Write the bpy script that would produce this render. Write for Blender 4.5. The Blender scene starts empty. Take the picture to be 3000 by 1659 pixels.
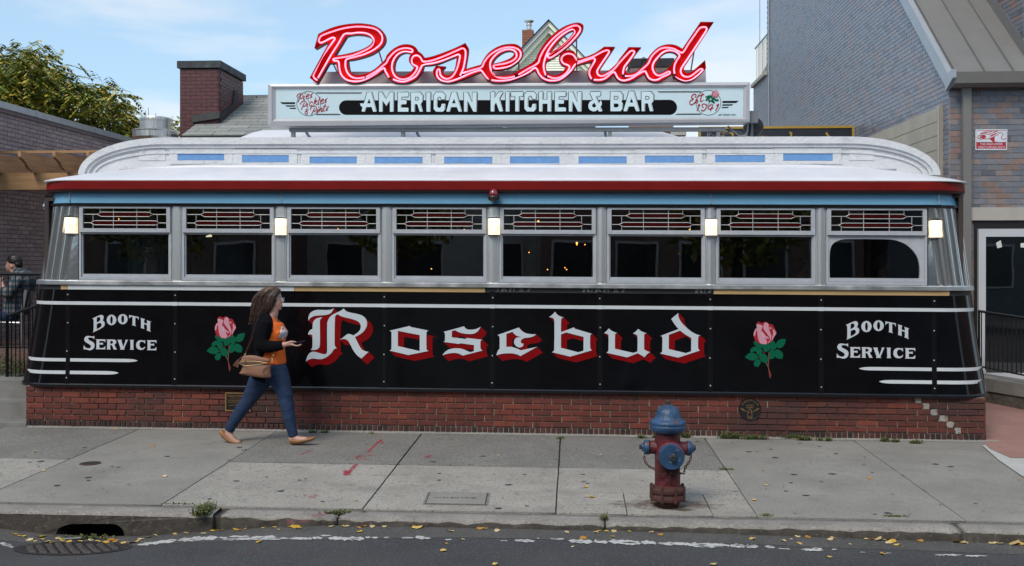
import bpy, bmesh, math, random
from mathutils import Vector, Matrix, noise as mnoise
random.seed(7)
R = math.radians
sc = bpy.context.scene
C = sc.collection

# ---------------------------------------------------------------- camera
FPX, HOR, TH = 3016.0, 768.0, R(3.36)        # focal length and horizon in photo pixels, yaw against the facade
CAM = Vector((0.0, -11.36, 1.90))
cd = bpy.data.cameras.new('camera'); cam = bpy.data.objects.new('camera', cd); C.objects.link(cam)
cam.location = CAM; cam.rotation_euler = (R(90), 0, TH)
cd.sensor_width = 36.0; cd.lens = 36.0*FPX/3000.0; cd.shift_y = -(829.5-HOR)/3000.0
cd.clip_start = 0.05; cd.clip_end = 2000
sc.camera = cam
sc.render.resolution_x, sc.render.resolution_y = 1024, 566
sc.render.engine = 'CYCLES'
sc.cycles.use_denoising = True
sc.cycles.max_bounces = 7; sc.cycles.transparent_max_bounces = 12; sc.cycles.caustics_reflective = False; sc.cycles.caustics_refractive = False
sc.view_settings.view_transform = 'Standard'; sc.view_settings.look = 'None'; sc.view_settings.gamma = 1.0
sc.view_settings.use_curve_mapping = False
sc.view_settings.exposure = 0.80

# ---------------------------------------------------------------- sky and sun
SUN_AZ, SUN_EL = R(205), R(48)      # azimuth from +Y clockwise: behind the camera, to the left
w = bpy.data.worlds.new('World'); sc.world = w; w.use_nodes = True
nt = w.node_tree; nt.nodes.clear()
def wn(t, **k):
    n = nt.nodes.new(t)
    for a, b in k.items(): setattr(n, a, b)
    return n
out = wn('ShaderNodeOutputWorld'); bg = wn('ShaderNodeBackground'); bg.inputs['Strength'].default_value = 0.125
sky = wn('ShaderNodeTexSky', sky_type='NISHITA', sun_disc=False, sun_elevation=SUN_EL, sun_rotation=SUN_AZ, altitude=20.0, air_density=1.15, dust_density=0.35, ozone_density=1.6)
tc = wn('ShaderNodeTexCoord'); mp = wn('ShaderNodeMapping'); mp.inputs['Scale'].default_value = (1.5, 1.5, 6.0); mp.inputs['Location'].default_value = (7.7, 3.2, 1.7)
nz = wn('ShaderNodeTexNoise'); nz.inputs['Scale'].default_value = 2.1; nz.inputs['Detail'].default_value = 7; nz.inputs['Roughness'].default_value = 0.52; nz.inputs['Distortion'].default_value = 0.35
rp = wn('ShaderNodeValToRGB'); rp.color_ramp.elements[0].position = 0.45; rp.color_ramp.elements[0].color = (0.20, 0.20, 0.20, 1); rp.color_ramp.elements[1].position = 0.72; rp.color_ramp.elements[1].color = (1, 1, 1, 1)
mx = wn('ShaderNodeMix', data_type='RGBA'); mx.inputs['B'].default_value = (4.3, 4.4, 4.5, 1)
L = nt.links
vm = wn('ShaderNodeVectorMath', operation='MULTIPLY_ADD'); vm.inputs[1].default_value = (1, 1, 0.85); vm.inputs[2].default_value = (0, 0, 0.16); vn = wn('ShaderNodeVectorMath', operation='NORMALIZE')
L.new(tc.outputs['Generated'], vm.inputs[0]); L.new(vm.outputs['Vector'], vn.inputs[0]); L.new(vn.outputs['Vector'], sky.inputs['Vector'])   # hazeless autumn air: no yellow at the skyline
L.new(tc.outputs['Generated'], mp.inputs['Vector']); L.new(mp.outputs['Vector'], nz.inputs['Vector']); L.new(nz.outputs['Fac'], rp.inputs['Fac'])
L.new(rp.outputs['Color'], mx.inputs['Factor']); tn = wn('ShaderNodeMix', data_type='RGBA', blend_type='MULTIPLY'); tn.inputs['Factor'].default_value = 1; tn.inputs['B'].default_value = (0.92, 1.05, 0.99, 1); L.new(sky.outputs['Color'], tn.inputs['A']); L.new(tn.outputs['Result'], mx.inputs['A']); L.new(mx.outputs['Result'], bg.inputs['Color']); L.new(bg.outputs['Background'], out.inputs['Surface'])
sd = bpy.data.lights.new('sun', 'SUN'); sd.energy = 1.45; sd.angle = R(26); sd.color = (1.0, 0.90, 0.78)
so = bpy.data.objects.new('sun', sd); C.objects.link(so)
sdir = Vector((math.sin(SUN_AZ)*math.cos(SUN_EL), math.cos(SUN_AZ)*math.cos(SUN_EL), math.sin(SUN_EL)))
so.rotation_euler = sdir.to_track_quat('Z', 'Y').to_euler(); so.location = sdir*60

# ---------------------------------------------------------------- measuring helpers (photo pixel + known distance -> metres)
FW = Vector((-math.sin(TH), math.cos(TH), 0)); RT = Vector((math.cos(TH), math.sin(TH), 0)); UP = Vector((0, 0, 1))
def ray(px, py): return FW + RT*((px-1500.0)/FPX) + UP*(-(py-HOR)/FPX)
def P(px, py, Y):
    d = ray(px, py); return CAM + d*((Y-CAM.y)/d.y)
def PX(px, py, X):
    d = ray(px, py); return CAM + d*((X-CAM.x)/d.x)
SLX = -0.0055                                 # the street falls gently to the right
def gz(x, y): return SLX*x + 0.020*min(y, 0) + GZ0
GZ0 = -0.012
def G(px, py, dz=0.0, a=None, by=0.020):
    d = ray(px, py); z0 = (GZ0 if a is None else a)+dz
    t = (z0 + SLX*CAM.x + by*CAM.y - CAM.z)/(d.z - SLX*d.x - by*d.y)
    return CAM + d*t

# ---------------------------------------------------------------- object helpers
WL = {}
def link(o, parent=None):
    C.objects.link(o)
    if parent is not None:
        o.parent = parent; o.matrix_parent_inverse = Matrix.Translation(-WL.get(parent.name, Vector((0, 0, 0))))
    return o
def thing(name, label, cat, loc=(0, 0, 0), group=None):
    o = bpy.data.objects.new(name, None); o.empty_display_size = 0.1; o.location = loc; C.objects.link(o); WL[o.name] = Vector(loc)
    return tag(o, label, cat, group)
def tag(o, label, cat, group=None, kind=None):
    o['label'] = label
    if cat: o['category'] = cat
    if group: o['group'] = group
    if kind: o['kind'] = kind
    return o
def part_empty(name, parent):
    o = bpy.data.objects.new(name, None); o.empty_display_size = 0.1; return link(o, parent)
def me_obj(name, verts, faces, m, parent=None, smooth=False):
    me = bpy.data.meshes.new(name); me.from_pydata([tuple(v) for v in verts], [], faces); me.update()
    if m: me.materials.append(m)
    if smooth: me.shade_smooth()
    return link(bpy.data.objects.new(name, me), parent)
class MB:
    def __init__(s): s.v = []; s.f = []
    def add(s, vs, fs):
        n = len(s.v); s.v += [Vector(v) for v in vs]; s.f += [tuple(i+n for i in f) for f in fs]; return s
    def box(s, x0, x1, y0, y1, z0, z1):
        return s.add([(x0,y0,z0),(x1,y0,z0),(x1,y1,z0),(x0,y1,z0),(x0,y0,z1),(x1,y0,z1),(x1,y1,z1),(x0,y1,z1)],
                     [(0,3,2,1),(4,5,6,7),(0,1,5,4),(1,2,6,5),(2,3,7,6),(3,0,4,7)])
    def hexa(s, p):   # 8 corners, bottom ring then top ring
        return s.add(p, [(0,3,2,1),(4,5,6,7),(0,1,5,4),(1,2,6,5),(2,3,7,6),(3,0,4,7)])
    def slab(s, pts, d):   # polygon (world points) pushed along vector d
        n = len(pts); d = Vector(d)
        return s.add([Vector(p) for p in pts]+[Vector(p)+d for p in pts], [tuple(range(n))[::-1], tuple(range(n, 2*n))]+[(i, (i+1) % n, n+(i+1) % n, n+i) for i in range(n)])
    def tube(s, pts, r, n=8, cap=True, closed=False, sx=1.0):
        pts = [Vector(p) for p in pts]; m = len(pts); base = len(s.v); up = None
        for i, p in enumerate(pts):
            a = pts[(i-1) % m] if (i > 0 or closed) else p; b = pts[(i+1) % m] if (i < m-1 or closed) else p
            t = (b-a); t = t.normalized() if t.length > 1e-9 else Vector((0, 0, 1))
            if up is None: up = Vector((0, -1, 0)) if abs(t.y) < 0.9 else Vector((0, 0, 1))
            u = (up - t*up.dot(t)); u = u.normalized() if u.length > 1e-6 else t.orthogonal().normalized()
            up = u; v = t.cross(u); rr = r[i] if isinstance(r, (list, tuple)) else r
            for k in range(n):
                a2 = 2*math.pi*k/n; s.v.append(p + u*(math.cos(a2)*rr) + v*(math.sin(a2)*rr*sx))
        for i in range(m if closed else m-1):
            j = (i+1) % m
            for k in range(n): s.f.append((base+i*n+k, base+i*n+(k+1) % n, base+j*n+(k+1) % n, base+j*n+k))
        if cap and not closed:
            s.f.append(tuple(base+k for k in range(n))[::-1]); s.f.append(tuple(base+(m-1)*n+k for k in range(n)))
        return s
    def lathe(s, prof, c, axis='z', n=24, cap=True):
        c = Vector(c); base = len(s.v)
        for r, h in prof:
            for k in range(n):
                a = 2*math.pi*k/n; x, y = math.cos(a)*r, math.sin(a)*r
                s.v.append(c + (Vector((x, y, h)) if axis == 'z' else Vector((x, h, -y)) if axis == 'y' else Vector((h, x, y))))
        for i in range(len(prof)-1):
            for k in range(n): s.f.append((base+i*n+k, base+i*n+(k+1) % n, base+(i+1)*n+(k+1) % n, base+(i+1)*n+k))
        if cap: s.f.append(tuple(base+k for k in range(n))[::-1]); s.f.append(tuple(base+(len(prof)-1)*n+k for k in range(n)))
        return s
    def loft(s, rings, cap=True, closed=True):
        n = len(rings[0]); base = len(s.v)
        for r in rings: s.v += [Vector(p) for p in r]
        for i in range(len(rings)-1):
            for k in range(n if closed else n-1): s.f.append((base+i*n+k, base+i*n+(k+1) % n, base+(i+1)*n+(k+1) % n, base+(i+1)*n+k))
        if cap: s.f.append(tuple(base+k for k in range(n))[::-1]); s.f.append(tuple(base+(len(rings)-1)*n+k for k in range(n)))
        return s
    def build(s, name, m, parent=None, smooth=False): return me_obj(name, s.v, s.f, m, parent, smooth)
def box(name, m, parent, *a): return MB().box(*a).build(name, m, parent)

def loop(pts, k=5, closed=True):
    """points (x,y) smooth, (x,y,1) corner -> sampled outline"""
    n = len(pts); o = []
    for i in range(n if closed else n-1):
        p0, p1, p2, p3 = pts[(i-1) % n], pts[i], pts[(i+1) % n], pts[(i+2) % n]
        if not closed:
            if i == 0: p0 = p1
            if i == n-2: p3 = p2
        c1, c2 = len(p1) > 2, len(p2) > 2
        a, b = Vector(p1[:2]), Vector(p2[:2])
        if c1 and c2: o.append(a); continue
        l = (b-a).length
        def tan(q0, q1, q2):
            d = Vector(q2[:2])-Vector(q0[:2]); return d.normalized()*l if d.length > 1e-9 else Vector((0, 0))
        t1 = tan(p0, p1, p2) if not c1 else None; t2 = tan(p1, p2, p3) if not c2 else None
        if t1 is None: t1 = (b-a)*1.5-t2*0.5
        if t2 is None: t2 = (b-a)*1.5-t1*0.5
        for j in range(k):
            t = j/k; t_2, t_3 = t*t, t*t*t
            o.append(a*(2*t_3-3*t_2+1)+t1*(t_3-2*t_2+t)+b*(-2*t_3+3*t_2)+t2*(t_3-t_2))
    if not closed: o.append(Vector(pts[-1][:2]))
    return o
TS = bpy.data.scenes.new('scratch')
def evaled(ob):
    TS.collection.objects.link(ob); vl = TS.view_layers[0]; vl.update(); me = bpy.data.meshes.new_from_object(ob.evaluated_get(vl.depsgraph)); TS.collection.objects.unlink(ob); return me
def fill(loops, depth, to3):
    """outline loops (2d, even-odd) -> solid plate; to3(u, v, w) maps to world, w in 0 (front) .. depth"""
    cu = bpy.data.curves.new('tmp', 'CURVE'); cu.dimensions = '2D'; cu.fill_mode = 'BOTH' if depth > 0 else 'FRONT'; cu.extrude = depth/2 if depth > 0 else 0
    for lp in loops:
        sp = cu.splines.new('POLY'); sp.points.add(len(lp)-1); sp.use_cyclic_u = True
        for q, p in zip(sp.points, lp): q.co = (p[0], p[1], 0, 1)
    ob = bpy.data.objects.new('tmp', cu); me = evaled(ob)
    vs = [to3(v.co.x, v.co.y, depth/2-v.co.z) for v in me.vertices]; fs = [tuple(p.vertices) for p in me.polygons]
    bpy.data.objects.remove(ob); bpy.data.curves.remove(cu); bpy.data.meshes.remove(me)
    return vs, fs
def plate(name, loops_px, Y, d, m, parent, lo=0.0):
    """flat cut-out traced on a plane facing the street: front face at Y-lo-d, back at Y-lo"""
    ls = [[(q.x, q.z) for q in (P(p[0], p[1], Y) for p in lp)] for lp in loops_px]
    vs, fs = fill(ls, d, lambda u, v, w: Vector((u, Y-lo-d+w, v)))
    return me_obj(name, vs, fs, m, parent)
def ribbon(name, lines_px, wpx, Y, d, m, parent, closed=False, lo=0.0):
    mb = MB()
    for i, ln in enumerate(lines_px):
        q = [P(p[0], p[1], Y) for p in ln]; q = [Vector((a.x, a.z)) for a in q]; n = len(q); hw = wpx*0.5*(11.4+Y)/FPX
        A, B = [], []
        for j in range(n):
            a = q[(j-1) % n] if closed or j else q[j]; b = q[(j+1) % n] if closed or j < n-1 else q[j]
            t = (b-a); t = t.normalized() if t.length > 0 else Vector((1, 0)); nn = Vector((-t.y, t.x))*hw
            A.append(q[j]+nn); B.append(q[j]-nn)
        y = Y-lo-d-i*2e-5
        vs = [(a.x, y, a.y) for a in A]+[(b.x, y, b.y) for b in B]
        mb.add(vs, [(j, (j+1) % n, n+(j+1) % n, n+j) for j in range(n if closed else n-1)])
    return mb.build(name, m, parent)
def text_mesh(name, s, size, loc, m, parent, rot=(R(90), 0, 0), ext=0.001, align='LEFT', sx=1.0, shear=0.0):
    cu = bpy.data.curves.new('t', 'FONT'); cu.body = s; cu.size = size; cu.extrude = ext; cu.align_x = align; cu.shear = shear
    ob = bpy.data.objects.new('t', cu); me = evaled(ob)
    bpy.data.objects.remove(ob); bpy.data.curves.remove(cu)
    mt = Matrix.Translation(Vector(loc)) @ (Matrix.Rotation(rot[2], 4, 'Z') @ Matrix.Rotation(rot[0], 4, 'X') @ Matrix.Diagonal((sx, 1, 1, 1)))
    me.transform(mt); me.materials.clear(); me.materials.append(m)
    o = bpy.data.objects.new(name, me); return link(o, parent)
def modded(o, *mods):
    for t, k in mods:
        md = o.modifiers.new(t, t)
        for a, b in k.items(): setattr(md, a, b)
    par, inv = o.parent, o.matrix_parent_inverse.copy(); o.parent = None; me = evaled(o); o.parent = par; o.matrix_parent_inverse = inv
    o.modifiers.clear(); old = o.data; o.data = me; bpy.data.meshes.remove(old); return o

# ---------------------------------------------------------------- materials
MT = {}
def mat(name, col, rough=0.6, metal=0.0, var=0.12, vs=4.0, bump=0.0, bs=60.0, spec=0.5, coat=0.0, pal=None, isl=False, spots=None, emit=None, aniso=None, stretch=None, sheen=0, rvar=0.0, blotch=None):
    m = bpy.data.materials.new(name); m.use_nodes = True; t = m.node_tree; n = t.nodes; l = t.links; b = n['Principled BSDF']; MT[name] = m
    b.inputs['Roughness'].default_value = rough; b.inputs['Metallic'].default_value = metal; b.inputs['Specular IOR Level'].default_value = spec
    b.inputs['Coat Weight'].default_value = coat; b.inputs['Coat Roughness'].default_value = 0.06
    if sheen: b.inputs['Sheen Weight'].default_value = sheen
    geo = n.new('ShaderNodeNewGeometry'); vec = geo.outputs['Position']
    if stretch:
        mpn = n.new('ShaderNodeMapping'); mpn.inputs['Scale'].default_value = stretch; l.new(vec, mpn.inputs['Vector']); vec = mpn.outputs['Vector']
    src = None
    if pal:
        cr = n.new('ShaderNodeValToRGB'); cr.color_ramp.interpolation = 'CONSTANT'
        while len(cr.color_ramp.elements) < len(pal): cr.color_ramp.elements.new(0.5)
        for i, (e, c) in enumerate(zip(cr.color_ramp.elements, pal)): e.position = i/len(pal); e.color = (*c, 1)
        if isl: l.new(geo.outputs['Random Per Island'], cr.inputs['Fac'])
        else:
            oi = n.new('ShaderNodeObjectInfo'); l.new(oi.outputs['Random'], cr.inputs['Fac'])
        src = cr.outputs['Color']
    nz = n.new('ShaderNodeTexNoise'); nz.inputs['Scale'].default_value = vs; nz.inputs['Detail'].default_value = 5; nz.inputs['Roughness'].default_value = 0.6; l.new(vec, nz.inputs['Vector'])
    mr = n.new('ShaderNodeMapRange'); mr.inputs['From Min'].default_value = 0.3; mr.inputs['From Max'].default_value = 0.7; mr.inputs['To Min'].default_value = 1-var; mr.inputs['To Max'].default_value = 1+var; l.new(nz.outputs['Fac'], mr.inputs['Value'])
    mul = n.new('ShaderNodeMix'); mul.data_type = 'RGBA'; mul.blend_type = 'MULTIPLY'; mul.inputs['Factor'].default_value = 1.0
    mul.inputs['A'].default_value = (*col, 1)
    if src: l.new(src, mul.inputs['A'])
    l.new(mr.outputs['Result'], mul.inputs['B']); cur = mul.outputs['Result']
    def over(scale, lo, hi, c, detail=3, amount=1.0, st=None):
        nonlocal cur
        q = n.new('ShaderNodeTexNoise'); q.inputs['Scale'].default_value = scale; q.inputs['Detail'].default_value = detail
        v2 = geo.outputs['Position']
        if st:
            m2 = n.new('ShaderNodeMapping'); m2.inputs['Scale'].default_value = st; l.new(v2, m2.inputs['Vector']); v2 = m2.outputs['Vector']
        l.new(v2, q.inputs['Vector'])
        r = n.new('ShaderNodeMapRange'); r.inputs['From Min'].default_value = lo; r.inputs['From Max'].default_value = hi; r.inputs['To Max'].default_value = amount; l.new(q.outputs['Fac'], r.inputs['Value'])
        x = n.new('ShaderNodeMix'); x.data_type = 'RGBA'; x.inputs['B'].default_value = (*c, 1); l.new(r.outputs['Result'], x.inputs['Factor']); l.new(cur, x.inputs['A']); cur = x.outputs['Result']
    for s in (spots or []): over(*s)
    l.new(cur, b.inputs['Base Color'])
    if rvar:
        r = n.new('ShaderNodeMapRange'); r.inputs['From Min'].default_value = 0.3; r.inputs['From Max'].default_value = 0.7; r.inputs['To Min'].default_value = max(0.02, rough-rvar); r.inputs['To Max'].default_value = min(1, rough+rvar); l.new(nz.outputs['Fac'], r.inputs['Value']); l.new(r.outputs['Result'], b.inputs['Roughness'])
    if bump:
        q = n.new('ShaderNodeTexNoise'); q.inputs['Scale'].default_value = bs; q.inputs['Detail'].default_value = 4; l.new(vec, q.inputs['Vector'])
        bn = n.new('ShaderNodeBump'); bn.inputs['Strength'].default_value = min(1.0, bump); bn.inputs['Distance'].default_value = 0.01*max(1.0, bump); l.new(q.outputs['Fac'], bn.inputs['Height']); l.new(bn.outputs['Normal'], b.inputs['Normal'])
    if emit: b.inputs['Emission Color'].default_value = (*emit[0], 1); b.inputs['Emission Strength'].default_value = emit[1]
    return m
def srgb(r, g, b):
    f = lambda c: (c/255/12.92) if c/255 <= 0.04045 else ((c/255+0.055)/1.055)**2.4
    return (f(r), f(g), f(b))

# masonry
mat('base_brick', (0.2184,0.0546,0.03168), 0.75, pal=[(0.1532,0.03156,0.01975),(0.1253,0.02599,0.01705),(0.1717,0.03898,0.02154),(0.1068,0.0232,0.01616),(0.1392,0.03156,0.02065),(0.1021,0.02599,0.01885)], var=0.2, vs=9, bump=0.4, bs=120,
    spots=[(1.1, 0.50, 0.66, (0.042,0.020,0.018), 6, 0.8, (0.7,1,1.6)), (14, 0.60, 0.68, (0.02,0.015,0.015), 3, 0.7)])
mat('header_brick', (0.06, 0.02, 0.016), 0.7, pal=[(0.065,0.022,0.018),(0.05,0.018,0.015),(0.035,0.015,0.013),(0.08,0.027,0.021),(0.026,0.013,0.013)], var=0.25, vs=9, bump=0.4, bs=120)
mat('base_mortar', (0.4131,0.3672,0.2869), 0.95, var=0.25, vs=6, bump=0.5, bs=90, spots=[(0.7, 0.52, 0.62, (0.05,0.04,0.035), 5, 0.85, (1,1,2.5))])
mat('plum_brick', (0.29,0.261,0.2755), 0.8, pal=[(0.3117,0.2537,0.2682),(0.2755,0.2248,0.2392),(0.3407,0.2828,0.29),(0.29,0.2392,0.261)], isl=True, var=0.12, vs=6, bump=0.5, bs=70)
mat('plum_brick_single', (0.29,0.261,0.2755), 0.8, pal=[(0.3117,0.2537,0.2682),(0.2755,0.2248,0.2392),(0.3407,0.2828,0.29),(0.29,0.2392,0.261)], var=0.12, vs=6, bump=0.5, bs=70)
mat('plum_mortar', (0.14,0.119,0.126), 0.9, var=0.2, vs=8)
BLUEPAL = [(0.151,0.162,0.193),(0.186,0.184,0.209),(0.243,0.162,0.141),(0.134,0.151,0.183),(0.203,0.184,0.198),(0.22,0.146,0.125),(0.105,0.106,0.13),(0.174,0.173,0.193),(0.232,0.184,0.172)]
mat('blue_brick', (0.224,0.224,0.28), 0.42, pal=BLUEPAL, isl=True, var=0.15, vs=10, bump=0.25, bs=80, spec=0.7)
mat('blue_brick_single', (0.224,0.224,0.28), 0.42, pal=BLUEPAL, var=0.15, vs=10, bump=0.25, bs=80, spec=0.7)
SIDE_SKYPAL = [(0.183,0.198,0.248),(0.203,0.21,0.254),(0.23,0.198,0.218),(0.165,0.186,0.236),(0.195,0.201,0.236),(0.242,0.195,0.201),(0.136,0.147,0.189),(0.212,0.212,0.242)]  # side wall's sky reflection put into lighter, bluer brick colours
mat('side_brick', (0.2,0.2,0.25), 0.36, pal=SIDE_SKYPAL, isl=True, var=0.12, vs=10, bump=0.25, bs=80, spec=0.8)
mat('side_brick_single', (0.2,0.2,0.25), 0.36, pal=SIDE_SKYPAL, var=0.12, vs=10, bump=0.25, bs=80, spec=0.8)
mat('patio_paver', (0.13,0.075,0.062), 0.9, var=0.2, vs=5)
mat('blue_mortar', (0.30, 0.28, 0.25), 0.9, var=0.1)
mat('concrete_block', (0.40, 0.36, 0.29), 0.85, var=0.12, vs=2, bump=0.3, bs=60, spots=[(1.2, 0.5, 0.8, (0.28,0.26,0.22), 4, 0.5, (4,4,0.5))])
mat('block_joint', (0.30, 0.27, 0.22), 0.9)
mat('chimney_brick', (0.084,0.0144,0.0156), 0.55, pal=[(0.078,0.01344,0.01352),(0.069,0.01152,0.01196),(0.08696,0.01632,0.0156),(0.072,0.01296,0.01404)], var=0.15, vs=7, bump=0.5, bs=90, spec=0.6)
mat('chimney_mortar', (0.063,0.014,0.014), 0.6, var=0.2)
mat('orange_brick', (0.25,0.1,0.06), 0.85, pal=[(0.26,0.09,0.05),(0.20,0.075,0.045),(0.30,0.12,0.07),(0.17,0.07,0.05)], isl=True, var=0.2)
mat('pale_mortar', (0.42,0.36,0.28), 0.9)
mat('tar', (0.018,0.019,0.021), 0.7, var=0.4, vs=9, bump=0.8, bs=30)
mat('cap_stone', (0.045,0.05,0.055), 0.8, var=0.3, vs=8, bump=0.6, bs=40, spots=[(5,0.5,0.75,(0.2,0.22,0.24),4,0.4)])
mat('shingle', (0.27,0.27,0.2565), 0.9, pal=[(0.2565,0.2633,0.243),(0.2903,0.297,0.2767),(0.2295,0.2362,0.2228),(0.27,0.2835,0.2565)], var=0.15, vs=14, bump=0.5, bs=300)
mat('shingle_gap', (0.03,0.03,0.03), 0.9)
# metals and paints
mat('steel', (0.80,0.80,0.78), 0.40, 1.0, var=0.02, vs=1.0)
mat('steel_flute', (0.82,0.82,0.80), 0.24, 1.0, var=0.02, vs=1.0)
mat('steel_dull', (0.575,0.5813,0.575), 0.42, 0.9, var=0.18, vs=5, rvar=0.1)
mat('galv', (0.44,0.46,0.47), 0.5, 0.75, var=0.15, vs=5)
mat('fan_metal', (0.55,0.54,0.50), 0.35, 0.9, var=0.2, vs=5, stretch=(8,8,0.7), rvar=0.12)
mat('white_roof', (0.64,0.645,0.675), 0.38, var=0.07, vs=1.6, bump=0.5, bs=9, spec=0.5, spots=[(2.2,0.54,0.74,(0.52,0.525,0.55),6,0.6,(0.6,1.6,1)),(20,0.68,0.75,(0.74,0.75,0.78),3,0.5)])
mat('white_moulding', (0.6272,0.6384,0.6496), 0.45, var=0.07, vs=5, bump=0.9, bs=26, spots=[(9,0.58,0.75,(0.40,0.41,0.42),4,0.5)])
mat('blue_pane_paint', (0.13,0.29,0.57), 0.5, var=0.1, vs=14, bump=0.3, bs=40)
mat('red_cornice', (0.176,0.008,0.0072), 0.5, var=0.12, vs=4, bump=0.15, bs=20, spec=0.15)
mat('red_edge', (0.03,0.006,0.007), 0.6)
mat('blue_band', (0.15,0.37,0.55), 0.38, var=0.06, vs=3, spots=[(40,0.70,0.78,(0.35,0.45,0.5),2,0.5)])
mat('black_trim', (0.006,0.006,0.008), 0.22, spec=0.5)
mat('enamel', (0.0035,0.0035,0.0045), 0.10, spec=0.42, var=0.3, rvar=0.03, bump=0.06, bs=1.6, spots=[(7,0.70,0.82,(0.02,0.02,0.024),6,0.5)])
mat('enamel_strip', (0.006,0.006,0.007), 0.2, spec=0.4)
mat('stripe_white', (0.56,0.59,0.61), 0.45, var=0.05, vs=5)
mat('letter_white', (0.50,0.56,0.60), 0.5, var=0.04)
mat('letter_red', (0.1901,0.001728,0.003024), 0.5, spec=0.1, var=0.05)
mat('letter_edge_red', (0.12,0.01,0.02), 0.5)
mat('rose_pink', (0.56,0.26,0.33), 0.5, var=0.04)
mat('rose_red', (0.33,0.006,0.012), 0.5)
mat('rose_green', (0.003,0.10,0.05), 0.5, var=0.05, spec=0.1)
mat('rose_stem', (0.20,0.05,0.03), 0.5)
mat('frame_silver', (0.4036,0.4248,0.4567), 0.42, var=0.08, vs=6, bump=0.45, bs=30, spec=0.5)
mat('came', (0.51,0.51,0.51), 0.5, 0.5)
mat('timber_pale', (0.46,0.31,0.14), 0.75, var=0.2, vs=3, stretch=(0.6,6,14), bump=0.2, spots=[(7,0.7,0.76,(0.2,0.1,0.04),2,0.8)])
mat('timber_cedar', (0.4305,0.2398,0.1184), 0.75, var=0.25, vs=2.5, stretch=(5,0.8,9), bump=0.2, spots=[(5,0.7,0.78,(0.12,0.06,0.03),2,0.7)])
mat('timber_cedar_beam', (0.3672,0.2125,0.09688), 0.75, var=0.2, vs=2.5, stretch=(0.7,5,9), bump=0.2)
mat('membrane', (0.02,0.021,0.022), 0.6)
mat('membrane_print', (0.17,0.19,0.18), 0.6)
mat('screw', (0.6,0.6,0.58), 0.4, 0.8)
mat('sign_frame', (0.46,0.46,0.48), 0.4, 0.2, var=0.05)
mat('raceway', (0.62,0.60,0.62), 0.5, var=0.05)
mat('sign_frame_dark', (0.19,0.205,0.215), 0.5, 0.4, var=0.15, vs=5)
mat('sign_face', (0.5691,0.7144,0.7573), 0.3, var=0.03)
mat('sign_letter', (0.6048,0.7607,0.7985), 0.35, var=0.02)
mat('sign_black', (0.004,0.004,0.005), 0.5, spec=0.1)
mat('sign_mauve', (0.22,0.10,0.13), 0.5)
mat('sign_red', (0.36,0.004,0.012), 0.5, spec=0.1)
mat('channel_red', (0.56,0.003,0.005), 0.5, var=0.06, spec=0.1)
mat('channel_edge', (0.22,0.008,0.02), 0.5, spec=0.15)
mat('neon', (0.9,0.45,0.6), 0.3, var=0.0, emit=((1.0,0.26,0.38), 0.95))
mat('neon_end', (0.5,0.1,0.05), 0.3, emit=((1.0,0.18,0.03), 1.0))
mat('black_rubber', (0.012,0.012,0.013), 0.5)
mat('lamp_glow', (0.9,0.8,0.6), 0.4, var=0.0, emit=((1.0,0.82,0.56), 0.80))
mat('lamp_rib', (0.7,0.55,0.35), 0.4, var=0.0, emit=((1.0,0.62,0.30), 0.30))  # dimmer amber glow stands in for the shading between ribs
mat('lamp_chrome', (0.6,0.6,0.6), 0.2, 1.0)
mat('bulb', (1,0.5,0.2), 0.4, emit=((1.0,0.33,0.05), 4.0))
mat('beacon_red', (0.16,0.005,0.012), 0.12, coat=1.0)
mat('taupe_metal', (0.1757,0.1697,0.16), 0.45, 0.0, var=0.05, spec=0.5)
mat('taupe_metal_light', (0.34,0.37,0.40), 0.4, 0.2, var=0.05)
mat('coping_metal', (0.42,0.44,0.46), 0.4, 0.5, var=0.08)
mat('precast', (0.40,0.38,0.34), 0.8, var=0.08, vs=3, bump=0.2)
mat('siding', (0.9,0.9,0.7488), 0.7, var=0.05)
mat('siding_shadow', (0.30,0.29,0.25), 0.7)
mat('cream_trim', (0.9,0.9,0.7188), 0.6, var=0.05)
mat('grey_trim', (0.63,0.615,0.585), 0.6, var=0.05)
mat('gold_paint', (0.36,0.22,0.03), 0.5, var=0.1)
mat('sign_board_black', (0.02,0.022,0.026), 0.3, var=0.2)
mat('bronze', (0.38,0.24,0.10), 0.4, 0.6, var=0.2, vs=30)
mat('plaque_dark', (0.012,0.011,0.012), 0.45, 0.2)
mat('black_iron', (0.006,0.006,0.007), 0.35, var=0.2)
mat('door_white', (0.50,0.53,0.56), 0.4, var=0.04)
mat('door_dark', (0.014,0.011,0.011), 0.4)
mat('paper', (0.62,0.66,0.62), 0.8)
mat('sign_white', (0.62,0.68,0.74), 0.45)
mat('sign_warn_red', (0.42,0.025,0.035), 0.45)
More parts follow.
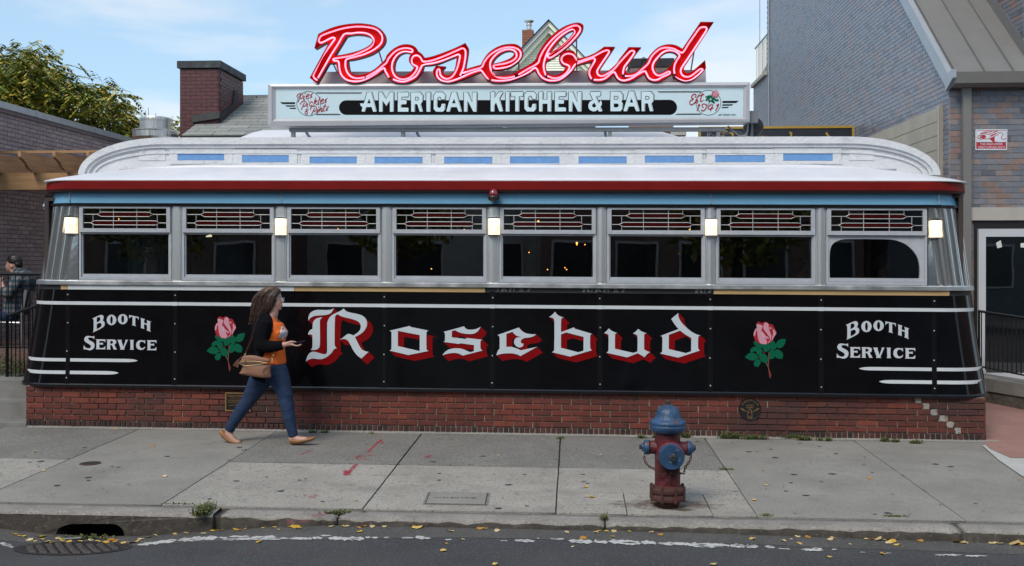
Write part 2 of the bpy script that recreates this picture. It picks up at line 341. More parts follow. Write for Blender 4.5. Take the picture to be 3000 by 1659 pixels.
# ground
mat('slab_pale', (0.3223,0.3036,0.2673), 0.9, var=0.16, vs=1.4, bump=0.9, bs=90, spots=[(48,0.56,0.66,(0.12,0.115,0.105),3,0.75),(36,0.62,0.72,(0.46,0.445,0.41),2,0.6),(2.6,0.52,0.75,(0.20,0.185,0.165),5,0.55),(9,0.60,0.70,(0.17,0.16,0.145),4,0.5)])
mat('slab_grey', (0.201,0.1921,0.1722), 0.9, var=0.16, vs=1.4, bump=1.0, bs=90, spots=[(48,0.55,0.65,(0.085,0.085,0.083),3,0.85),(40,0.61,0.70,(0.38,0.37,0.35),2,0.6),(2.0,0.5,0.72,(0.155,0.147,0.132),5,0.5),(8,0.60,0.70,(0.14,0.133,0.12),4,0.45)])
mat('slab_smooth', (0.2465,0.2346,0.2088), 0.9, var=0.14, vs=1.1, bump=0.7, bs=100, spots=[(52,0.58,0.68,(0.13,0.128,0.122),3,0.7),(44,0.63,0.72,(0.38,0.37,0.34),2,0.5),(1.7,0.48,0.72,(0.175,0.165,0.148),5,0.55),(7,0.60,0.70,(0.16,0.15,0.135),4,0.4)])
mat('joint_dirt', (0.055,0.05,0.042), 0.95, var=0.4, vs=20)
mat('gum', (0.045,0.045,0.055), 0.8, var=0.3)
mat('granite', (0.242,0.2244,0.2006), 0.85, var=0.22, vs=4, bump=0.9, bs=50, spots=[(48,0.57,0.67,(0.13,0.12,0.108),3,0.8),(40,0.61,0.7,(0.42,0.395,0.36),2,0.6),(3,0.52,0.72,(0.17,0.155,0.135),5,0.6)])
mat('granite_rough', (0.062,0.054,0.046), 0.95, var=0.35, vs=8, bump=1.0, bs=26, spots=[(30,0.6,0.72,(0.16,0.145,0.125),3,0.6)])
mat('asphalt', (0.046,0.047,0.050), 0.85, var=0.22, vs=1.1, bump=1.0, bs=110, spots=[(70,0.58,0.68,(0.15,0.148,0.145),3,0.75),(60,0.60,0.70,(0.014,0.014,0.016),2,0.8),(0.7,0.48,0.75,(0.080,0.076,0.072),5,0.5)])
mat('gutter_asphalt', (0.080,0.076,0.071), 0.9, var=0.22, vs=3, bump=1.0, bs=110, spots=[(70,0.58,0.68,(0.18,0.172,0.162),3,0.75),(60,0.60,0.70,(0.02,0.02,0.02),2,0.8)])
mat('cast_iron', (0.040,0.034,0.032), 0.55, 0.4, var=0.3, vs=12, bump=0.5, bs=80)
mat('pit', (0.010,0.008,0.007), 0.95, var=0.5, vs=9)
mat('step_concrete', (0.2028,0.1989,0.1872), 0.9, var=0.2, vs=3, bump=0.5, bs=50, spots=[(2,0.5,0.7,(0.14,0.135,0.125),5,0.6,(1,1,3))])
mat('path_pink', (0.288,0.1573,0.1318), 0.9, var=0.12, vs=3, bump=0.4, bs=90)
mat('path_light', (0.42,0.42,0.40), 0.9, var=0.08, bump=0.3, bs=90)
mat('rubble', (0.10,0.085,0.075), 0.95, var=0.45, vs=9, bump=1.0, bs=22)
mat('leaf_yellow', (0.5,0.3,0.03), 0.6, pal=[(0.55,0.33,0.03),(0.60,0.40,0.10),(0.55,0.42,0.22),(0.42,0.20,0.03),(0.50,0.36,0.15),(0.58,0.45,0.25)], var=0.15, vs=40)
mat('weed', (0.05,0.085,0.02), 0.7, pal=[(0.05,0.10,0.02),(0.09,0.11,0.025),(0.13,0.11,0.03),(0.06,0.085,0.02)], isl=True, var=0.2)
mat('moss', (0.055,0.065,0.02), 0.9, var=0.4, vs=30)
mat('bush_leaf', (0.042,0.084,0.021), 0.6, pal=[(0.042,0.098,0.0168),(0.07,0.126,0.0252),(0.028,0.063,0.014)], isl=True)
mat('tree_leaf', (0.1348,0.1665,0.0276), 0.55, pal=[(0.1156,0.1582,0.01932),(0.183,0.2083,0.02484),(0.08091,0.1199,0.01656),(0.3275,0.2832,0.03036),(0.1444,0.1832,0.02208),(0.4624,0.3331,0.03864)], isl=True, var=0.15)  # mostly greens, with a few yellower leaves mixed in at random
mat('bark', (0.06,0.045,0.035), 0.9, var=0.3)
# hydrant
mat('hydrant_red', (0.105,0.012,0.019), 0.5, var=0.4, vs=8, bump=0.7, bs=45, spots=[(10,0.54,0.70,(0.045,0.016,0.012),5,0.8),(16,0.62,0.70,(0.20,0.055,0.018),3,0.8),(28,0.66,0.70,(0.20,0.05,0.05),2,0.6)])
mat('hydrant_blue', (0.019,0.060,0.135), 0.45, var=0.4, vs=7, bump=0.6, bs=40, spots=[(12,0.56,0.70,(0.018,0.022,0.032),5,0.75),(17,0.63,0.70,(0.12,0.042,0.018),3,0.8),(9,0.70,0.74,(0.35,0.40,0.45),3,0.75),(30,0.66,0.70,(0.10,0.16,0.25),2,0.6)])
mat('hydrant_rust', (0.062,0.022,0.016), 0.75, var=0.35, vs=10, bump=0.7, bs=45, spots=[(9,0.55,0.75,(0.10,0.02,0.018),4,0.7)])
mat('iron_nut', (0.05,0.055,0.06), 0.5, 0.5, var=0.3, vs=20)
# people
mat('skin', (0.50,0.29,0.23), 0.5, var=0.05, vs=12)
mat('skin_pale', (0.52,0.33,0.28), 0.5, var=0.05, vs=12)
mat('hair_brown', (0.040,0.021,0.013), 0.42, pal=[(0.030,0.015,0.010),(0.062,0.030,0.017),(0.020,0.011,0.008),(0.105,0.052,0.028),(0.040,0.020,0.012)], isl=True, var=0.2, vs=20)
mat('hair_dark', (0.018,0.012,0.010), 0.45, var=0.2)
mat('hair_grey', (0.16,0.14,0.13), 0.5, var=0.2)
mat('shirt_orange', (0.80,0.15,0.012), 0.75, var=0.10, vs=7, bump=0.35, bs=22)
mat('cardigan', (0.0045,0.0045,0.0065), 0.95, var=0.2, spec=0.12, bump=0.4, bs=22)
mat('denim', (0.008,0.025,0.070), 0.85, var=0.30, vs=8, bump=0.5, bs=18, stretch=(1,1,3), spots=[(4,0.52,0.75,(0.020,0.055,0.13),4,0.55),(2.0,0.56,0.72,(0.028,0.07,0.155),4,0.5,(4,4,13))])  # pale streaks colour in the light catching on creases
mat('shoe_tan', (0.27,0.124,0.045), 0.5, var=0.1)
mat('bag_tan', (0.24,0.115,0.068), 0.55, var=0.12, vs=6, bump=0.3, bs=60)
mat('bag_dark', (0.10,0.05,0.035), 0.6)
mat('brass', (0.65,0.48,0.25), 0.3, 0.9)
mat('phone', (0.03,0.02,0.05), 0.2)
mat('glasses', (0.10,0.35,0.45), 0.2)
mat('lip', (0.36,0.13,0.12), 0.5)
mat('eye_dark', (0.03,0.02,0.02), 0.4)
mat('print_white', (0.62,0.63,0.68), 0.7)
mat('shirt_pink', (0.30,0.17,0.19), 0.8)
mat('shirt_red', (0.16,0.02,0.02), 0.8)
mat('chair_alu', (0.45,0.47,0.49), 0.35, 0.8)
mat('chair_black', (0.01,0.009,0.010), 0.6)
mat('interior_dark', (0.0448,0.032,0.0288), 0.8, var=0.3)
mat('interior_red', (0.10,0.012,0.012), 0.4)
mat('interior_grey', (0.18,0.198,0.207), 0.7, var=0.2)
mat('curtain', (0.44,0.484,0.506), 0.9, var=0.25, vs=3, stretch=(14,1,0.3))
mat('stained_red', (0.0425,0.003,0.0035), 0.12, spec=0.4)
mat('stucco', (0.50,0.48,0.43), 0.9, var=0.1)
mat('far_brick', (0.24,0.16,0.13), 0.9, var=0.2)
mat('far_window', (0.03,0.035,0.04), 0.2)
mat('spray_red', (0.42,0.03,0.06), 0.8, var=0.2)
mat('car_silver', (0.42,0.43,0.45), 0.25, 0.7, coat=0.8)
mat('car_glass', (0.01,0.012,0.014), 0.08)
mat('tyre', (0.012,0.012,0.012), 0.8)

def glass_mat(name, tint, ior=1.5, rough=0.0):
    m = bpy.data.materials.new(name); m.use_nodes = True; t = m.node_tree; n = t.nodes; l = t.links; n.clear(); MT[name] = m
    o = n.new('ShaderNodeOutputMaterial'); a = n.new('ShaderNodeBsdfTransparent'); a.inputs['Color'].default_value = (*tint, 1)
    g = n.new('ShaderNodeBsdfGlossy'); g.inputs['Roughness'].default_value = rough; g.inputs['Color'].default_value = (0.9, 0.92, 0.95, 1)
    f = n.new('ShaderNodeFresnel'); f.inputs['IOR'].default_value = ior; x = n.new('ShaderNodeMixShader')
    geo = n.new('ShaderNodeNewGeometry'); nzn = n.new('ShaderNodeTexNoise'); nzn.inputs['Scale'].default_value = 1.3; bp = n.new('ShaderNodeBump'); bp.inputs['Strength'].default_value = 0.02; bp.inputs['Distance'].default_value = 0.05
    l.new(geo.outputs['Position'], nzn.inputs['Vector']); l.new(nzn.outputs['Fac'], bp.inputs['Height']); l.new(bp.outputs['Normal'], g.inputs['Normal'])
    l.new(f.outputs['Fac'], x.inputs['Fac']); l.new(a.outputs['BSDF'], x.inputs[1]); l.new(g.outputs['BSDF'], x.inputs[2]); l.new(x.outputs['Shader'], o.inputs['Surface'])
    return m
glass_mat('pane_glass', (0.62,0.68,0.70), 2.05)
glass_mat('pane_red', (0.16,0.008,0.008), 1.5)
glass_mat('door_glass', (0.34,0.38,0.38), 2.2)
glass_mat('lens_glass', (0.85,0.92,0.95), 1.5)
def worn_mat(name, col, lo, hi, scale, stretch=(1, 1, 1), soft=False, rough=0.8):
    """paint that has flaked or dusted away in places"""
    m = mat(name, col, rough, var=0.1, vs=20); t = m.node_tree; n = t.nodes; l = t.links; b = n['Principled BSDF']; o = n['Material Output']
    geo = n.new('ShaderNodeNewGeometry'); mp = n.new('ShaderNodeMapping'); mp.inputs['Scale'].default_value = stretch; q = n.new('ShaderNodeTexNoise'); q.inputs['Scale'].default_value = scale; q.inputs['Detail'].default_value = 8; q.inputs['Roughness'].default_value = 0.65
    r = n.new('ShaderNodeMapRange'); r.inputs['From Min'].default_value = lo; r.inputs['From Max'].default_value = hi; x = n.new('ShaderNodeMixShader'); tr = n.new('ShaderNodeBsdfTransparent')
    l.new(geo.outputs['Position'], mp.inputs['Vector']); l.new(mp.outputs['Vector'], q.inputs['Vector']); l.new(q.outputs['Fac'], r.inputs['Value']); l.new(r.outputs['Result'], x.inputs['Fac']); l.new(tr.outputs['BSDF'], x.inputs[1]); l.new(b.outputs['BSDF'], x.inputs[2]); l.new(x.outputs['Shader'], o.inputs['Surface'])
    return m
worn_mat('road_paint', (0.46,0.46,0.44), 0.43, 0.46, 30, (0.45, 1.6, 1))
worn_mat('spray_paint', (0.40,0.028,0.06), 0.34, 0.62, 38)
worn_mat('spray_faint', (0.36,0.05,0.07), 0.42, 0.95, 16)
worn_mat('rust_stain', (0.085,0.045,0.025), 0.35, 0.80, 6)
# checked cloth
def plaid_mat():
    m = mat('plaid', (0.05,0.11,0.16), 0.85); t = m.node_tree; n = t.nodes; l = t.links; b = n['Principled BSDF']; geo = n.new('ShaderNodeNewGeometry'); sp = n.new('ShaderNodeSeparateXYZ'); l.new(geo.outputs['Position'], sp.inputs['Vector'])
    def stripe(sock, f):
        a = n.new('ShaderNodeMath'); a.operation = 'MULTIPLY'; a.inputs[1].default_value = f; l.new(sock, a.inputs[0]); s = n.new('ShaderNodeMath'); s.operation = 'SINE'; l.new(a.outputs[0], s.inputs[0]); g = n.new('ShaderNodeMath'); g.operation = 'GREATER_THAN'; g.inputs[1].default_value = 0.1; l.new(s.outputs[0], g.inputs[0]); return g.outputs[0]
    ad = n.new('ShaderNodeMath'); ad.operation = 'ADD'; l.new(stripe(sp.outputs['X'], 85), ad.inputs[0]); l.new(stripe(sp.outputs['Z'], 85), ad.inputs[1])
    h = n.new('ShaderNodeMath'); h.operation = 'MULTIPLY'; h.inputs[1].default_value = 0.5; l.new(ad.outputs[0], h.inputs[0])
    cr = n.new('ShaderNodeValToRGB'); cr.color_ramp.interpolation = 'CONSTANT'; cr.color_ramp.elements.new(0.3); cr.color_ramp.elements.new(0.8)
    for e, (p, c) in zip(cr.color_ramp.elements, [(0, (0.20,0.155,0.145)), (0.3, (0.035,0.075,0.105)), (0.8, (0.012,0.028,0.045)), (1.0, (0.012,0.028,0.045))]): e.position = p; e.color = (*c, 1)
    l.new(h.outputs[0], cr.inputs['Fac']); l.new(cr.outputs['Color'], b.inputs['Base Color'])
plaid_mat()
# ================================================================ ground, pavement, kerb, road
KI, KO = -3.245, -3.485                       # kerb inner and outer edge
def rz(x, y):
    dip = 0.135*math.exp(-((x+3.75)/1.10)**2-((y+3.62)/0.80)**2)
    return -0.150 + SLX*x + 0.018*max(0, -(y-KO)) - dip - 0.030*max(0, min(1, (x-0.8)/2.2))
def RD(px, py, dz=0.0):
    """photo pixel -> point on the road"""
    d = ray(px, py); t = 7.0
    for _ in range(60):
        p = CAM+d*t; t += (p.z-rz(p.x, p.y)-dz)/max(1e-6, -d.z)*0.8
    return CAM+d*t
gnd = me_obj('ground', [(-400,-400,-0.5),(400,-400,-0.5),(400,400,-0.5),(-400,400,-0.5)], [(0,1,2,3)], MT['step_concrete']); tag(gnd, 'grey ground stretching away behind the buildings', None, kind='structure')
xs = [-90,-60,-40,-25,-16,-11]+[-8+i*0.16 for i in range(101)]+[11,16,25,40,60,90]
ys = [-13.2,-11,-9,-7.5,-6.5]+[-6+i*0.125 for i in range(21)]
vs = [(x, y, rz(x, y)) for y in ys for x in xs]; n = len(xs)
road = me_obj('road', vs, [(j*n+i, j*n+i+1, (j+1)*n+i+1, (j+1)*n+i) for j in range(len(ys)-1) for i in range(n-1)], MT['asphalt'], smooth=True)
tag(road, 'dark grey asphalt road in front of the kerb', None, kind='structure')
# lighter, dusty gutter strip along the kerb
gx = [-8+i*0.2 for i in range(81)]
def gut_w(x): return 0.30+0.05*mnoise.noise(Vector((x*1.1, 3, 0)))+(0.15*math.exp(-((x+2.2)/0.6)**2))
v = []
for x in gx:
    for k in range(4):
        y = KO+0.02-(gut_w(x)+0.02)*k/3; v.append((x, y, rz(x, y)+0.002))
me_obj('gutter_strip', v, [(i*4+k, i*4+k+1, i*4+k+5, i*4+k+4) for i in range(len(gx)-1) for k in range(3)], MT['gutter_asphalt'], road, True)
# worn white edge line: painted stretches with ragged gaps
def strip(name, pts, wid, m, parent, dz=0.008):
    v = []; f = []
    for i, (px, py, wf) in enumerate(pts):
        c = RD(px, py)
        for k in range(3):
            y = c.y+(k-1)*wid*0.5*wf; v.append((c.x, y, rz(c.x, y)+dz))
        if i:
            a = (i-1)*3; f += [(a, a+1, a+4, a+3), (a+1, a+2, a+5, a+4)]
    return me_obj(name, v, f, m, parent)
rng = random.Random(3)
def flake(px0, px1, y0, y1, th):
    """one ragged piece of road paint between two photo columns"""
    nseg = max(5, int((px1-px0)/7)); top, bot = [], []
    for i in range(nseg+1):
        t = i/nseg; px = px0+(px1-px0)*t; py = y0+(y1-y0)*t; e = min(1, 6*t, 6*(1-t))**0.5
        a = th*e*(0.5+0.9*rng.random()); b = th*e*(0.5+0.9*rng.random()); top.append((px+rng.uniform(-2, 2), py-a)); bot.append((px+rng.uniform(-2, 2), py+b))
    pts = [RD(*p) for p in top+bot[::-1]]; pts = [Vector((p.x, p.y, rz(p.x, p.y)+0.0042)) for p in pts]; m = nseg+1
    return pts, [(i, i+1, 2*m-2-i, 2*m-1-i) for i in range(m-1)]
mk = MB()
for a, b, y0, y1, th in [(402,520,1599,1584,4),(520,640,1584,1576,5.5),(640,668,1576,1578,2.5),(668,735,1574,1573,2.5),(650,850,1582,1579,3.2),(735,810,1577,1576,5),(846,893,1579,1579,3.5),(880,917,1580,1579,3),(915,945,1578,1578,3.5),(938,972,1571,1571,1.6),(960,1068,1579,1580,5.5),(1070,1086,1576,1577,2.5),(1086,1110,1577,1577,2),(1122,1142,1576,1577,2.4),(1176,1215,1577,1578,2.6),(1215,1262,1576,1578,4),(1303,1323,1583,1583,2),(1465,1488,1586,1586,1.6),(1505,1567,1586,1586,4.2),(1572,1580,1579,1579,1.5),(1610,1655,1580,1581,2.2),(1664,1740,1585,1590,5),(1738,1780,1588,1591,4.5),(1780,1880,1588,1593,6),(1876,1925,1590,1593,5.5),(1925,2010,1594,1595,4),(2000,2140,1596,1601,5.5),(2135,2185,1601,1602,6),(2183,2223,1601,1603,4.5),(2240,2272,1603,1606,3.5),(2278,2318,1609,1611,1.6),(2345,2412,1612,1613,3.2),(2378,2410,1608,1608,2),(2437,2450,1611,1612,1.5),(2520,2535,1620,1620,1.4),(2595,2612,1622,1622,1.2),(2738,2822,1627,1629,2.6),(2826,2898,1630,1631,2.4),(0,40,1593,1606,5),(-120,0,1592,1594,5)]:
    mk.add(*flake(a, b, y0, y1, th))
mo = mk.build('line_paint', MT['road_paint'], road); mo['kind'] = 'stuff'
strip('spray_mark', [(640,1700,1),(680,1655,1),(720,1630,1),(770,1608,0.8),(790,1600,0.3)], 0.07, MT['spray_faint'], road)

# pavement: dirt bed with separate slabs
def gtop(x, y): return GZ0 + SLX*x + 0.020*y
def bed():
    v = [(x, y, gtop(x, y)-0.02) for y in (0.3, KI) for x in (-60, 60)]
    return me_obj('sidewalk', v, [(0, 2, 3, 1)], MT['joint_dirt'])
walk = tag(bed(), 'grey concrete pavement between the kerb and the diner', None, kind='structure')
def slab(x0, x1, y0, y1, m, dz=0.0, gap=0.008, skew=(0, 0)):
    b = bmesh.new(); nx = max(2, int(abs(x1-x0)/0.2)); ny = max(2, int(abs(y1-y0)/0.2))
    a0, a1, c0, c1 = x0+gap, x1-gap, y0+gap, y1-gap; g = {}
    for i in range(nx+1):
        for j in range(ny+1):
            x = a0+(a1-a0)*i/nx; y = c0+(c1-c0)*j/ny
            x += skew[0]*(1-j/ny) if i == 0 else skew[1]*(1-j/ny) if i == nx else 0
            e = 1 if i in (0, nx) or j in (0, ny) else 0
            wx = 0.004*mnoise.noise(Vector((x*3, y*3, 5))) if e else 0
            g[i, j] = b.verts.new((x+wx, y+wx, gtop(x, y)+dz+0.0015*mnoise.noise(Vector((x*2, y*2, 1)))))
    for i in range(nx):
        for j in range(ny): b.faces.new((g[i, j], g[i+1, j], g[i+1, j+1], g[i, j+1]))
    rim = [g[i, 0] for i in range(nx+1)]+[g[nx, j] for j in range(1, ny+1)]+[g[i, ny] for i in range(nx-1, -1, -1)]+[g[0, j] for j in range(ny-1, 0, -1)]
    rim = [b.verts.new(q.co.copy()) for q in rim]; low = [b.verts.new((q.co.x, q.co.y, q.co.z-0.05)) for q in rim]
    for i in range(len(rim)): k = (i+1) % len(rim); b.faces.new((rim[i], low[i], low[k], rim[k]))
    me = bpy.data.meshes.new('paving_slab'); b.to_mesh(me); b.free(); me.materials.append(m); me.shade_smooth()
    return link(bpy.data.objects.new('paving_slab', me), walk)
JX = [-12.7,-11.15,-9.58,-8.02,-6.45,-4.88,-3.31,-1.67,-0.13,1.44,3.03,4.62,6.2,7.8,9.4,11.0]
for i in range(len(JX)-1):
    a, b = JX[i], JX[i+1]
    if abs(a+0.13) < .01:
        slab(a, b, -1.62, 0.0, MT['slab_grey']); slab(a, b, -2.55, -1.62, MT['slab_pale'], gap=0.004)
        slab(a, 0.43, KI, -2.55, MT['slab_pale'], gap=0.004); slab(0.43, 1.10, KI, -2.55, MT['slab_pale'], gap=0.005); slab(1.10, b, KI, -2.55, MT['slab_pale'], gap=0.004)
    elif abs(a+4.88) < .01 or a > 1.4: slab(a, b, KI, -1.62+.0045, MT['slab_smooth'], gap=0.005); slab(a, b, -1.62-.0045, 0.0, MT['slab_smooth'], gap=0.005)
    elif abs(a+3.31) < .01: slab(a, b, KI, -1.62, MT['slab_pale']); slab(a, b, -1.62, 0.0, MT['slab_grey'], 0.003)
    elif abs(a+1.67) < .01: slab(a, b, KI, -1.62, MT['slab_pale']); slab(a, b, -1.62, 0.0, MT['slab_grey'])
    else: slab(a, b, KI, -1.62, MT['slab_pale']); slab(a, b, -1.62, 0.0, MT['slab_grey'])
# cement fillet where the wall meets the pavement
fx = [-6.18+i*0.1434 for i in range(76)]
v = []
for x in fx:
    wv = 0.035+0.02*mnoise.noise(Vector((x*2.2, 0, 9)))
    v += [(x, 0.0, gtop(x, 0)+0.022), (x, -wv*0.5, gtop(x, 0)+0.012), (x, -wv, gtop(x, -wv)+0.003)]
me_obj('cement_fillet', v, [(i*3+k, i*3+k+3, i*3+k+4, i*3+k+1) for i in range(len(fx)-1) for k in (0, 1)], MT['slab_smooth'], walk)
# trodden gum
gm = MB(); rg = random.Random(11)
for i in range(150):
    x, y = rg.uniform(-7, 5.5), rg.uniform(KI+.05, -0.1); r = 0.007+0.022*rg.random()**2.2; k = 9; z = gtop(x, y)+0.003
    st = rg.uniform(0, 3); gm.add([(x+math.cos(a)*r*q*1.25, y+math.sin(a)*r*q, z) for a, q in ((2*math.pi*j/k, rg.uniform(0.7, 1.2)) for j in range(k))], [tuple(range(k))])
go = gm.build('gum_spots', MT['gum'], walk); go['kind'] = 'stuff'
# sprayed marks: arrows and a curled letter
def mark(lines, wid, m=None, dz=0.0035):
    mb = MB()
    for li, ln in enumerate(lines):
        q = [G(*p) for p in ln]; n = len(q); A = []
        for j in range(n):
            t = (q[min(j+1, n-1)]-q[max(j-1, 0)]).normalized(); nn = Vector((-t.y, t.x, 0))*wid*0.5; A += [q[j]+nn, q[j]-nn]
        mb.add([(a.x, a.y, gtop(a.x, a.y)+dz+li*0.0003) for a in A], [(2*j, 2*j+1, 2*j+3, 2*j+2) for j in range(n-1)])
    return mb.build('spray_mark', m or MT['spray_paint'], walk)
Z2 = lambda x, y: (1000+x*.3882, 1200+y*.3882)
mark([[Z2(200,325),Z2(250,275),Z2(305,228)],[Z2(262,262),Z2(300,232),Z2(312,262)],[Z2(270,250),Z2(300,240)]], 0.030)
mark([[Z2(235,352),Z2(190,345),Z2(140,348),Z2(110,362),Z2(125,377),Z2(165,382),Z2(205,378)],[Z2(110,362),Z2(190,362)]], 0.025)
mark([[Z2(115,415),Z2(85,445),Z2(50,485),Z2(28,498)],[Z2(30,462),Z2(32,496),Z2(75,492)],[Z2(40,470),Z2(60,480)]], 0.040)
mark([[Z2(640,365),Z2(672,347)]], 0.045); mark([[(880,1333),(895,1328),(915,1321)]], 0.03); mark([[Z2(285,203),Z2(303,202)]], 0.03)
mark([[(840,1530),(905,1525)],[(900,1460),(915,1450)],[(930,1505),(945,1515)]], 0.13, MT['spray_faint'], 0.004)
# rusty stain under the hydrant
st = MB(); c0 = G(1958, 1480); k = 28
st.add([(c0.x+math.cos(2*math.pi*j/k)*0.42*(1+.25*math.sin(j*2.3)), c0.y+math.sin(2*math.pi*j/k)*0.17*(1+.2*math.cos(j*1.7)), gtop(c0.x+math.cos(2*math.pi*j/k)*0.42, c0.y+math.sin(2*math.pi*j/k)*0.17)+0.004) for j in range(k)], [tuple(range(k))])
st.build('rust_stain', MT['rust_stain'], walk)

# kerb: rough granite stones
kerb = tag(me_obj('kerb', [(-60,KI-0.01,-0.45),(60,KI-0.01,-0.75),(60,KI-0.01,gtop(60,KI)-0.03),(-60,KI-0.01,gtop(-60,KI)-0.03)], [(0,1,2,3)], MT['joint_dirt']), 'rough granite kerb along the road', None, kind='structure')
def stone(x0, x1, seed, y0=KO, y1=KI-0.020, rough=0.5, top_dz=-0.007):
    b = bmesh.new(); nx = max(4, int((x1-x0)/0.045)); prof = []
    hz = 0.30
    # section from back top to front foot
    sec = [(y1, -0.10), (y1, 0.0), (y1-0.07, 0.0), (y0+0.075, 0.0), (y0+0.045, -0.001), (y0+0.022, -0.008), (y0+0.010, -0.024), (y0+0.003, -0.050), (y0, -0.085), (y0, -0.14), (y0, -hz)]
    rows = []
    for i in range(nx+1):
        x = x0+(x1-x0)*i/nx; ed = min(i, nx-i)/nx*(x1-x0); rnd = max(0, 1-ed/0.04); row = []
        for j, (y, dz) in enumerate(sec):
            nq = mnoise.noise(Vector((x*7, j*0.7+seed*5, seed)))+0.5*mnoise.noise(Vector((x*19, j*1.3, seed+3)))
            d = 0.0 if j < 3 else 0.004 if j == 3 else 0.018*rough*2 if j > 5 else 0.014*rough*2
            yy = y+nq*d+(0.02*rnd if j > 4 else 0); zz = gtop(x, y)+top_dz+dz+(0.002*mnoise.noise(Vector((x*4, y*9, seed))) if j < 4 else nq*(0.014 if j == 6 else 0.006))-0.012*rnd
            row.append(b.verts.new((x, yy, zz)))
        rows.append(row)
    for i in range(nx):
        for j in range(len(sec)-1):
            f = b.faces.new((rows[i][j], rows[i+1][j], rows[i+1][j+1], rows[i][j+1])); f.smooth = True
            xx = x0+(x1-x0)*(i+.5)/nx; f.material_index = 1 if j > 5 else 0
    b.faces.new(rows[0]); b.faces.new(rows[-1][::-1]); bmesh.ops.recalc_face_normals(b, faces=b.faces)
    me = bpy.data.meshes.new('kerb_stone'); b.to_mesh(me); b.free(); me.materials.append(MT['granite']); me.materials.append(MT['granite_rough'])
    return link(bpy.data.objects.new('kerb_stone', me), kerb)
kx = lambda px: G(px, 1520).x
e1, e2, e3, e4, e5 = kx(604), kx(980), kx(1772), kx(2783), kx(626)
stone(e5, e2-0.008, 2, rough=0.7); stone(e2+0.008, e3-0.006, 3, rough=0.45); stone(e3+0.006, e4-0.012, 4); stone(e4+0.012, e4+2.3, 5); stone(e4+2.32, e4+4.6, 6)
MB().box(e1-.01, e5+.01, KO+.05, KI, -.4, gtop(e1, KI)-.035).build('soil_fill', MT['joint_dirt'], kerb)
# gully stone with its storm water mouth
il = kx(-250)
mo = [(165,1597,1),(163,1568),(172,1548),(200,1538),(250,1535),(300,1535),(340,1537),(356,1548),(364,1566),(368,1597,1)]
ml = loop([(P(a[0], a[1], KO).x, P(a[0], a[1], KO).z)+tuple(a[2:]) for a in mo], 5, closed=False)
top = []
for i in range(61):
    x = il+(e1-il)*i/60; top.append((x, gtop(x, KO)-0.03+0.006*mnoise.noise(Vector((x*8, 2, 2)))))
outl = top+[(e1, -0.5), (ml[-1].x, -0.5)]+[tuple(q) for q in ml[::-1]]+[(ml[0].x, -0.5), (il, -0.5)]
vs_, fs_ = fill([outl], 0.20, lambda u, w, d: Vector((u, KO+d+0.010*mnoise.noise(Vector((u*9, w*14, 4))), w)))
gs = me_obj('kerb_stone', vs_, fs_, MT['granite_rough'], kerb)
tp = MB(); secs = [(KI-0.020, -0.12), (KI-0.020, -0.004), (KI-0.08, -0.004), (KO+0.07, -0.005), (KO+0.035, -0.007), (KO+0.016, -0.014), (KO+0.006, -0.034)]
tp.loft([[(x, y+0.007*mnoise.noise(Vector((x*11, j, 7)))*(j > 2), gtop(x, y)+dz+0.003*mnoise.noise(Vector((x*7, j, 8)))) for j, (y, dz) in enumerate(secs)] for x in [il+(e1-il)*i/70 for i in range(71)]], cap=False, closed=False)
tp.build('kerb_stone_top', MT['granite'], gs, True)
a, b_ = ml[0].x, ml[-1].x
MB().box(a-0.2, b_+0.2, KO+0.19, KI+0.6, -0.8, -0.13).build('gully_chamber', MT['pit'], gs)
# lids
def lid_box(name, label, cat):
    c = [G(1246,1446), G(1437,1446), G(1428,1482), G(1238,1481)]
    return c
hh = thing('utility_cover', 'flat rectangular concrete utility cover set in the pale pavement slab', 'cover', G(1340, 1465))
q = [G(1253,1443), G(1436,1445), G(1429,1482), G(1238,1479)]
def inset(q, t): c = sum(q, Vector())/4; return [p+(c-p)*t for p in q]
for nm, t0, dz, m in (('frame', 0.0, 0.004, 'slab_grey'), ('joint', 0.06, 0.006, 'joint_dirt'), ('lid', 0.10, 0.0085, 'slab_smooth')):
    w_ = inset(q, t0); MB().slab([Vector((p.x, p.y, gtop(p.x, p.y)+dz-0.003)) for p in w_], (0, 0, 0.003)).build(nm, MT[m], hh)
tm = text_mesh('lettering', 'ELECTRIC', 0.055, (0, 0, 0), MT['joint_dirt'], hh, rot=(0, 0, 0), ext=0.0006, align='CENTER', sx=1.2)
cc = sum(q, Vector())/4; tm.data.transform(Matrix.Translation((cc.x+0.02, cc.y-0.015, gtop(cc.x, cc.y)+0.0095)))
MB().box(cc.x-0.20, cc.x-0.13, cc.y-0.006, cc.y+0.006, gtop(cc.x, cc.y)+0.0088, gtop(cc.x, cc.y)+0.0096).build('lift_slot', MT['pit'], hh)
vc = G(265, 1358); vl = thing('valve_cover', 'small round rusty valve cover in the left pavement slab', 'cover', vc)
MB().lathe([(0.0, 0.003), (0.088, 0.0035), (0.100, 0.002), (0.105, -0.01)], (vc.x, vc.y, gtop(vc.x, vc.y)), n=28, cap=False).build('rim', MT['hydrant_rust'], vl)
MB().lathe([(0.0, 0.0045), (0.083, 0.0045), (0.085, 0.002)], (vc.x, vc.y, gtop(vc.x, vc.y)), n=28, cap=False).build('lid', MT['cast_iron'], vl)
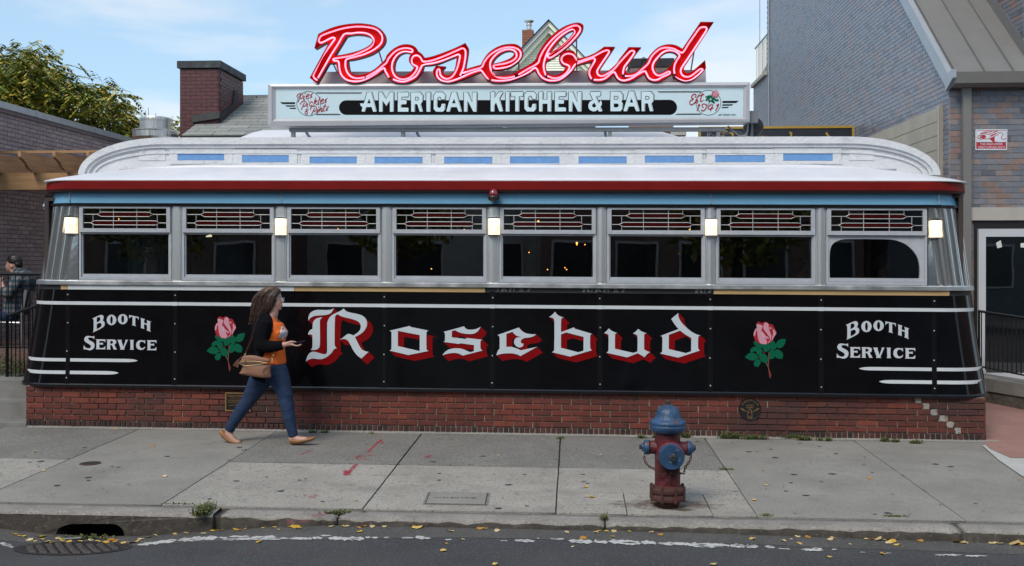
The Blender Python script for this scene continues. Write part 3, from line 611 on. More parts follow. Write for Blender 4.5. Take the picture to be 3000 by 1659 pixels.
# round cast iron drain cover with raised bars
dc = RD(215, 1612); dr = 0.43; dn = thing('drain_cover', 'round cast iron drain cover with raised bars in the gutter', 'drain cover', (dc.x, dc.y, dc.z))
def onroad(x, y, dz): return Vector((x, y, rz(x, y)+dz))
def disc(r0, r1, dz, n=48): return [onroad(dc.x+math.cos(2*math.pi*i/n)*r, dc.y+math.sin(2*math.pi*i/n)*r*0.72, dz) for r in (r0, r1) for i in range(n)], [(i, (i+1) % n, n+(i+1) % n, n+i) for i in range(n)]
me_obj('ring', *disc(dr, dr*0.86, 0.005), MT['cast_iron'], dn)
v, f = disc(dr*0.85, dr*0.80, 0.004); v2, f2 = disc(dr*0.80, 0.001, 0.004)
me_obj('lid', v+v2, f+[tuple(i+len(v) for i in g) for g in f2], MT['cast_iron'], dn)
for r_ in range(-4, 5):
    for c_ in range(-4, 5):
        x, y = dc.x+c_*0.082+(0.041 if r_ % 2 else 0), dc.y+r_*0.062
        if ((x-dc.x)/dr)**2+((y-dc.y)/(dr*0.72))**2 < 0.60:
            z = rz(x, y); MB().hexa([(x-.034, y-.013, z+.005), (x+.030, y-.019, z+.005), (x+.034, y+.013, z+.005), (x-.030, y+.019, z+.005), (x-.024, y-.006, z+.018), (x+.020, y-.010, z+.018), (x+.024, y+.006, z+.018), (x-.020, y+.010, z+.018)]).build('tread_bar', MT['cast_iron'], dn)
# litter in the gutter mouth
lt = RD(205, 1586); bx_ = MB().slab([lt+Vector((-.07, 0, .012)), lt+Vector((.08, .01, .02)), lt+Vector((.085, .03, .024)), lt+Vector((-.065, .02, .014))], (0, 0, 0.004)).build('wrapper', MT['galv']); tag(bx_, 'flat silvery wrapper lying at the gully mouth', 'wrapper')
# ================================================================ the diner
def sh(p): return Vector((p[0], p[1], p[2]+SLX*p[0]))
D = thing('diner', 'long black and white dining car with red cornice, steel trim and painted lettering', 'diner', (-0.8, 0, 0))
RC, DEP = 0.46, 3.5                      # corner radius, depth
def xl(z): return -6.39 + (z-0.43)*0.151
def xr(z): return 4.57 - (z-0.43)*0.1335
def plan(z, o=0.0, depth=DEP, n=12, back=True):
    """outline of the car at height z, pushed outwards by o"""
    a, b, r = xl(z)-o, xr(z)+o, RC+o; y0 = -o; pts = []
    if back: pts.append((a, depth))
    pts += [(a+r-math.cos(t)*r, y0+r-math.sin(t)*r) for t in (math.pi/2*i/n for i in range(n+1))]
    pts += [(b-r+math.sin(t)*r, y0+r-math.cos(t)*r) for t in (math.pi/2*i/n for i in range(n+1))]
    if back: pts.append((b, depth))
    return pts
def band(name, zs, m, parent=None, smooth=False, cap=False):
    """zs: list of (z, outward offset)"""
    return MB().loft([[sh((x, y, z)) for x, y in plan(z, o)] for z, o in zs], cap=cap).build(name, MT[m], parent or D, smooth)
# ---- brick plinth
pl = MB(); bl, br = P(75, 1200, 0).x, P(2889, 1235, 0).x
ZB, ZT = -0.012, 0.462
pl.loft([[sh((x, y, z)) for x, y in ((bl+.012, 0.012), (br-.012, 0.012), (br-.012, DEP), (bl+.012, DEP))] for z in (-0.45, ZT)], cap=True)
plinth = pl.build('brick_plinth', MT['base_mortar'], D)
hh_ = (ZT-ZB)*0.178; ch = (ZT-ZB-hh_)/6
def brick_mesh(name, L, H, Dp, m):
    e = 0.004; mb = MB()
    mb.add([(-L/2,-Dp/2+e,-H/2),(L/2,-Dp/2+e,-H/2),(L/2,Dp/2,-H/2),(-L/2,Dp/2,-H/2),(-L/2,-Dp/2+e,H/2),(L/2,-Dp/2+e,H/2),(L/2,Dp/2,H/2),(-L/2,Dp/2,H/2),(-L/2+e,-Dp/2,-H/2+e),(L/2-e,-Dp/2,-H/2+e),(L/2-e,-Dp/2,H/2-e),(-L/2+e,-Dp/2,H/2-e)],
           [(1,2,6,5),(2,3,7,6),(3,0,4,7),(0,3,2,1),(4,5,6,7),(8,9,10,11),(0,1,9,8),(1,5,10,9),(5,4,11,10),(4,0,8,11)])
    me = bpy.data.meshes.new(name); me.from_pydata([tuple(v) for v in mb.v], [], mb.f); me.materials.append(m); return me
bm1 = brick_mesh('brick', 0.2035, ch-0.0095, 0.10, MT['base_brick']); bm2 = brick_mesh('header_brick', 0.0475, hh_-0.011, 0.10, MT['header_brick'])
half = brick_mesh('brick', 0.098, ch-0.0095, 0.10, MT['base_brick'])
rb = random.Random(5); nb = 0
def put(name, me, x, y, z, parent, rz_=0.0):
    o = bpy.data.objects.new(name, me); o.location = (x, y, z+SLX*x); o.rotation_euler = (0, -SLX, rz_); return link(o, parent)
pitch = 0.2135
# the crack at the right end is filled with grey cement: bricks there stop short of it
crack = lambda z: br-0.76+(ZT-z)*1.30
for c in range(6):
    z = ZT-ch*(c+0.5); x = bl+(0.0 if c % 2 else pitch*0.5)+pitch*0.5
    if not c % 2: put('brick', half, bl+pitch*0.25, 0.046, z, plinth)
    while x < br-pitch*0.5+0.01:
        cx = crack(z); a_, b_2 = x-pitch*.5+.005, x+pitch*.5-.005
        if a_ < cx+.035 and b_2 > cx-.035:
            for u0, u1 in ((a_, cx-.034), (cx+.034, b_2)):
                if u1-u0 > .025: put('brick', bm1, (u0+u1)/2, 0.046, z, plinth).scale = ((u1-u0)/.2035, 1, 1)
        else: put('brick', bm1, x+rb.uniform(-.002, .002), 0.046+rb.uniform(-.003, .002), z+rb.uniform(-.001, .001), plinth)
        x += pitch
    e0, e1 = x-pitch*.5+.005, br-.004
    if e1-e0 > .03: put('brick', bm1, (e0+e1)/2, 0.046, z, plinth).scale = ((e1-e0)/.2035, 1, 1)
    for k in range(4):
        put('brick', bm1, br-0.046, 0.12+pitch*(k+0.5*(c % 2)), z, plinth, math.pi/2)
x = bl+0.03
while x < br-0.02: put('header_brick', bm2, x, 0.046+rb.uniform(-.003, .002), ZB+hh_*0.5, plinth); x += 0.0585
for k in range(14): put('header_brick', bm2, br-0.046, 0.03+0.0585*k, ZB+hh_*0.5, plinth, math.pi/2)
L_ = []; R_ = []
for c in range(6):
    zc_ = ZT-ch*(c+.5); x_ = crack(zc_)
    for dz in (ch*.5, ch*.2, -ch*.2, -ch*.5):
        L_.append(sh((x_-.030+rb.uniform(-.012, .008), -0.007, zc_+dz))); R_.append(sh((x_+.030+rb.uniform(-.008, .012), -0.007, zc_+dz)))
pm_ = MB()
for i in range(len(L_)-1): pm_.add([L_[i], R_[i], R_[i+1], L_[i+1]]+[q+Vector((0, .04, 0)) for q in (L_[i], R_[i], R_[i+1], L_[i+1])], [(0,1,2,3),(0,4,5,1),(1,5,6,2),(2,6,7,3),(3,7,4,0)])
pm_.build('cement_patch', MT['slab_pale'], plinth)
# ---- black enamel skirt: separate sheets between battens, rounded ends
z0p, z1p = ZT+0.004, 1.570
PJ = [(200,1),(515,2),(1127,3),(1443,4),(1758,5),(2080,6),(2404,7),(2735,8)]
pjx = [P(p, 1000, 0).x for p, _ in PJ]
# front sheet row: first and last are the curved ends
def curved_end(side):
    rings = []
    for i in range(9):
        z = z0p+(z1p-z0p)*i/8; o = 0.012+0.03*(1-i/8)**3; pts = plan(z, o, n=14)
        h = len(pts)//2; rings.append([sh((x, y, z)) for x, y in (pts[:h]+[(pjx[0], -o)] if side < 0 else [(pjx[-1], -o)]+pts[h:])])
    return MB().loft(rings, cap=False, closed=False).build('enamel_end_panel', MT['enamel'], D, True)
curved_end(-1); curved_end(1)
for i in range(len(pjx)-1):
    a, b = pjx[i]+0.002, pjx[i+1]-0.002; rings = []
    for k in range(9):
        z = z0p+(z1p-z0p)*k/8; o = 0.012+0.03*(1-k/8)**3; rings.append([sh((x, -o+0.0012*math.sin((x-a)/(b-a)*math.pi)*(1 if i % 2 else -1), z)) for x in (a+(b-a)*j/6 for j in range(7))])
    MB().loft(rings, cap=False, closed=False).build('enamel_panel', MT['enamel'], D, True)
screw = MB().lathe([(0.0085, 0.0), (0.0085, -0.003), (0.005, -0.006), (0.0, -0.0065)], (0, 0, 0), 'y', 8, cap=False)
scm = bpy.data.meshes.new('screw'); scm.from_pydata([tuple(v) for v in screw.v], [], screw.f); scm.materials.append(MT['screw'])
for i, x in enumerate(pjx):
    r = [[sh((x+dx, -(0.012+0.03*(1-(z-z0p)/(z1p-z0p))**3)-dy, z)) for dx, dy in ((-0.028, 0.0), (-0.026, 0.0035), (0.026, 0.0035), (0.028, 0.0))] for z in (z0p+(z1p-z0p)*k/8 for k in range(9))]
    bt = MB().loft(r, cap=False, closed=False).build('batten', MT['enamel_strip'], D)
    for z in (0.56, 0.86, 1.18, 1.50):
        o = bpy.data.objects.new('screw', scm); o.location = sh((x+rb.uniform(-.004, .004), -(0.012+0.03*(1-(z-z0p)/(z1p-z0p))**3)-0.004, z)); link(o, bt)
# lower lip and corner scuffs
band('skirt_lip', [(z0p-0.010, 0.038), (z0p-0.010, 0.050), (z0p+0.018, 0.050), (z0p+0.03, 0.040)], 'black_trim')
# ---- stripes
def stripe(name, za, zb, px0, px1, pointed=0, o=0.017, full=False):
    pts = plan((za+zb)/2, o, n=14)
    if full: path = pts[1:-1]
    else:
        a, b = P(px0, 1000, 0).x, P(px1, 1000, 0).x
        path = [p for p in pts[1:-1] if a < p[0] < b]
        if a > -5.9: path = [(a, -o)]+path
        if b < 4.0: path = path+[(b, -o)]
    bulge = lambda z: 0.03*(1-(z-z0p)/(z1p-z0p))**3
    if pointed:   # sword tip
        e = path[-1] if pointed > 0 else path[0]; s_ = 1 if pointed > 0 else -1
        tip = [(e[0]-s_*0.14, 1.0), (e[0]-s_*0.10, 0.96), (e[0]-s_*0.055, 0.80), (e[0]-s_*0.02, 0.45), (e[0], 0.05)]
        tip = [((x_, -o), k) for x_, k in tip]
        core = [((p[0], p[1]), 1.0) for p in (path[:-1] if pointed > 0 else path[1:])]
        seq = core+tip if pointed > 0 else tip[::-1]+core
    else: seq = [(p, 1.0) for p in path]
    zm, hz = (za+zb)/2, (zb-za)/2; rings = []
    for (x_, y_), k in seq: rings.append([sh((x_, y_-bulge(zm+q*hz), zm+q*hz*k)) for q in (-1, 1)])
    return MB().loft(rings, cap=False, closed=False).build(name, MT['stripe_white'], D)
def zpx(py, px=1500): return P(px, py, -0.02).z-SLX*P(px, py, -0.02).x
stripe('white_stripe', zpx(903.5), zpx(893.5), 0, 0, full=True)
for x in pjx[1:-1]:
    MB().hexa([sh((x+dx, -0.012-dy, z)) for z in (zpx(904.2), zpx(893.0)) for dx, dy in ((-.036, .0), (.036, .0), (.036, -.004), (-.036, -.004))][:8]).build('stripe_joiner', MT['stripe_white'], D) if False else None
    box('stripe_joiner', MT['stripe_white'], D, x-.030, x+.030, -0.024, -0.0185, zpx(904.0)+SLX*x, zpx(893.2)+SLX*x)
za = lambda px, py: P(px, py, -0.03).z-SLX*P(px, py, -0.03).x
s1a, s1b = za(300, 1060.5), za(300, 1051.0); s2a, s2b = za(280, 1097), za(280, 1087)
stripe('white_stripe', s1a, s1b, 60, 196); stripe('white_stripe', s1a, s1b, 209, 406, 1)
stripe('white_stripe', s2a, s2b, 60, 196); stripe('white_stripe', s2a, s2b, 209, 351, 1)
r1a, r1b = za(2640, 1086.5), za(2640, 1076.5); r2a, r2b = za(2660, 1124.5), za(2660, 1114)
stripe('white_stripe', r1a, r1b, 2742, 2950); stripe('white_stripe', r1a, r1b, 2515, 2727, -1)
stripe('white_stripe', r2a, r2b, 2742, 2950); stripe('white_stripe', r2a, r2b, 2573, 2727, -1)
# ---- strip under the sill: bare timber, white trim, printed membrane
tz0, tz1 = 1.563, 1.613
band('membrane', [(1.558, 0.0135), (1.625, 0.0135)], 'membrane')
def trim(name, px0, px1, m, d=0.022):
    a, b = P(px0, 850, -0.02).x, P(px1, 850, -0.02).x
    return MB().hexa([sh(p) for p in ((a,-d-.004,tz0-.004),(b,-d-.004,tz0-.004),(b,-0.006,tz0-.004),(a,-0.006,tz0-.004),(a,-d-.004,tz1),(b,-d-.004,tz1),(b,-0.006,tz1),(a,-0.006,tz1))]).build(name, MT[m], D)
trim('timber_batten', 179, 199, 'timber_pale'); wt = trim('white_trim', 200, 862, 'stripe_white', 0.024)
for px in (217, 366, 531, 697, 846):
    o = bpy.data.objects.new('screw', scm); o.location = sh((P(px, 850, 0).x, -0.028, 1.596)); o.scale = (0.8, 1, 0.8); link(o, wt)
trim('timber_batten', 863, 1421, 'timber_pale'); trim('timber_batten', 2091, 2781, 'timber_pale')
mp_ = MB()
for k, px in enumerate((1425, 1700, 2030)):
    x0 = P(px, 850, 0).x
    for dx, wdt, sl in ((0.02,.03,.3),(0.08,.025,-.3),(0.12,.012,.1),(0.16,.03,.3),(0.21,.02,-.4),(0.25,.02,.3),(0.30,.012,.0),(0.36,.02,.9),(0.40,.02,-.9),(0.45,.02,.6)):
        if px == 2030 and dx > .2: continue
        if px == 1425 and dx < .1: continue
        h = 0.040; mp_.add([sh((x0+dx, -0.0150, 1.570)), sh((x0+dx+wdt, -0.0150, 1.570)), sh((x0+dx+wdt+sl*h, -0.0150, 1.570+h)), sh((x0+dx+sl*h, -0.0150, 1.570+h))], [(0,1,2,3)])
mo = mp_.build('membrane_print', MT['membrane_print'], D); mo['kind'] = 'stuff'
# ---- steel sill
band('sill', [(1.612, 0.012), (1.612, 0.045), (1.616, 0.050), (1.654, 0.050), (1.660, 0.044), (1.666, 0.010)], 'steel_dull')
# ---- window row
WZ0, WZ1 = 1.664, 2.512
WN = [(236,499),(538,802),(845,1113),(1153,1423),(1467,1744),(1782,2063),(2101,2386),(2424,2713)]
band('head_trim', [(2.505, 0.008), (2.505, 0.034), (2.512, 0.040), (2.535, 0.040), (2.540, 0.012)], 'black_trim')
wn_ = []
for i, (a, b) in enumerate(WN):
    xa, xb = P(a-4, 720, 0).x, P(b+3, 720, 0).x; wn_.append((xa, xb))
    S = lambda x, y, z: sh((x, y, z))
    def bar(x0, x1, z0, z1, y0=-0.006, y1=0.06):
        return [S(x0,y0,z0),S(x1,y0,z0),S(x1,y1,z0),S(x0,y1,z0),S(x0,y0,z1),S(x1,y0,z1),S(x1,y1,z1),S(x0,y1,z1)]
    zt, zb_ = zpx(611, 1500), zpx(834, 1500)
    zt, zb_ = WZ1-0.004, WZ0+0.004
    zm0 = 2.208                    # meeting rail
    fr = MB()
    fr.hexa(bar(xa, xa+.024, zb_, zt)).hexa(bar(xb-.024, xb, zb_, zt)).hexa(bar(xa+.024, xb-.024, zt-.026, zt)).hexa(bar(xa+.024, xb-.024, zb_, zb_+.036)).hexa(bar(xa+.024, xb-.024, zm0-.020, zm0-.002, .004, .05))
    W_ = fr.build('window', MT['frame_silver'], D)
    up = MB(); ux0, ux1, uz0, uz1 = xa+.008, xb-.008, zm0, zt-.008
    up.hexa(bar(ux0, ux0+.042, uz0, uz1, -.020, .02)).hexa(bar(ux1-.042, ux1, uz0, uz1, -.020, .02)).hexa(bar(ux0+.042, ux1-.042, uz1-.022, uz1, -.020, .02)).hexa(bar(ux0+.042, ux1-.042, uz0, uz0+.044, -.024, .02))
    up.build('upper_sash', MT['frame_silver'], W_)
    lo = MB(); lx0, lx1 = xa+.022, xb-.022
    if i < 7:
        lo.hexa(bar(lx0, lx0+.016, zb_+.034, zm0-.018, .012, .05)).hexa(bar(lx1-.016, lx1, zb_+.034, zm0-.018, .012, .05)).hexa(bar(lx0+.016, lx1-.016, zb_+.034, zb_+.068, .010, .05))
        lo.build('lower_sash', MT['frame_silver'], W_)
    else:          # last window: a rounded opening cut in a painted sheet
        hl = loop([(lx0+.02, zb_+.075, 1), (lx1-.055, zb_+.075, 1), (lx1-.052, zb_+.20), (lx1-.085, zb_+.32), (lx1-.18, zb_+.43), (lx1-.30, zb_+.485), (lx1-.42, zb_+.497), (lx0+.22, zb_+.497), (lx0+.13, zb_+.487), (lx0+.05, zb_+.44), (lx0+.022, zb_+.35)], 8)
        vs_, fs_ = fill([[(lx0, zb_+.038), (lx1, zb_+.038), (lx1, zm0), (lx0, zm0)], hl], 0.03, lambda u, v, d: sh((u, 0.010+d, v)))
        me_obj('lower_sash', vs_, fs_, MT['frame_silver'], W_)
    g = MB().add([S(lx0,.035,zb_+.04),S(lx1,.035,zb_+.04),S(lx1,.035,zm0+.01),S(lx0,.035,zm0+.01)], [(0,1,2,3)]).build('pane', MT['pane_glass'], W_)
    # leaded light
    gx0, gx1, gz0_, gz1_ = ux0+.042, ux1-.042, uz0+.044, uz1-.022
    MB().add([S(gx0,.006,gz0_),S(gx1,.006,gz0_),S(gx1,.006,gz1_),S(gx0,.006,gz1_)], [(0,1,2,3)]).build('pane', MT['pane_glass'], W_)
    U = lambda u, v, y=0.0: S(gx0+(gx1-gx0)*u, y, gz1_-(gz1_-gz0_)*v)
    ld = MB()
    def came(*p): ld.tube([U(u, v, -.001) for u, v in p], 0.0040, 5)
    v1, v2, v3, v4 = 0.19, 0.41, 0.62, 0.83; vm1, vm2 = 0.30, 0.725
    for u in (0.36, 0.64): came((u, 0), (u, 1))
    came((0.165, v1+.11), (0.215, v1), (0.785, v1), (0.835, v1+.11), (0.785, v2), (0.215, v2), (0.165, v1+.11))
    came((0.085, vm2), (0.135, v3), (0.865, v3), (0.915, vm2), (0.865, v4), (0.135, v4), (0.085, vm2))
    came((0, vm1), (0.165, vm1)); came((0.835, vm1), (1, vm1)); came((0, vm2), (0.085, vm2)); came((0.915, vm2), (1, vm2))
    came((0.20, 0), (0.20, v1+.02)); came((0.80, 0), (0.80, v1+.02)); came((0.115, vm1), (0.115, v3+.03)); came((0.885, vm1), (0.885, v3+.03)); came((0.115, v4-.03), (0.115, 1)); came((0.885, v4-.03), (0.885, 1))
    ld.build('leading', MT['came'], W_)
    for q in (((0.165, v1+.11), (0.215, v1), (0.785, v1), (0.835, v1+.11), (0.785, v2), (0.215, v2)), ((0.085, vm2), (0.135, v3), (0.865, v3), (0.915, vm2), (0.865, v4), (0.135, v4))):
        MB().slab([U(u, v, .001) for u, v in q], (0, 0.003, 0)).build('red_pane', MT['stained_red'], W_)
# pilasters between the windows: folded steel covers
def pil(xa, xb):
    w_ = xb-xa; prof = [(0, .03), (0, -.004), (.10, -.012), (.13, -.002), (.17, -.002), (.20, -.014), (.5, -.020), (.80, -.014), (.83, -.002), (.87, -.002), (.90, -.012), (1, -.004), (1, .03)]
    return MB().loft([[sh((xa+w_*u, y, z)) for u, y in prof] for z in (WZ0, WZ1)], cap=False, closed=False).build('steel_pilaster', MT['steel'], D)
for i in range(7): pil(wn_[i][1]+.002, wn_[i+1][0]-.002)
# fluted steel corners
def flutes(side):
    rings = []
    for k in range(9):
        z = WZ0+(WZ1-WZ0)*k/8; a, b = xl(z), xr(z); r = RC; pts = []
        n = 60
        for i in range(n+1):
            t = math.pi/2*i/n; ph = (i/n*6.0) % 1.0; d = 0.034*abs(math.sin(math.pi*ph))**0.8; rr = r+0.004-0.024+d
            if side < 0: pts.append((a+r-math.cos(t)*rr, r-math.sin(t)*rr))
            else: pts.append((b-r+math.sin(t)*rr, r-math.cos(t)*rr))
        e = wn_[0][0] if side < 0 else wn_[-1][1]
        pts = [(a-.002, DEP)]+pts+[(e-.012 if side < 0 else e, 0.0)] if side < 0 else [(e+.012, 0.0)]+pts+[(b+.002, DEP)]
        rings.append([sh((x, y, z)) for x, y in pts])
    return MB().loft(rings, cap=False, closed=False).build('fluted_steel_corner', MT['steel_flute'], D)
flutes(-1); flutes(1)
# ---- bands above
band('blue_band', [(2.540, 0.010), (2.664, 0.004)], 'blue_band')
for px in (205, 825, 2083, 2750):
    x = P(px, 575, 0).x; MB().tube([sh((x+.004*math.sin(k*2), -0.012+.001*k, 2.545+.03*k)) for k in range(5)], 0.005, 5).build('band_seam', MT['steel_dull'], D)
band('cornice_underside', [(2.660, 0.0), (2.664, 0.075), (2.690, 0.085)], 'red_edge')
band('red_cornice', [(2.688, 0.080), (2.690, 0.090), (2.776, 0.094), (2.784, 0.086), (2.788, 0.05)], 'red_cornice')
# ---- lower roof: rises from the cornice to the raised clerestory
YC = 0.86                                # plane of the clerestory face
roofr = []
prof = [(0.0, 2.786, 0.088), (0.02, 2.800, 0.080), (0.12, 2.832, 0.0), (0.3, 2.880, -0.16), (0.55, 2.950, -0.42), (0.8, 3.000, -0.68), (1.0, 3.030, -0.92)]
ctop = []
cxl, cxr = P(243, 508, YC).x, P(2742, 515, YC).x
for t, z, o in prof:
    a, b = xl(2.75)-o*1.25+0.10*t*0, xr(2.75)+o*1.25; r = max(0.46+o*0.35, 0.2); y0 = -o; n = 14; pts = [(a, DEP)]
    pts += [(a+r-math.cos(q)*r, y0+r-math.sin(q)*r) for q in (math.pi/2*i/n for i in range(n+1))]
    pts += [(b-r+math.sin(q)*r, y0+r-math.cos(q)*r) for q in (math.pi/2*i/n for i in range(n+1))]+[(b, DEP)]
    roofr.append([sh((x, y, z)) for x, y in pts])
MB().loft(roofr, cap=True).build('lower_roof', MT['white_roof'], D, True)
# ---- clerestory: flat face with rounded shoulders and painted-over lights
def cz(py, px=1500): q = P(px, py, YC); return q.z-SLX*q.x
CT = cz(412); CB = 2.93
def arch(inset, n=16):
    """upper outline of the clerestory from left foot to right foot"""
    a, b = cxl+inset, cxr-inset; rx, rzz = 1.02-inset*0.9, CT-inset-CB
    lft = [(a+rx-math.cos(t)*rx, CB+math.sin(t)*rzz) for t in (math.pi/2*i/n for i in range(n+1))]
    rgt = [(b-rx+math.sin(t)*rx, CB+math.cos(t)*rzz) for t in (math.pi/2*i/n for i in range(n+1))]
    return lft+rgt
o0 = arch(0.0)
vs_, fs_ = fill([[Vector(p) for p in o0]], 0.05, lambda u, v, d: sh((u, YC+d, v)))
cf = me_obj('clerestory_face', vs_, fs_, MT['white_moulding'], D)
def sweep(name, i0, i1, y0, y1):
    a, b = arch(i0), arch(i1); rings = []
    for p, q in zip(a, b): rings.append([sh((p[0], y1, p[1])), sh((p[0], y0, p[1])), sh((q[0], y0, q[1])), sh((q[0], y1, q[1]))])
    return MB().loft(rings, cap=True).build(name, MT['white_moulding'], cf, False)
sweep('rim_moulding', -0.035, 0.045, YC-0.055, YC+0.02); sweep('rim_moulding', 0.045, 0.085, YC-0.030, YC+0.02); sweep('rim_moulding', 0.13, 0.155, YC-0.018, YC+0.02)
fm = []; fa, fb = cxl+.45, cxr-.45
for i in range(41):
    x = fa+(fb-fa)*i/40; k_ = min(1, i/5, (40-i)/5); k_ = k_*k_*(3-2*k_); wob = .004*mnoise.noise(Vector((x*3, 0, 0)))
    fm.append([sh((x, YC-.055*k_-.002, 2.985+.015*k_)), sh((x, YC-.030*k_-.002, 3.0+.040*k_+wob)), sh((x, YC-.010, 3.005+.053*k_+wob)), sh((x, YC+.02, 3.0+.055*k_)), sh((x, YC+.02, 2.97))])
MB().loft(fm, cap=True).build('foot_moulding', MT['white_roof'], cf, True)
CY_ = [(449.5,470.5),(455,476.5),(459.5,479.5),(460,479.5),(460,480),(459,479.5),(459,479.5),(456.5,477.5),(455,476),(450.5,472)]
CL = [(521,658),(710,847),(908,1046),(1098,1239),(1302,1443),(1494,1639),(1695,1836),(1889,2033),(2095,2241),(2294,2439)]
for i, (a, b) in enumerate(CL):
    wv = rb.uniform(-1, 1); y0, y1 = (450, 470) if i < 9 else (452, 472)
    q1, q2 = P((a+b)/2, CY_[i][1], YC), P((a+b)/2, CY_[i][0], YC); za_, zb2 = q1.z-SLX*q1.x, q2.z-SLX*q2.x
    xa, xb = P(a, 460, YC).x, P(b, 460, YC).x
    # raised casing round the light
    cas = MB(); t = 0.035
    def bx4(x0, x1, z0, z1, y): return [sh((x0,y,z0)),sh((x1,y,z0)),sh((x1,YC+.01,z0)),sh((x0,YC+.01,z0)),sh((x0,y,z1)),sh((x1,y,z1)),sh((x1,YC+.01,z1)),sh((x0,YC+.01,z1))]
    X0, X1, Z0, Z1 = xa-.10, xb+.10, max(3.06, za_-.07), zb2+.070
    cas.hexa(bx4(X0, xa, Z0, Z1, YC-.012)).hexa(bx4(xb, X1, Z0, Z1, YC-.012)).hexa(bx4(xa, xb, zb2, Z1, YC-.012)).hexa(bx4(xa, xb, Z0, za_, YC-.012))
    ca = cas.build('clerestory_light', MT['white_moulding'], D)
    k = 14; tp_ = [sh((xa+(xb-xa)*j/k, YC-.006, zb2+rb.uniform(-.003, .002))) for j in range(k+1)]; bt_ = [sh((xa+(xb-xa)*j/k, YC-.006, za_+rb.uniform(-.002, .010))) for j in range(k+1)]
    MB().add(tp_+bt_, [(j, k+1+j, k+2+j, j+1) for j in range(k)]).build('painted_pane', MT['blue_pane_paint'], ca)
    if i < 9:
        x2 = P(CL[i+1][0], 460, YC).x; MB().hexa(bx4(X1+.03, x2-.13, Z0-.01, Z1+.01, YC-.008)).build('panel', MT['white_moulding'], cf)
MB().hexa(bx4(P(408,460,YC).x, P(485,460,YC).x, cz(470), cz(437), YC-.008)).build('panel', MT['white_moulding'], cf); MB().hexa(bx4(P(2487,460,YC).x, P(2560,460,YC).x, cz(470), cz(440), YC-.008)).build('panel', MT['white_moulding'], cf)
def arch_fine():
    a = arch(0.0, 20); l, r = a[:21], a[21:]; m = [(l[-1][0]+(r[0][0]-l[-1][0])*i/60, l[-1][1]+(r[0][1]-l[-1][1])*i/60) for i in range(1, 60)]
    return l+m+r
# upper roof: shallow barrel behind the rim, with soft shoulders
rings = []
for j in range(15):
    y = YC+0.02+(DEP-YC-0.1)*j/14; t = j/14; yy_ = max(0, min(1, (y-1.40)/0.85)); crown = 0.31*yy_*yy_*(3-2*yy_)*(1-max(0, (y-2.6)/1.2)**2)
    ring = [sh((cxl, y, CB-.02))]
    for px_, pz_ in arch_fine():
        u = (px_-cxl)/(cxr-cxl); e = min(1, max(0, (px_-cxl-0.95)/0.95), max(0, (cxr-px_-2.1)/1.2)); e = e*e*(3-2*e)
        ring.append(sh((px_, y, pz_+crown*e)))
    ring.append(sh((cxr, y, CB-.02))); rings.append(ring)
MB().loft(rings, cap=True, closed=True).build('upper_roof', MT['white_roof'], D, True)
# ---- wall lamps
def lamp(px, py0, py1):
    cxx = P(px, 660, -0.05).x; z1, z0 = zpx(py0, px), zpx(py1, px); W = 0.062
    A = part_empty('wall_lamp', D)
    ns = 26; rings = []
    for k in range(ns+1):
        z = z0+(z1-z0)*k/ns; rr = 1.0+(0.035 if k % 2 else 0.0)
        rings.append([sh((cxx+math.sin(t)*W*rr, -0.010-(math.cos(t))*0.075*rr, z)) for t in (math.pi*(i/14-0.5) for i in range(15))])
    MB().loft(rings, cap=True, closed=True).build('glass_shade', MT['lamp_glow'], A)
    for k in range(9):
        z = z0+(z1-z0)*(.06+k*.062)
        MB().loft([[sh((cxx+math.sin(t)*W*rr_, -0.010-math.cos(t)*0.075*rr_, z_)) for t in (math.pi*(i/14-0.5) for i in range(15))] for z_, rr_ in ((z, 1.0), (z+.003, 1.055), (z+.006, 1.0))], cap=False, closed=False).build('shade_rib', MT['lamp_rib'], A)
    for z, h in ((z1, 0.014), (z0-0.014, 0.014)):
        MB().loft([[sh((cxx+math.sin(t)*W*1.02, -0.008-math.cos(t)*0.077, z_)) for t in (math.pi*(i/14-0.5) for i in range(15))] for z_ in (z, z+h)], cap=True).build('end_cap', MT['lamp_chrome'], A)
    MB().hexa([sh(p) for p in ((cxx-.03,-.012,z0-.03),(cxx+.03,-.012,z0-.03),(cxx+.03,.01,z0-.03),(cxx-.03,.01,z0-.03),(cxx-.03,-.012,z1+.03),(cxx+.03,-.012,z1+.03),(cxx+.03,.01,z1+.03),(cxx-.03,.01,z1+.03))]).build('backplate', MT['lamp_chrome'], A)
for px, a, b in ((203, 638, 684), (820, 641, 689), (1447, 641, 688), (2085, 643, 690), (2744, 647, 696)): lamp(px, a, b)
# red beacon on the blue band
bc = sh((P(1446, 575, -0.1).x, -0.06, zpx(592, 1446)))
be = part_empty('beacon_lamp', D)
MB().tube([bc+Vector((0, .06, .05)), bc+Vector((0, .0, .045)), bc+Vector((0, -.03, .06))], 0.034, 10).build('bracket', MT['black_rubber'], be)
MB().lathe([(0.034, -0.014), (0.058, 0.0), (0.062, 0.026), (0.056, 0.042)], bc+Vector((0, -.04, .02)), 'z', 20).build('base', MT['black_rubber'], be)
MB().lathe([(0.054, 0.042), (0.056, 0.058), (0.050, 0.088), (0.036, 0.108), (0.016, 0.119), (0.0, 0.121)], bc+Vector((0, -.04, .02)), 'z', 20, cap=False).build('lens', MT['beacon_red'], be, True)
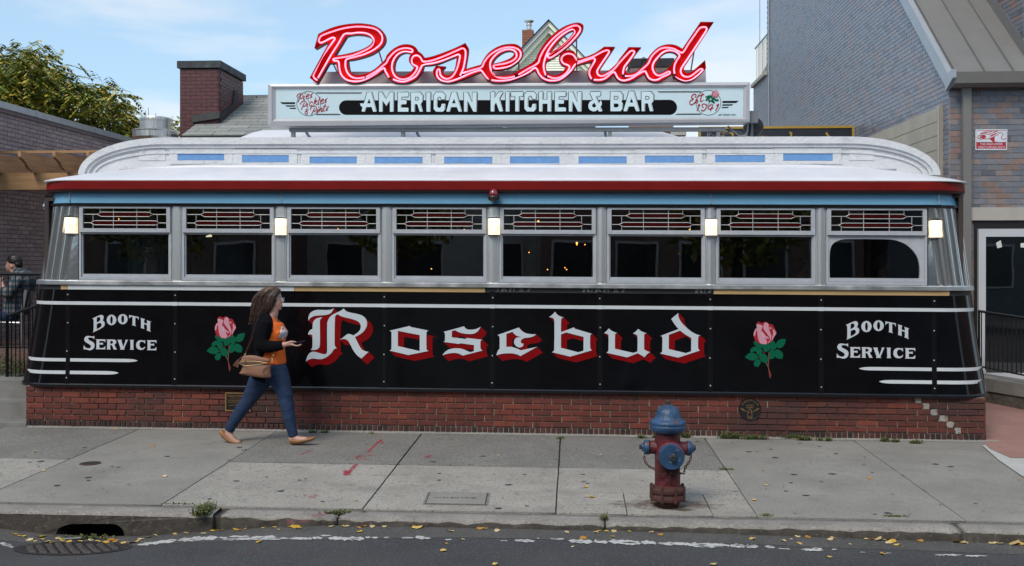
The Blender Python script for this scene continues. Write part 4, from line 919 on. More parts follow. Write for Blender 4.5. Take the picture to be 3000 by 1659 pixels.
# round chrome lamp peeping round the left end
q = P(141, 607, 0.75); MB().lathe([(0.0, -0.07), (0.06, -0.05), (0.075, 0.0), (0.06, 0.06), (0.0, 0.09)], q, 'x', 16, cap=False).build('end_lamp', MT['lamp_chrome'], D, True)
q2 = P(146, 578, 0.75); box('lamp_bracket', MT['black_trim'], D, q2.x-.05, q2.x+.10, q2.y-.02, q2.y+.02, q2.z-.06, q2.z+.02)
# ---- inside: floor, back wall, ceiling, booths, hanging bulbs
inn = part_empty('interior', D)
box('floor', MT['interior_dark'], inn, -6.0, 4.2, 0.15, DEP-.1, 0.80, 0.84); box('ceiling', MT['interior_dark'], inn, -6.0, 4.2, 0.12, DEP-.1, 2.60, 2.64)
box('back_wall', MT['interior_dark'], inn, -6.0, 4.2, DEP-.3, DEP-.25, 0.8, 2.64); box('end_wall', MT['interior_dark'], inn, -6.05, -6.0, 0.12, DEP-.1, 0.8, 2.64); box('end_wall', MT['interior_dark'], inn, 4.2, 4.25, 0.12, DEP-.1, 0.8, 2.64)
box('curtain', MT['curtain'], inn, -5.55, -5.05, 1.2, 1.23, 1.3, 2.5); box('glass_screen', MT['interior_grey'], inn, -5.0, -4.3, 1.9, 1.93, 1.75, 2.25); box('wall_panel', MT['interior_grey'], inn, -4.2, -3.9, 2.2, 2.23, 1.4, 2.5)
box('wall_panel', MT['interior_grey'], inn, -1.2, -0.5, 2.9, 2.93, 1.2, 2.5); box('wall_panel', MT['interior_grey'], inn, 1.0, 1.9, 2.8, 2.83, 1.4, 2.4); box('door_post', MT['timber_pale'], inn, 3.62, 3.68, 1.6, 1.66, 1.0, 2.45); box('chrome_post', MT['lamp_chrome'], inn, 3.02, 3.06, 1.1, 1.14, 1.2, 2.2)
for x in (-5.6,-4.3,-3.0,-1.7,-0.4,0.9,2.2,3.5):
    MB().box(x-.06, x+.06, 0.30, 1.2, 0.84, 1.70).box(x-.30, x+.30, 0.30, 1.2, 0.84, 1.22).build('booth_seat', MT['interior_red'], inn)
for px, py, Y in ((1577, 649, 1.6), (1690, 712, 1.4), (1714, 717, 2.2), (990, 671, 1.9), (1604, 790, 1.6), (1264, 788, 1.9), (1550, 740, 2.4), (2020, 673, 1.5), (1360, 673, 2.0), (348, 642, 1.8), (1660, 790, 2.6), (1655, 785, 2.7)):
    q = P(px, py, Y); r = 0.007 if px not in (1690, 1577) else 0.012
    MB().lathe([(0.0, -r*(3 if px == 1690 else 1)), (r*.8, -r*.5), (r, 0), (r*.8, r*.6), (0, r)], q, 'z', 8, cap=False).build('hanging_bulb', MT['bulb'], inn)
q = P(611, 692, 0.9); MB().slab([q+Vector((-.035,0,.0)), q+Vector((.015,0,.018)), q+Vector((.035,0,.012)), q+Vector((.035,0,-.008)), q+Vector((-.03,0,-.012))], (0, .02, 0)).build('lamp_shade_yellow', MT['lamp_glow'], inn)
# ================================================================ painted lettering on the skirt
def ZM(x0, y0, s): return lambda pts: [(x0+p[0]*s, y0+p[1]*s)+tuple(p[2:]) for p in pts]
def c(pts): return [tuple(p)+(1,) for p in pts]
zE, zF, zG, zH = ZM(880,880,.16304), ZM(1280,880,.14740), ZM(1590,890,.14037), ZM(1750,890,.14038)
BL = {}
BL['R'] = [[zE([(605,142,1),(560,220),(500,255),(400,270),(270,280),(190,315),(148,368,1),(150,300),(180,230),(240,190),(320,172),(480,175),(560,165)])],
 [zE([(400,307,1),(300,325),(245,370),(225,440),(222,515,1),(180,535),(150,580),(145,620,1),(185,612),(222,630,1),(222,820),(215,860),(192,888,1),(270,890),(330,865),(355,810),(355,360),(370,335)])],
 [zE([(785,148,1),(810,185),(880,215),(1000,240),(1090,265),(1160,310),(1195,370),(1200,430),(1185,490),(1130,570),(1060,620),(985,660,1),(1010,710),(1050,790),(1100,870),(1160,910),(1230,925,1),(1105,1043,1),(1040,1000),(970,920),(920,830),(870,740),(830,705),(780,695),(710,705,1),(760,675),(850,608),(900,608),(955,632,1),(1030,580),(1075,530),(1088,470),(1070,410),(1010,365),(900,330),(780,300),(720,280),(680,252,1),(640,270),(625,310),(620,790),(635,835),(662,858,1),(610,880),(560,950),(490,1010),(400,1052),(320,1055),(230,1045),(160,1065),(108,1098,1),(120,1040),(150,975),(200,930),(260,925),(340,945),(440,968),(478,945),(485,880),(485,420),(510,340),(560,275),(640,230),(720,190)])]]
BL['o'] = [[zE([(1972,460,1),(1980,478,1),(2305,545,1),(2275,560),(2268,590),(2268,850),(2275,890),(2308,910,1),(1945,983,1),(1605,902,1),(1635,880),(1640,850),(1640,600),(1635,565),(1605,545,1)]), zE(c([(1755,550),(2147,625),(2147,912),(1755,822)]))]]
BL['s'] = [[zF([(540,518,1),(590,570),(670,585),(780,570),(870,525,1),(820,610),(740,660),(620,670),(480,650),(420,625),(370,597,1),(300,610,1),(297,735,1),(575,768,1),(600,748,1),(912,785,1),(875,800),(868,830),(868,940),(880,975),(912,997,1),(515,1098,1),(440,1060),(340,1045),(220,1060),(112,1093,1),(170,1020),(260,970),(390,953),(500,965),(590,1000),(660,1030,1),(738,1010,1),(740,890,1),(460,853,1),(445,867,1),(133,827,1),(160,800),(163,760),(163,680),(155,645),(133,627,1)])]]
BL['e'] = [[zF([(1632,540,1),(1680,600),(1760,650),(1860,672),(1972,675,1),(1920,715),(1830,740),(1750,750),(1700,770),(1668,810),(1680,850),(1722,862,1),(1710,910),(1660,935),(1600,925),(1550,880),(1535,820),(1560,760),(1620,735),(1695,730,1),(1600,710),(1540,670),(1503,625,1),(1382,668,1),(1382,925,1),(1480,925),(1570,950),(1668,993,1),(1990,925,1),(1662,1108,1),(1580,1070),(1450,1053),(1320,1060),(1240,1075),(1184,1092,1),(1210,1010),(1247,960,1),(1247,740),(1235,710),(1205,690,1)])]]
BL['b'] = [[zG([(255,168,1),(320,240),(440,290,1),(400,305),(385,335),(382,595,1),(655,493,1),(665,520,1),(1030,628,1),(1000,645),(990,680),(990,910),(1000,945),(1032,970,1),(572,1103,1),(190,1010,1),(230,985),(240,950),(243,360),(225,310),(133,280,1),(200,230)]), zG(c([(382,640),(490,600),(853,693),(850,980),(745,1012),(380,920)]))]]
BL['u'] = [[zH([(238,518,1),(310,570),(413,612,1),(385,620),(370,650),(368,940,1),(752,1025,1),(835,995,1),(837,680),(820,650),(742,622,1),(800,580),(850,525,1),(920,575),(1030,618,1),(990,630),(977,660),(975,950,1),(1030,985),(1098,1010,1),(1040,1050),(985,1115,1),(845,1033,1),(620,1118,1),(187,1022,1),(225,990),(232,960),(232,660),(215,635),(140,615,1),(190,570)])]]
BL['d'] = [[zH([(1692,195,1),(1690,260),(1740,370),(1840,480),(1960,580),(2060,635),(2152,662,1),(2110,680),(2102,720),(2100,910),(2110,950),(2140,975,1),(1682,1125,1),(1302,1035,1),(1345,1010),(1352,970),(1355,720),(1345,685),(1315,672,1),(1695,528,1),(1620,440),(1540,318,1)]), zH([(1728,560,1),(1830,640),(1958,712,1),(1955,993,1),(1845,1030,1),(1488,945,1),(1490,650,1)])]]
BLL = {k: [[loop(l, 5) for l in piece] for piece in v] for k, v in BL.items()}
YL = -0.030
bulge2 = lambda z: 0.03*(1-(z-z0p)/(z1p-z0p))**3
lett = part_empty('skirt_lettering', D)
def lplate(name, loops_px, m, parent, lo):
    o = plate(name, loops_px, -0.012, 0.0015, m, parent)
    for v in o.data.vertices: v.co.y = v.co.y-lo-bulge2(v.co.z-SLX*v.co.x)
    return o
SV = (17.6, 17.0)
for ch_ in 'Rosebud':
    # shaded block side painted in red: the outline dragged down and to the right
    mb = MB(); k = 0
    for piece in BLL[ch_]:
        for lp in piece:
            n = len(lp)
            for i in range(n):
                a, b = lp[i], lp[(i+1) % n]
                q = [P(p[0], p[1], -0.012) for p in ((a[0], a[1]), (b[0], b[1]), (b[0]+SV[0], b[1]+SV[1]), (a[0]+SV[0], a[1]+SV[1]))]
                k += 1; mb.add([(p.x, -0.012-0.0010-k*1.2e-5-bulge2(p.z-SLX*p.x), p.z) for p in q], [(0, 1, 2, 3)])
    mb.build('letter_shade', MT['letter_red'], lett)
    for pi, piece in enumerate(BLL[ch_]):
        sh_ = [[(p[0]+SV[0], p[1]+SV[1]) for p in lp] for lp in piece]
        o = lplate('letter_shade', sh_, MT['letter_red'], lett, 0.0002+pi*1e-4)
    vs_, fs_ = [], []
    m2 = None
    for pi, piece in enumerate(BLL[ch_]):
        lplate('letter', piece, MT['letter_white'], lett, 0.0062+pi*2e-4)
# BOOTH SERVICE, both ends
def ell(cx_, cy_, rx, ry, n=28): return [(cx_+math.cos(2*math.pi*i/n)*rx, cy_+math.sin(2*math.pi*i/n)*ry) for i in range(n)]
Eg = c([(525,860),(810,862),(812,950)])+[(770,910),(632,903,1),(632,970,1),(740,960,1),(742,1030,1),(720,1015),(632,1012,1),(632,1115,1),(750,1112),(812,1055,1),(808,1155,1),(525,1152,1),(548,1130,1),(548,890,1)]
BS = [[loop([(420,240,1),(640,142),(700,135),(745,165),(752,220),(730,290),(715,300,1),(765,330),(790,390),(770,460),(720,510),(430,660,1),(455,620),(460,300),(450,260)]), loop([(550,225,1),(600,195),(650,215),(660,260),(640,305),(550,360,1)]), loop([(550,410,1),(640,370),(690,395),(697,440),(670,490),(550,560,1)])],
 [ell(990,282,142,155), ell(990,282,40,115)], [ell(1325,258,143,150), ell(1325,256,45,112)],
 [loop([(1515,135,1),(1802,195,1),(1798,295,1),(1770,230),(1700,203,1),(1697,430,1),(1722,468,1),(1600,435,1),(1618,410,1),(1618,185,1),(1560,195),(1515,240,1)])],
 [loop(c([(1860,220),(1988,262),(1963,290),(1960,368),(2052,402),(2052,320),(2035,288),(2170,338),(2142,355),(2140,600),(2165,635),(2035,585),(2052,565),(2052,437),(1960,400),(1958,530),(1975,553),(1858,512),(1872,490),(1872,260)]))],
 [loop([(480,755,1),(480,855,1),(430,815),(360,803),(300,815),(295,840),(330,885),(410,925),(470,975),(490,1040),(460,1130),(380,1180),(310,1178),(230,1155),(165,1160,1),(170,1030,1),(210,1095),(290,1128),(350,1122),(385,1085),(370,1035),(300,985),(220,935),(185,880),(185,840),(215,785),(280,760),(350,765),(420,775)])],
 [loop(Eg)],
 [loop([(848,865,1),(1060,868),(1120,890),(1135,940),(1120,985),(1075,1015,1),(1120,1100),(1155,1160,1),(1060,1160,1),(1010,1040),(955,1025,1),(957,1130,1),(975,1160,1),(848,1157,1),(868,1130,1),(868,895,1)]), loop([(957,905,1),(1010,905),(1045,940),(1020,985),(957,993,1)])],
 [loop(c([(1165,875),(1305,875),(1288,900),(1345,1085),(1415,905),(1400,875),(1490,877),(1465,910),(1370,1130),(1392,1163),(1250,1163),(1268,1130),(1190,905)]))],
 [loop(c([(1540,877),(1668,880),(1648,905),(1648,1140),(1668,1168),(1540,1165),(1562,1140),(1560,905)]))],
 [loop([(1995,888,1),(1995,990,1),(1950,940),(1890,925),(1840,960),(1828,1020),(1845,1085),(1890,1125),(1940,1115),(2000,1075,1),(1970,1140),(1880,1172),(1800,1155),(1745,1100),(1732,1030),(1750,950),(1800,900),(1870,885),(1930,895)])],
 [loop([(p[0]+1523, p[1]+28)+tuple(p[2:]) for p in Eg])]]
fL = lambda p: (230+p[0]*.09823, 910+p[1]*.09823)
fR = lambda p: (2477.8+1.078*(fL(p)[0]-271.3), 952.6+1.060*(fL(p)[1]-933.6))
for f_ in (fL, fR):
    for gl in BS:
        lp = [[f_(p) for p in l] for l in gl]
        lplate('letter', lp, MT['letter_white'], lett, 0.0030)
        cx_ = sum(p[0] for p in lp[0])/len(lp[0]); cy_ = sum(p[1] for p in lp[0])/len(lp[0])
        o = ribbon('letter_edge', lp, 1.7, -0.012, 0.0, MT['letter_edge_red'], lett, closed=True)
        for v in o.data.vertices: v.co.y = v.co.y-0.0016-bulge2(v.co.z-SLX*v.co.x)
# roses
RO = [('rose_red', [(375,150),(410,130),(470,160),(520,135),(570,140),(610,180,1),(680,190),(725,260),(765,350),(755,410),(720,460),(690,530),(600,590),(520,610),(420,590),(350,550),(310,470),(300,380),(330,300),(365,270),(358,190)]),
 ('rose_pink', [(365,275),(315,330),(302,410),(322,440),(347,350)]), ('rose_pink', [(360,185,1),(430,200),(490,230,1),(465,300),(470,380),(500,450),(550,500),(575,560),(560,605),(480,605),(430,580),(390,480),(375,350)]),
 ('rose_pink', [(500,235),(520,165),(570,150),(605,185),(610,260),(640,360),(665,440),(640,540),(600,585),(640,500),(600,420),(540,340),(500,270)]), ('rose_pink', [(700,290),(740,330),(762,370),(740,420),(710,470),(690,510),(668,520),(690,430),(700,360)]),
 ('rose_pink', [(475,335),(500,365),(540,420),(620,490),(560,485),(500,460)]), ('rose_pink', [(620,250),(650,250),(670,275),(640,285)]), ('letter_white', [(360,183,1),(430,195),(490,225,1),(430,209)]), ('letter_white', [(462,345),(480,380),(498,420),(505,455),(485,420)])]
RG = [[(120,885,1),(200,810),(280,790),(360,830),(400,890,1),(320,950),(230,950)],[(235,780),(240,720),(310,665),(400,670),(480,730),(470,790),(420,850),(370,820),(340,760),(260,790)],[(420,830),(500,815),(570,860),(600,950),(560,1000),(480,990),(430,930)],[(375,930),(440,960),(430,1040),(380,1095,1),(310,1060),(310,990)],[(310,545),(400,590),(520,620),(500,680),(400,670),(320,620)],[(500,620),(600,590),(640,660),(620,740),(540,775),(500,720)],[(640,560),(690,530),(750,600),(760,680),(700,740),(640,700)],[(760,600),(820,520),(955,495,1),(945,590),(880,680),(800,690),(760,660)],[(620,760),(700,740),(740,800),(730,890),(650,930),(610,900)],[(735,740),(810,730),(890,790),(905,850),(885,920,1),(800,915),(745,880)]]
fK = lambda p: (590+p[0]*.13333, 910+p[1]*.13333)
fKR = lambda p: (2223.2+1.07*(fK(p)[0]-644.7), 942.9+1.0276*(fK(p)[1]-927.3))
for f_ in (fK, fKR):
    rs = part_empty('painted_rose', D)
    for i, lf in enumerate(RG): lplate('rose_leaf', [[f_(p) for p in loop(lf, 5)]], MT['rose_green'], rs, 0.0010+i*2e-4)
    for i, (ln, wd, m) in enumerate((([(540,1000),(580,1060),(602,1110),(615,1200),(635,1330)], 2.6, 'rose_green'), ([(612,780),(608,900),(605,1010),(598,1100)], 2.0, 'rose_stem'), ([(565,1000),(590,1070),(620,1180),(655,1280)], 1.8, 'rose_stem'), ([(612,1140),(618,1200),(640,1320)], 2.2, 'rose_red'), ([(505,770),(515,800)], 3, 'rose_red'), ([(400,890),(404,905)], 2.6, 'rose_red'))):
        o = ribbon('rose_stem', [[f_(p) for p in ln]], wd, -0.012, 0.0, MT[m], rs)
        for v in o.data.vertices: v.co.y = v.co.y-0.0056-i*1e-4-bulge2(v.co.z-SLX*v.co.x)
    for i, (m, lf) in enumerate(RO): lplate('rose_petal', [[f_(p) for p in loop(lf, 5)]], MT[m], rs, 0.0040+i*2.5e-4)

# ================================================================ roof sign
YS = 1.12                                   # front plane of the sign cabinet
SG = thing('roof_sign', 'red neon script sign over a pale blue lettered cabinet on the diner roof', 'sign', P(1490, 400, YS+0.15))
cx0, cx1 = P(785, 300, YS).x, P(2196, 300, YS).x
zt_, zb_ = P(1500, 243.5, YS).z, P(1500, 365, YS).z
def sp(px, py, dy=0.0): q = P(px, py, YS); return Vector((q.x, YS+dy, q.z))
# cabinet body (edges measured at its four corners)
c4 = [sp(785,370), sp(2196,357), sp(2197,241), sp(785,247)]
MB().slab([Vector((p.x, YS+0.03, p.z)) for p in c4], (0, 0.27, 0)).build('cabinet', MT['sign_frame'], SG)
i4 = [sp(806,347.5), sp(2178,344), sp(2179,257), sp(806,261)]
mid = [sp(797,356), sp(2187,350), sp(2188,250), sp(797,254)]
fr = MB()
for a, b, y0, y1 in ((c4, mid, -0.002, -0.010), (mid, i4, -0.004, 0.022)):
    for i in range(4):
        j = (i+1) % 4
        fr.add([Vector((a[i].x, YS+y0, a[i].z)), Vector((a[j].x, YS+y0, a[j].z)), Vector((b[j].x, YS+y1, b[j].z)), Vector((b[i].x, YS+y1, b[i].z))], [(0, 1, 2, 3)])
for i in range(4):
    j = (i+1) % 4; fr.add([Vector((c4[i].x, YS+.035, c4[i].z)), Vector((c4[j].x, YS+.035, c4[j].z)), Vector((c4[j].x, YS-.002, c4[j].z)), Vector((c4[i].x, YS-.002, c4[i].z))], [(0, 1, 2, 3)])
fr.build('frame', MT['sign_frame'], SG)
me_obj('face', [Vector((p.x, YS+0.024, p.z)) for p in i4], [(0, 1, 2, 3)], MT['sign_face'], SG)
YF = YS+0.023
ar = lambda cx_, cy_, r, a0, a1, n=14: [(cx_+math.cos(R(a0+(a1-a0)*i/n))*r, cy_+math.sin(R(a0+(a1-a0)*i/n))*r) for i in range(n+1)]
plate('black_bar', [ar(1014.5,315.6,21.3,90,270)+ar(1961.5,314.8,22,-90,90)], YF, 0.001, MT['sign_black'], SG)
zL, zM_ = ZM(1040,255,.17081), ZM(1420,255,.22127)
AK = [(zL,[[(210,92),(290,92),(372,415),(360,425),(312,425),(285,345),(195,345),(172,425),(118,423),(115,412),(130,350),(100,325),(85,285),(155,282)],[(245,195),(268,282),(210,282)]]),
 (zL,[[(415,92),(470,92),(540,205),(600,92),(662,92),(668,100),(665,425),(600,425),(598,240),(540,330),(478,240),(475,425),(415,425),(410,100)]]),
 (zL,[[(735,95),(910,92),(920,102),(918,150),(905,168),(805,168),(805,225),(875,226),(885,235),(883,285),(875,296),(795,300),(795,355),(908,357),(918,368),(916,418),(908,425),(740,425),(735,418)]]),
 (zL,[[(960,95),(1125,92),(1170,150),(1165,240),(1130,290),(1165,415),(1158,425),(1110,425),(1070,295),(1030,295),(1028,425),(965,425)],[(1030,170),(1080,170),(1100,200),(1080,235),(1030,235)]]),
 (zL,[[(1222,95),(1295,92),(1300,100),(1295,425),(1228,425)]]),
 (zL,[[(1390,92),(1505,92),(1555,145),(1550,210),(1490,215),(1478,205),(1470,175),(1440,168),(1415,200),(1415,340),(1432,360),(1460,358),(1480,330),(1482,300),(1490,290),(1540,288),(1550,298),(1548,380),(1510,425),(1390,425),(1350,380),(1350,150)]]),
 (zL,[[(1660,92),(1745,92),(1832,412),(1825,425),(1780,425),(1745,345),(1655,345),(1630,425),(1575,425),(1568,412)],[(1700,195),(1725,282),(1665,282)]]),
 (zL,[[(1868,95),(1940,92),(2015,260),(2015,95),(2088,92),(2095,102),(2088,425),(2030,425),(1935,240),(1932,425),(1870,425)]]),
 (zM_,[[(78,68),(130,66),(137,75),(135,140),(186,68),(238,66),(242,76),(200,150),(244,318),(236,325),(195,325),(150,205),(132,235),(130,325),(80,325)]]),
 (zM_,[[(277,66),(328,66),(333,74),(328,325),(280,325)]]), (zM_,[[(350,66),(506,66),(514,74),(512,118),(506,123),(460,122),(458,325),(405,325),(405,122),(350,120)]]),
 (zM_,[[(555,65),(650,65),(688,105),(685,158),(640,162),(628,150),(620,122),(604,116),(588,122),(578,140),(578,260),(600,280),(622,268),(630,232),(640,224),(682,225),(682,292),(650,325),(560,325),(527,290),(525,105)]]),
 (zM_,[[(718,66),(768,66),(774,74),(772,168),(830,168),(830,66),(880,66),(886,74),(882,325),(832,325),(832,222),(768,222),(766,325),(720,325)]]),
 (zM_,[[(930,66),(1070,66),(1078,74),(1076,118),(1068,125),(985,126),(985,168),(1044,168),(1051,176),(1049,212),(1042,222),(978,222),(978,270),(1068,272),(1076,282),(1075,322),(930,325)]]),
 (zM_,[[(1112,66),(1170,66),(1228,195),(1228,66),(1280,66),(1286,74),(1282,325),(1235,325),(1165,190),(1162,325),(1115,325)]]),
 (zM_,[[(1398,66),(1528,62),(1535,70),(1532,110),(1522,120),(1478,122),(1515,215),(1535,175),(1550,205),(1550,235),(1535,262),(1558,312),(1550,325),(1510,325),(1500,300),(1470,320),(1435,325),(1395,308),(1374,275),(1372,235),(1390,200),(1435,172),(1396,85)],[(1452,208),(1478,255),(1452,275),(1424,262),(1422,238)]]),
 (zM_,[[(1665,62),(1800,62),(1832,105),(1830,160),(1810,190),(1830,225),(1828,285),(1800,322),(1665,322)],[(1710,120),(1760,120),(1775,145),(1755,170),(1710,170)],[(1710,220),(1760,220),(1778,245),(1758,272),(1710,272)]]),
 (zM_,[[(1912,58),(1970,58),(1982,66),(2052,314),(2045,322),(2005,322),(1980,258),(1910,258),(1888,322),(1842,322),(1838,312)],[(1945,145),(1965,208),(1922,208)]]),
 (zM_,[[(2075,62),(2205,62),(2240,105),(2238,185),(2210,215),(2234,314),(2228,322),(2188,322),(2160,218),(2125,218),(2122,322),(2078,322)],[(2125,120),(2165,120),(2185,145),(2165,172),(2125,172)]])]
wl = part_empty('cabinet_lettering', SG)
for f_, ls in AK:
    lp = [f_(l) for l in ls]
    ribbon('letter_outline', lp, 4.0, YF-0.0012, 0.0, MT['sign_black'], wl, closed=True)
    plate('letter', lp, YF-0.003, 0.001, MT['sign_letter'], wl)
    # thin mauve shade line along the right and upper inside edges
    o0_ = lp[0]; cxm = sum(p[0] for p in o0_)/len(o0_)
    sg = [[(a[0]-1.6, a[1]+1.0), (b[0]-1.6, b[1]+1.0)] for a, b in zip(o0_, o0_[1:]+o0_[:1]) if b[1]-a[1] > 9 and abs(b[1]-a[1]) > 2*abs(b[0]-a[0])*0.6]
    if sg: ribbon('letter_shade', sg, 1.1, YF-0.0045, 0.0, MT['sign_mauve'], wl)
zN, zO = ZM(815,255,.06599), ZM(2000,255,.10177)
rd_ = [(zN,l,2.6) for l in ([(1010,350),(960,460),(870,680)],[(850,460),(830,400),(900,320),(1000,290),(1080,330),(1100,400),(1060,490),(990,520),(960,500)],[(1170,390),(1120,560),(1180,540)],[(1200,260),(1190,320)],[(1250,440),(1340,400),(1370,330),(1320,320),(1250,400),(1240,490),(1290,530),(1380,470)],[(1530,270),(1430,400),(1480,400),(1470,470),(1400,470)],
 [(1160,690),(1100,830),(1020,1010)],[(1010,790),(985,740),(1050,660),(1150,620),(1230,660),(1250,730),(1210,820),(1140,860),(1110,840)],[(1320,720),(1270,880),(1330,870)],[(1355,600),(1345,660)],[(1510,720),(1500,650),(1420,690),(1390,790),(1430,850),(1510,790)],[(1660,470),(1570,790)],[(1620,650),(1700,590),(1700,640),(1640,680),(1690,780),(1740,770)],[(1860,430),(1760,760),(1830,740)],[(1890,650),(1990,600),(2010,540),(1950,540),(1880,640),(1880,720),(1940,740),(2020,680)],[(2180,490),(2060,630),(2120,610),(2110,680),(2040,690)],
 [(1330,1040),(1310,980),(1240,1000),(1230,1060),(1290,1080),(1210,1100),(1190,1170),(1240,1210),(1300,1170),(1290,1120)],[(1610,920),(1560,1050),(1470,1230)],[(1450,1020),(1425,960),(1500,870),(1600,845),(1680,890),(1700,960),(1650,1050),(1590,1085),(1555,1070)],[(1770,970),(1700,1150),(1770,1130)],[(1795,860),(1785,910)],[(1860,940),(1800,1110)],[(1830,1040),(1950,930),(1900,1090),(1980,1060)],[(2090,750),(2000,1060),(2060,1060)],[(1990,880),(2140,830)],[(2240,850),(2130,990),(2180,980),(2170,1030),(2090,1040)])]
rd_ += [(zO,l,3.2) for l in ([(350,300),(390,240),(330,210),(260,260),(260,320),(310,340),(220,400),(205,470),(240,510),(320,480),(370,420)],[(450,260),(380,400),(430,380),(420,450),(360,450)],[(570,180),(510,410),(570,400)],[(460,260),(620,210)],[(598,372),(608,398)],[(430,545),(490,500),(410,690)],[(600,590),(560,560),(570,500),(640,490),(690,540),(650,640),(580,690),(525,650)],[(830,490),(730,620),(890,600)],[(870,500),(800,690)],[(970,545),(1035,495),(945,690)])]
for k, (f_, l, wd) in enumerate(rd_): ribbon('script_stroke', [loop(f_(l), 4, closed=False)], wd*0.82, YF-0.0035-k*3e-5, 0.0, MT['sign_red'], wl)
ribbon('ring_line', [zN([(1358+math.cos(2*math.pi*i/48)*532, 742+math.sin(2*math.pi*i/48)*540) for i in range(48)]), zO([(740+math.cos(2*math.pi*i/48)*358, 455+math.sin(2*math.pi*i/48)*358) for i in range(48)])], 1.3, YF, 0.0015, MT['sign_black'], wl, closed=True)
ribbon('rule_line', [[(925,272.2),(1061,272.2)],[(925,336.5),(998,336.5)],[(1927,269),(2055,268.5)],[(1979,336),(2055,335.5)]], 2.0, YF, 0.0012, MT['sign_black'], wl)
ribbon('rule_line', [[(929,274.7),(1058,274.7)],[(929,334.0),(995,334)],[(1931,271.6),(2052,271.2)],[(1984,333.3),(2052,332.8)]], 0.9, YF, 0.0016, MT['sign_mauve'], wl)
for f_, b in ((zN,[(75,680),(750,680),(745,760),(190,755)]),(zN,[(290,820),(755,820),(760,870),(390,872)]),(zN,[(470,928),(775,928),(790,975),(540,972)]),(zO,[(1145,405),(1610,400),(1540,460),(1145,462)]),(zO,[(1143,502),(1460,497),(1405,537),(1140,540)]),(zO,[(1130,580),(1335,577),(1300,607),(1118,608)])): plate('wing_bar', [f_(b)], YF-0.001, 0.001, MT['sign_black'], wl)
plate('rose_petal', [zO(loop([(965,80),(1010,120),(1050,190),(1035,260),(960,305),(880,290),(835,220),(850,150),(900,115)],4))], YF-0.005, 0.001, MT['rose_pink'], wl)
for k, l in enumerate(([(900,120),(860,170),(850,230),(890,290),(870,220)],[(960,150),(940,220),(930,290),(905,300),(930,230)],[(1030,200),(1000,250),(960,300),(985,240)])): plate('rose_petal', [zO(loop(l,4))], YF-0.0065-k*1e-4, 0.0005, MT['rose_red'], wl)
for k, l in enumerate(([(650,265),(700,270),(740,240),(800,260),(790,330),(720,350),(680,310)],[(800,210),(840,260),(860,300),(930,320),(940,360),(880,370),(820,330)],[(740,350),(790,380),(790,420),(750,430)],[(800,400),(860,370),(920,430),(920,480),(860,450)],[(920,380),(1000,350),(1040,380),(980,415)],[(665,350),(720,360),(700,400),(665,400)])): plate('rose_leaf', [zO(loop(l,4))], YF-0.003-k*1e-4, 0.0005, MT['rose_green'], wl)
ribbon('rose_stem', [zO([(870,340),(790,420),(740,490),(715,545)])], 1.5, YF-0.003, 0.0, MT['rose_green'], wl)
q = P(2102, 339.5, YF); text_mesh('maker_lettering', '- BEST DRESSED SIGNS -', 0.030, (q.x, YF-0.001, q.z), MT['sign_black'], wl, ext=0.0003, sx=0.72)
# plate behind the script and its struts
p4 = [sp(905,244), sp(2075,242), sp(2074,196), sp(905,202)]
MB().slab([Vector((p.x, YS+0.20, p.z)) for p in p4], (0, 0.09, 0)).build('raceway', MT['raceway'], SG)
for a, b in (((972,182),(977,203)),((1107,146),(1117,192)),((1689,110),(1690,198)),((2035,148),(2030,196)),((1519,182),(1518,202)),((1844,178),(1842,198))): MB().tube([sp(a[0], a[1], 0.06), sp(b[0], b[1], 0.20)], 0.010, 6).build('strut', MT['sign_frame'], SG)
# script channel letters
zA, zB, zC, zD = ZM(900,50,.14038), ZM(1220,90,.13199), ZM(1500,50,.14035), ZM(1780,50,.14037)
SC = {}
SC['R'] = [zA([(230,355,1),(430,255),(640,185),(860,145),(1080,132),(1280,150),(1430,190),(1540,260),(1610,350),(1635,450),(1615,540),(1560,620),(1495,680),(1380,760),(1250,815),(1080,865),(940,895),(850,905,1),(862,1010),(880,1090),(920,1170),(980,1205),(1060,1210),(1170,1195),(1290,1150),(1420,1075),(1540,970),(1625,890,1),(1590,1120,1),(1480,1200),(1350,1270),(1200,1340),(1060,1375),(950,1380),(850,1360),(760,1310),(690,1240),(640,1140),(612,1040),(605,965,1),(450,970,1),(215,1375,1),(180,1378,1),(50,1270,1),(430,570,1),(420,525,1),(170,668,1),(148,650,1)]), zA([(820,405,1),(930,378),(1070,370),(1200,385),(1310,425),(1362,480),(1340,545),(1250,620),(1100,690),(900,750),(720,788),(575,800,1)])]
SC['o'] = [zA([(1625,890,1),(1660,800),(1740,710),(1850,630),(1970,580),(2080,568),(2190,590),(2270,640),(2305,715,1)])+zB([(30,460),(90,490),(150,550),(172,605,1),(165,775,1),(150,840),(110,930),(40,1020)])+zA([(2280,1290),(2200,1340),(2080,1380),(1950,1385),(1820,1365),(1720,1310),(1640,1230),(1600,1160),(1590,1120,1)]), zA([(2165,770,1),(2080,745),(2000,755),(1920,800),(1860,880),(1830,970),(1822,1070),(1840,1150),(1890,1210),(1970,1235),(2060,1215),(2150,1150),(2235,1050,1),(2170,1000),(2125,930),(2125,850)])]
SC['s'] = [zB([(172,605,1),(350,570),(560,500),(780,415),(980,325),(1085,272,1),(1153,375,1),(1155,450),(1130,620),(1090,855,1),(1250,805),(1430,755,1),(1430,920,1),(1200,1010),(1000,1090),(850,1140),(700,1160),(560,1140),(450,1080),(385,1000),(365,900),(400,830),(435,775,1),(650,797,1),(600,850),(580,890),(610,960),(680,990),(760,965),(830,890),(870,760),(893,575,1),(700,650),(500,730),(330,765),(165,775,1)])]
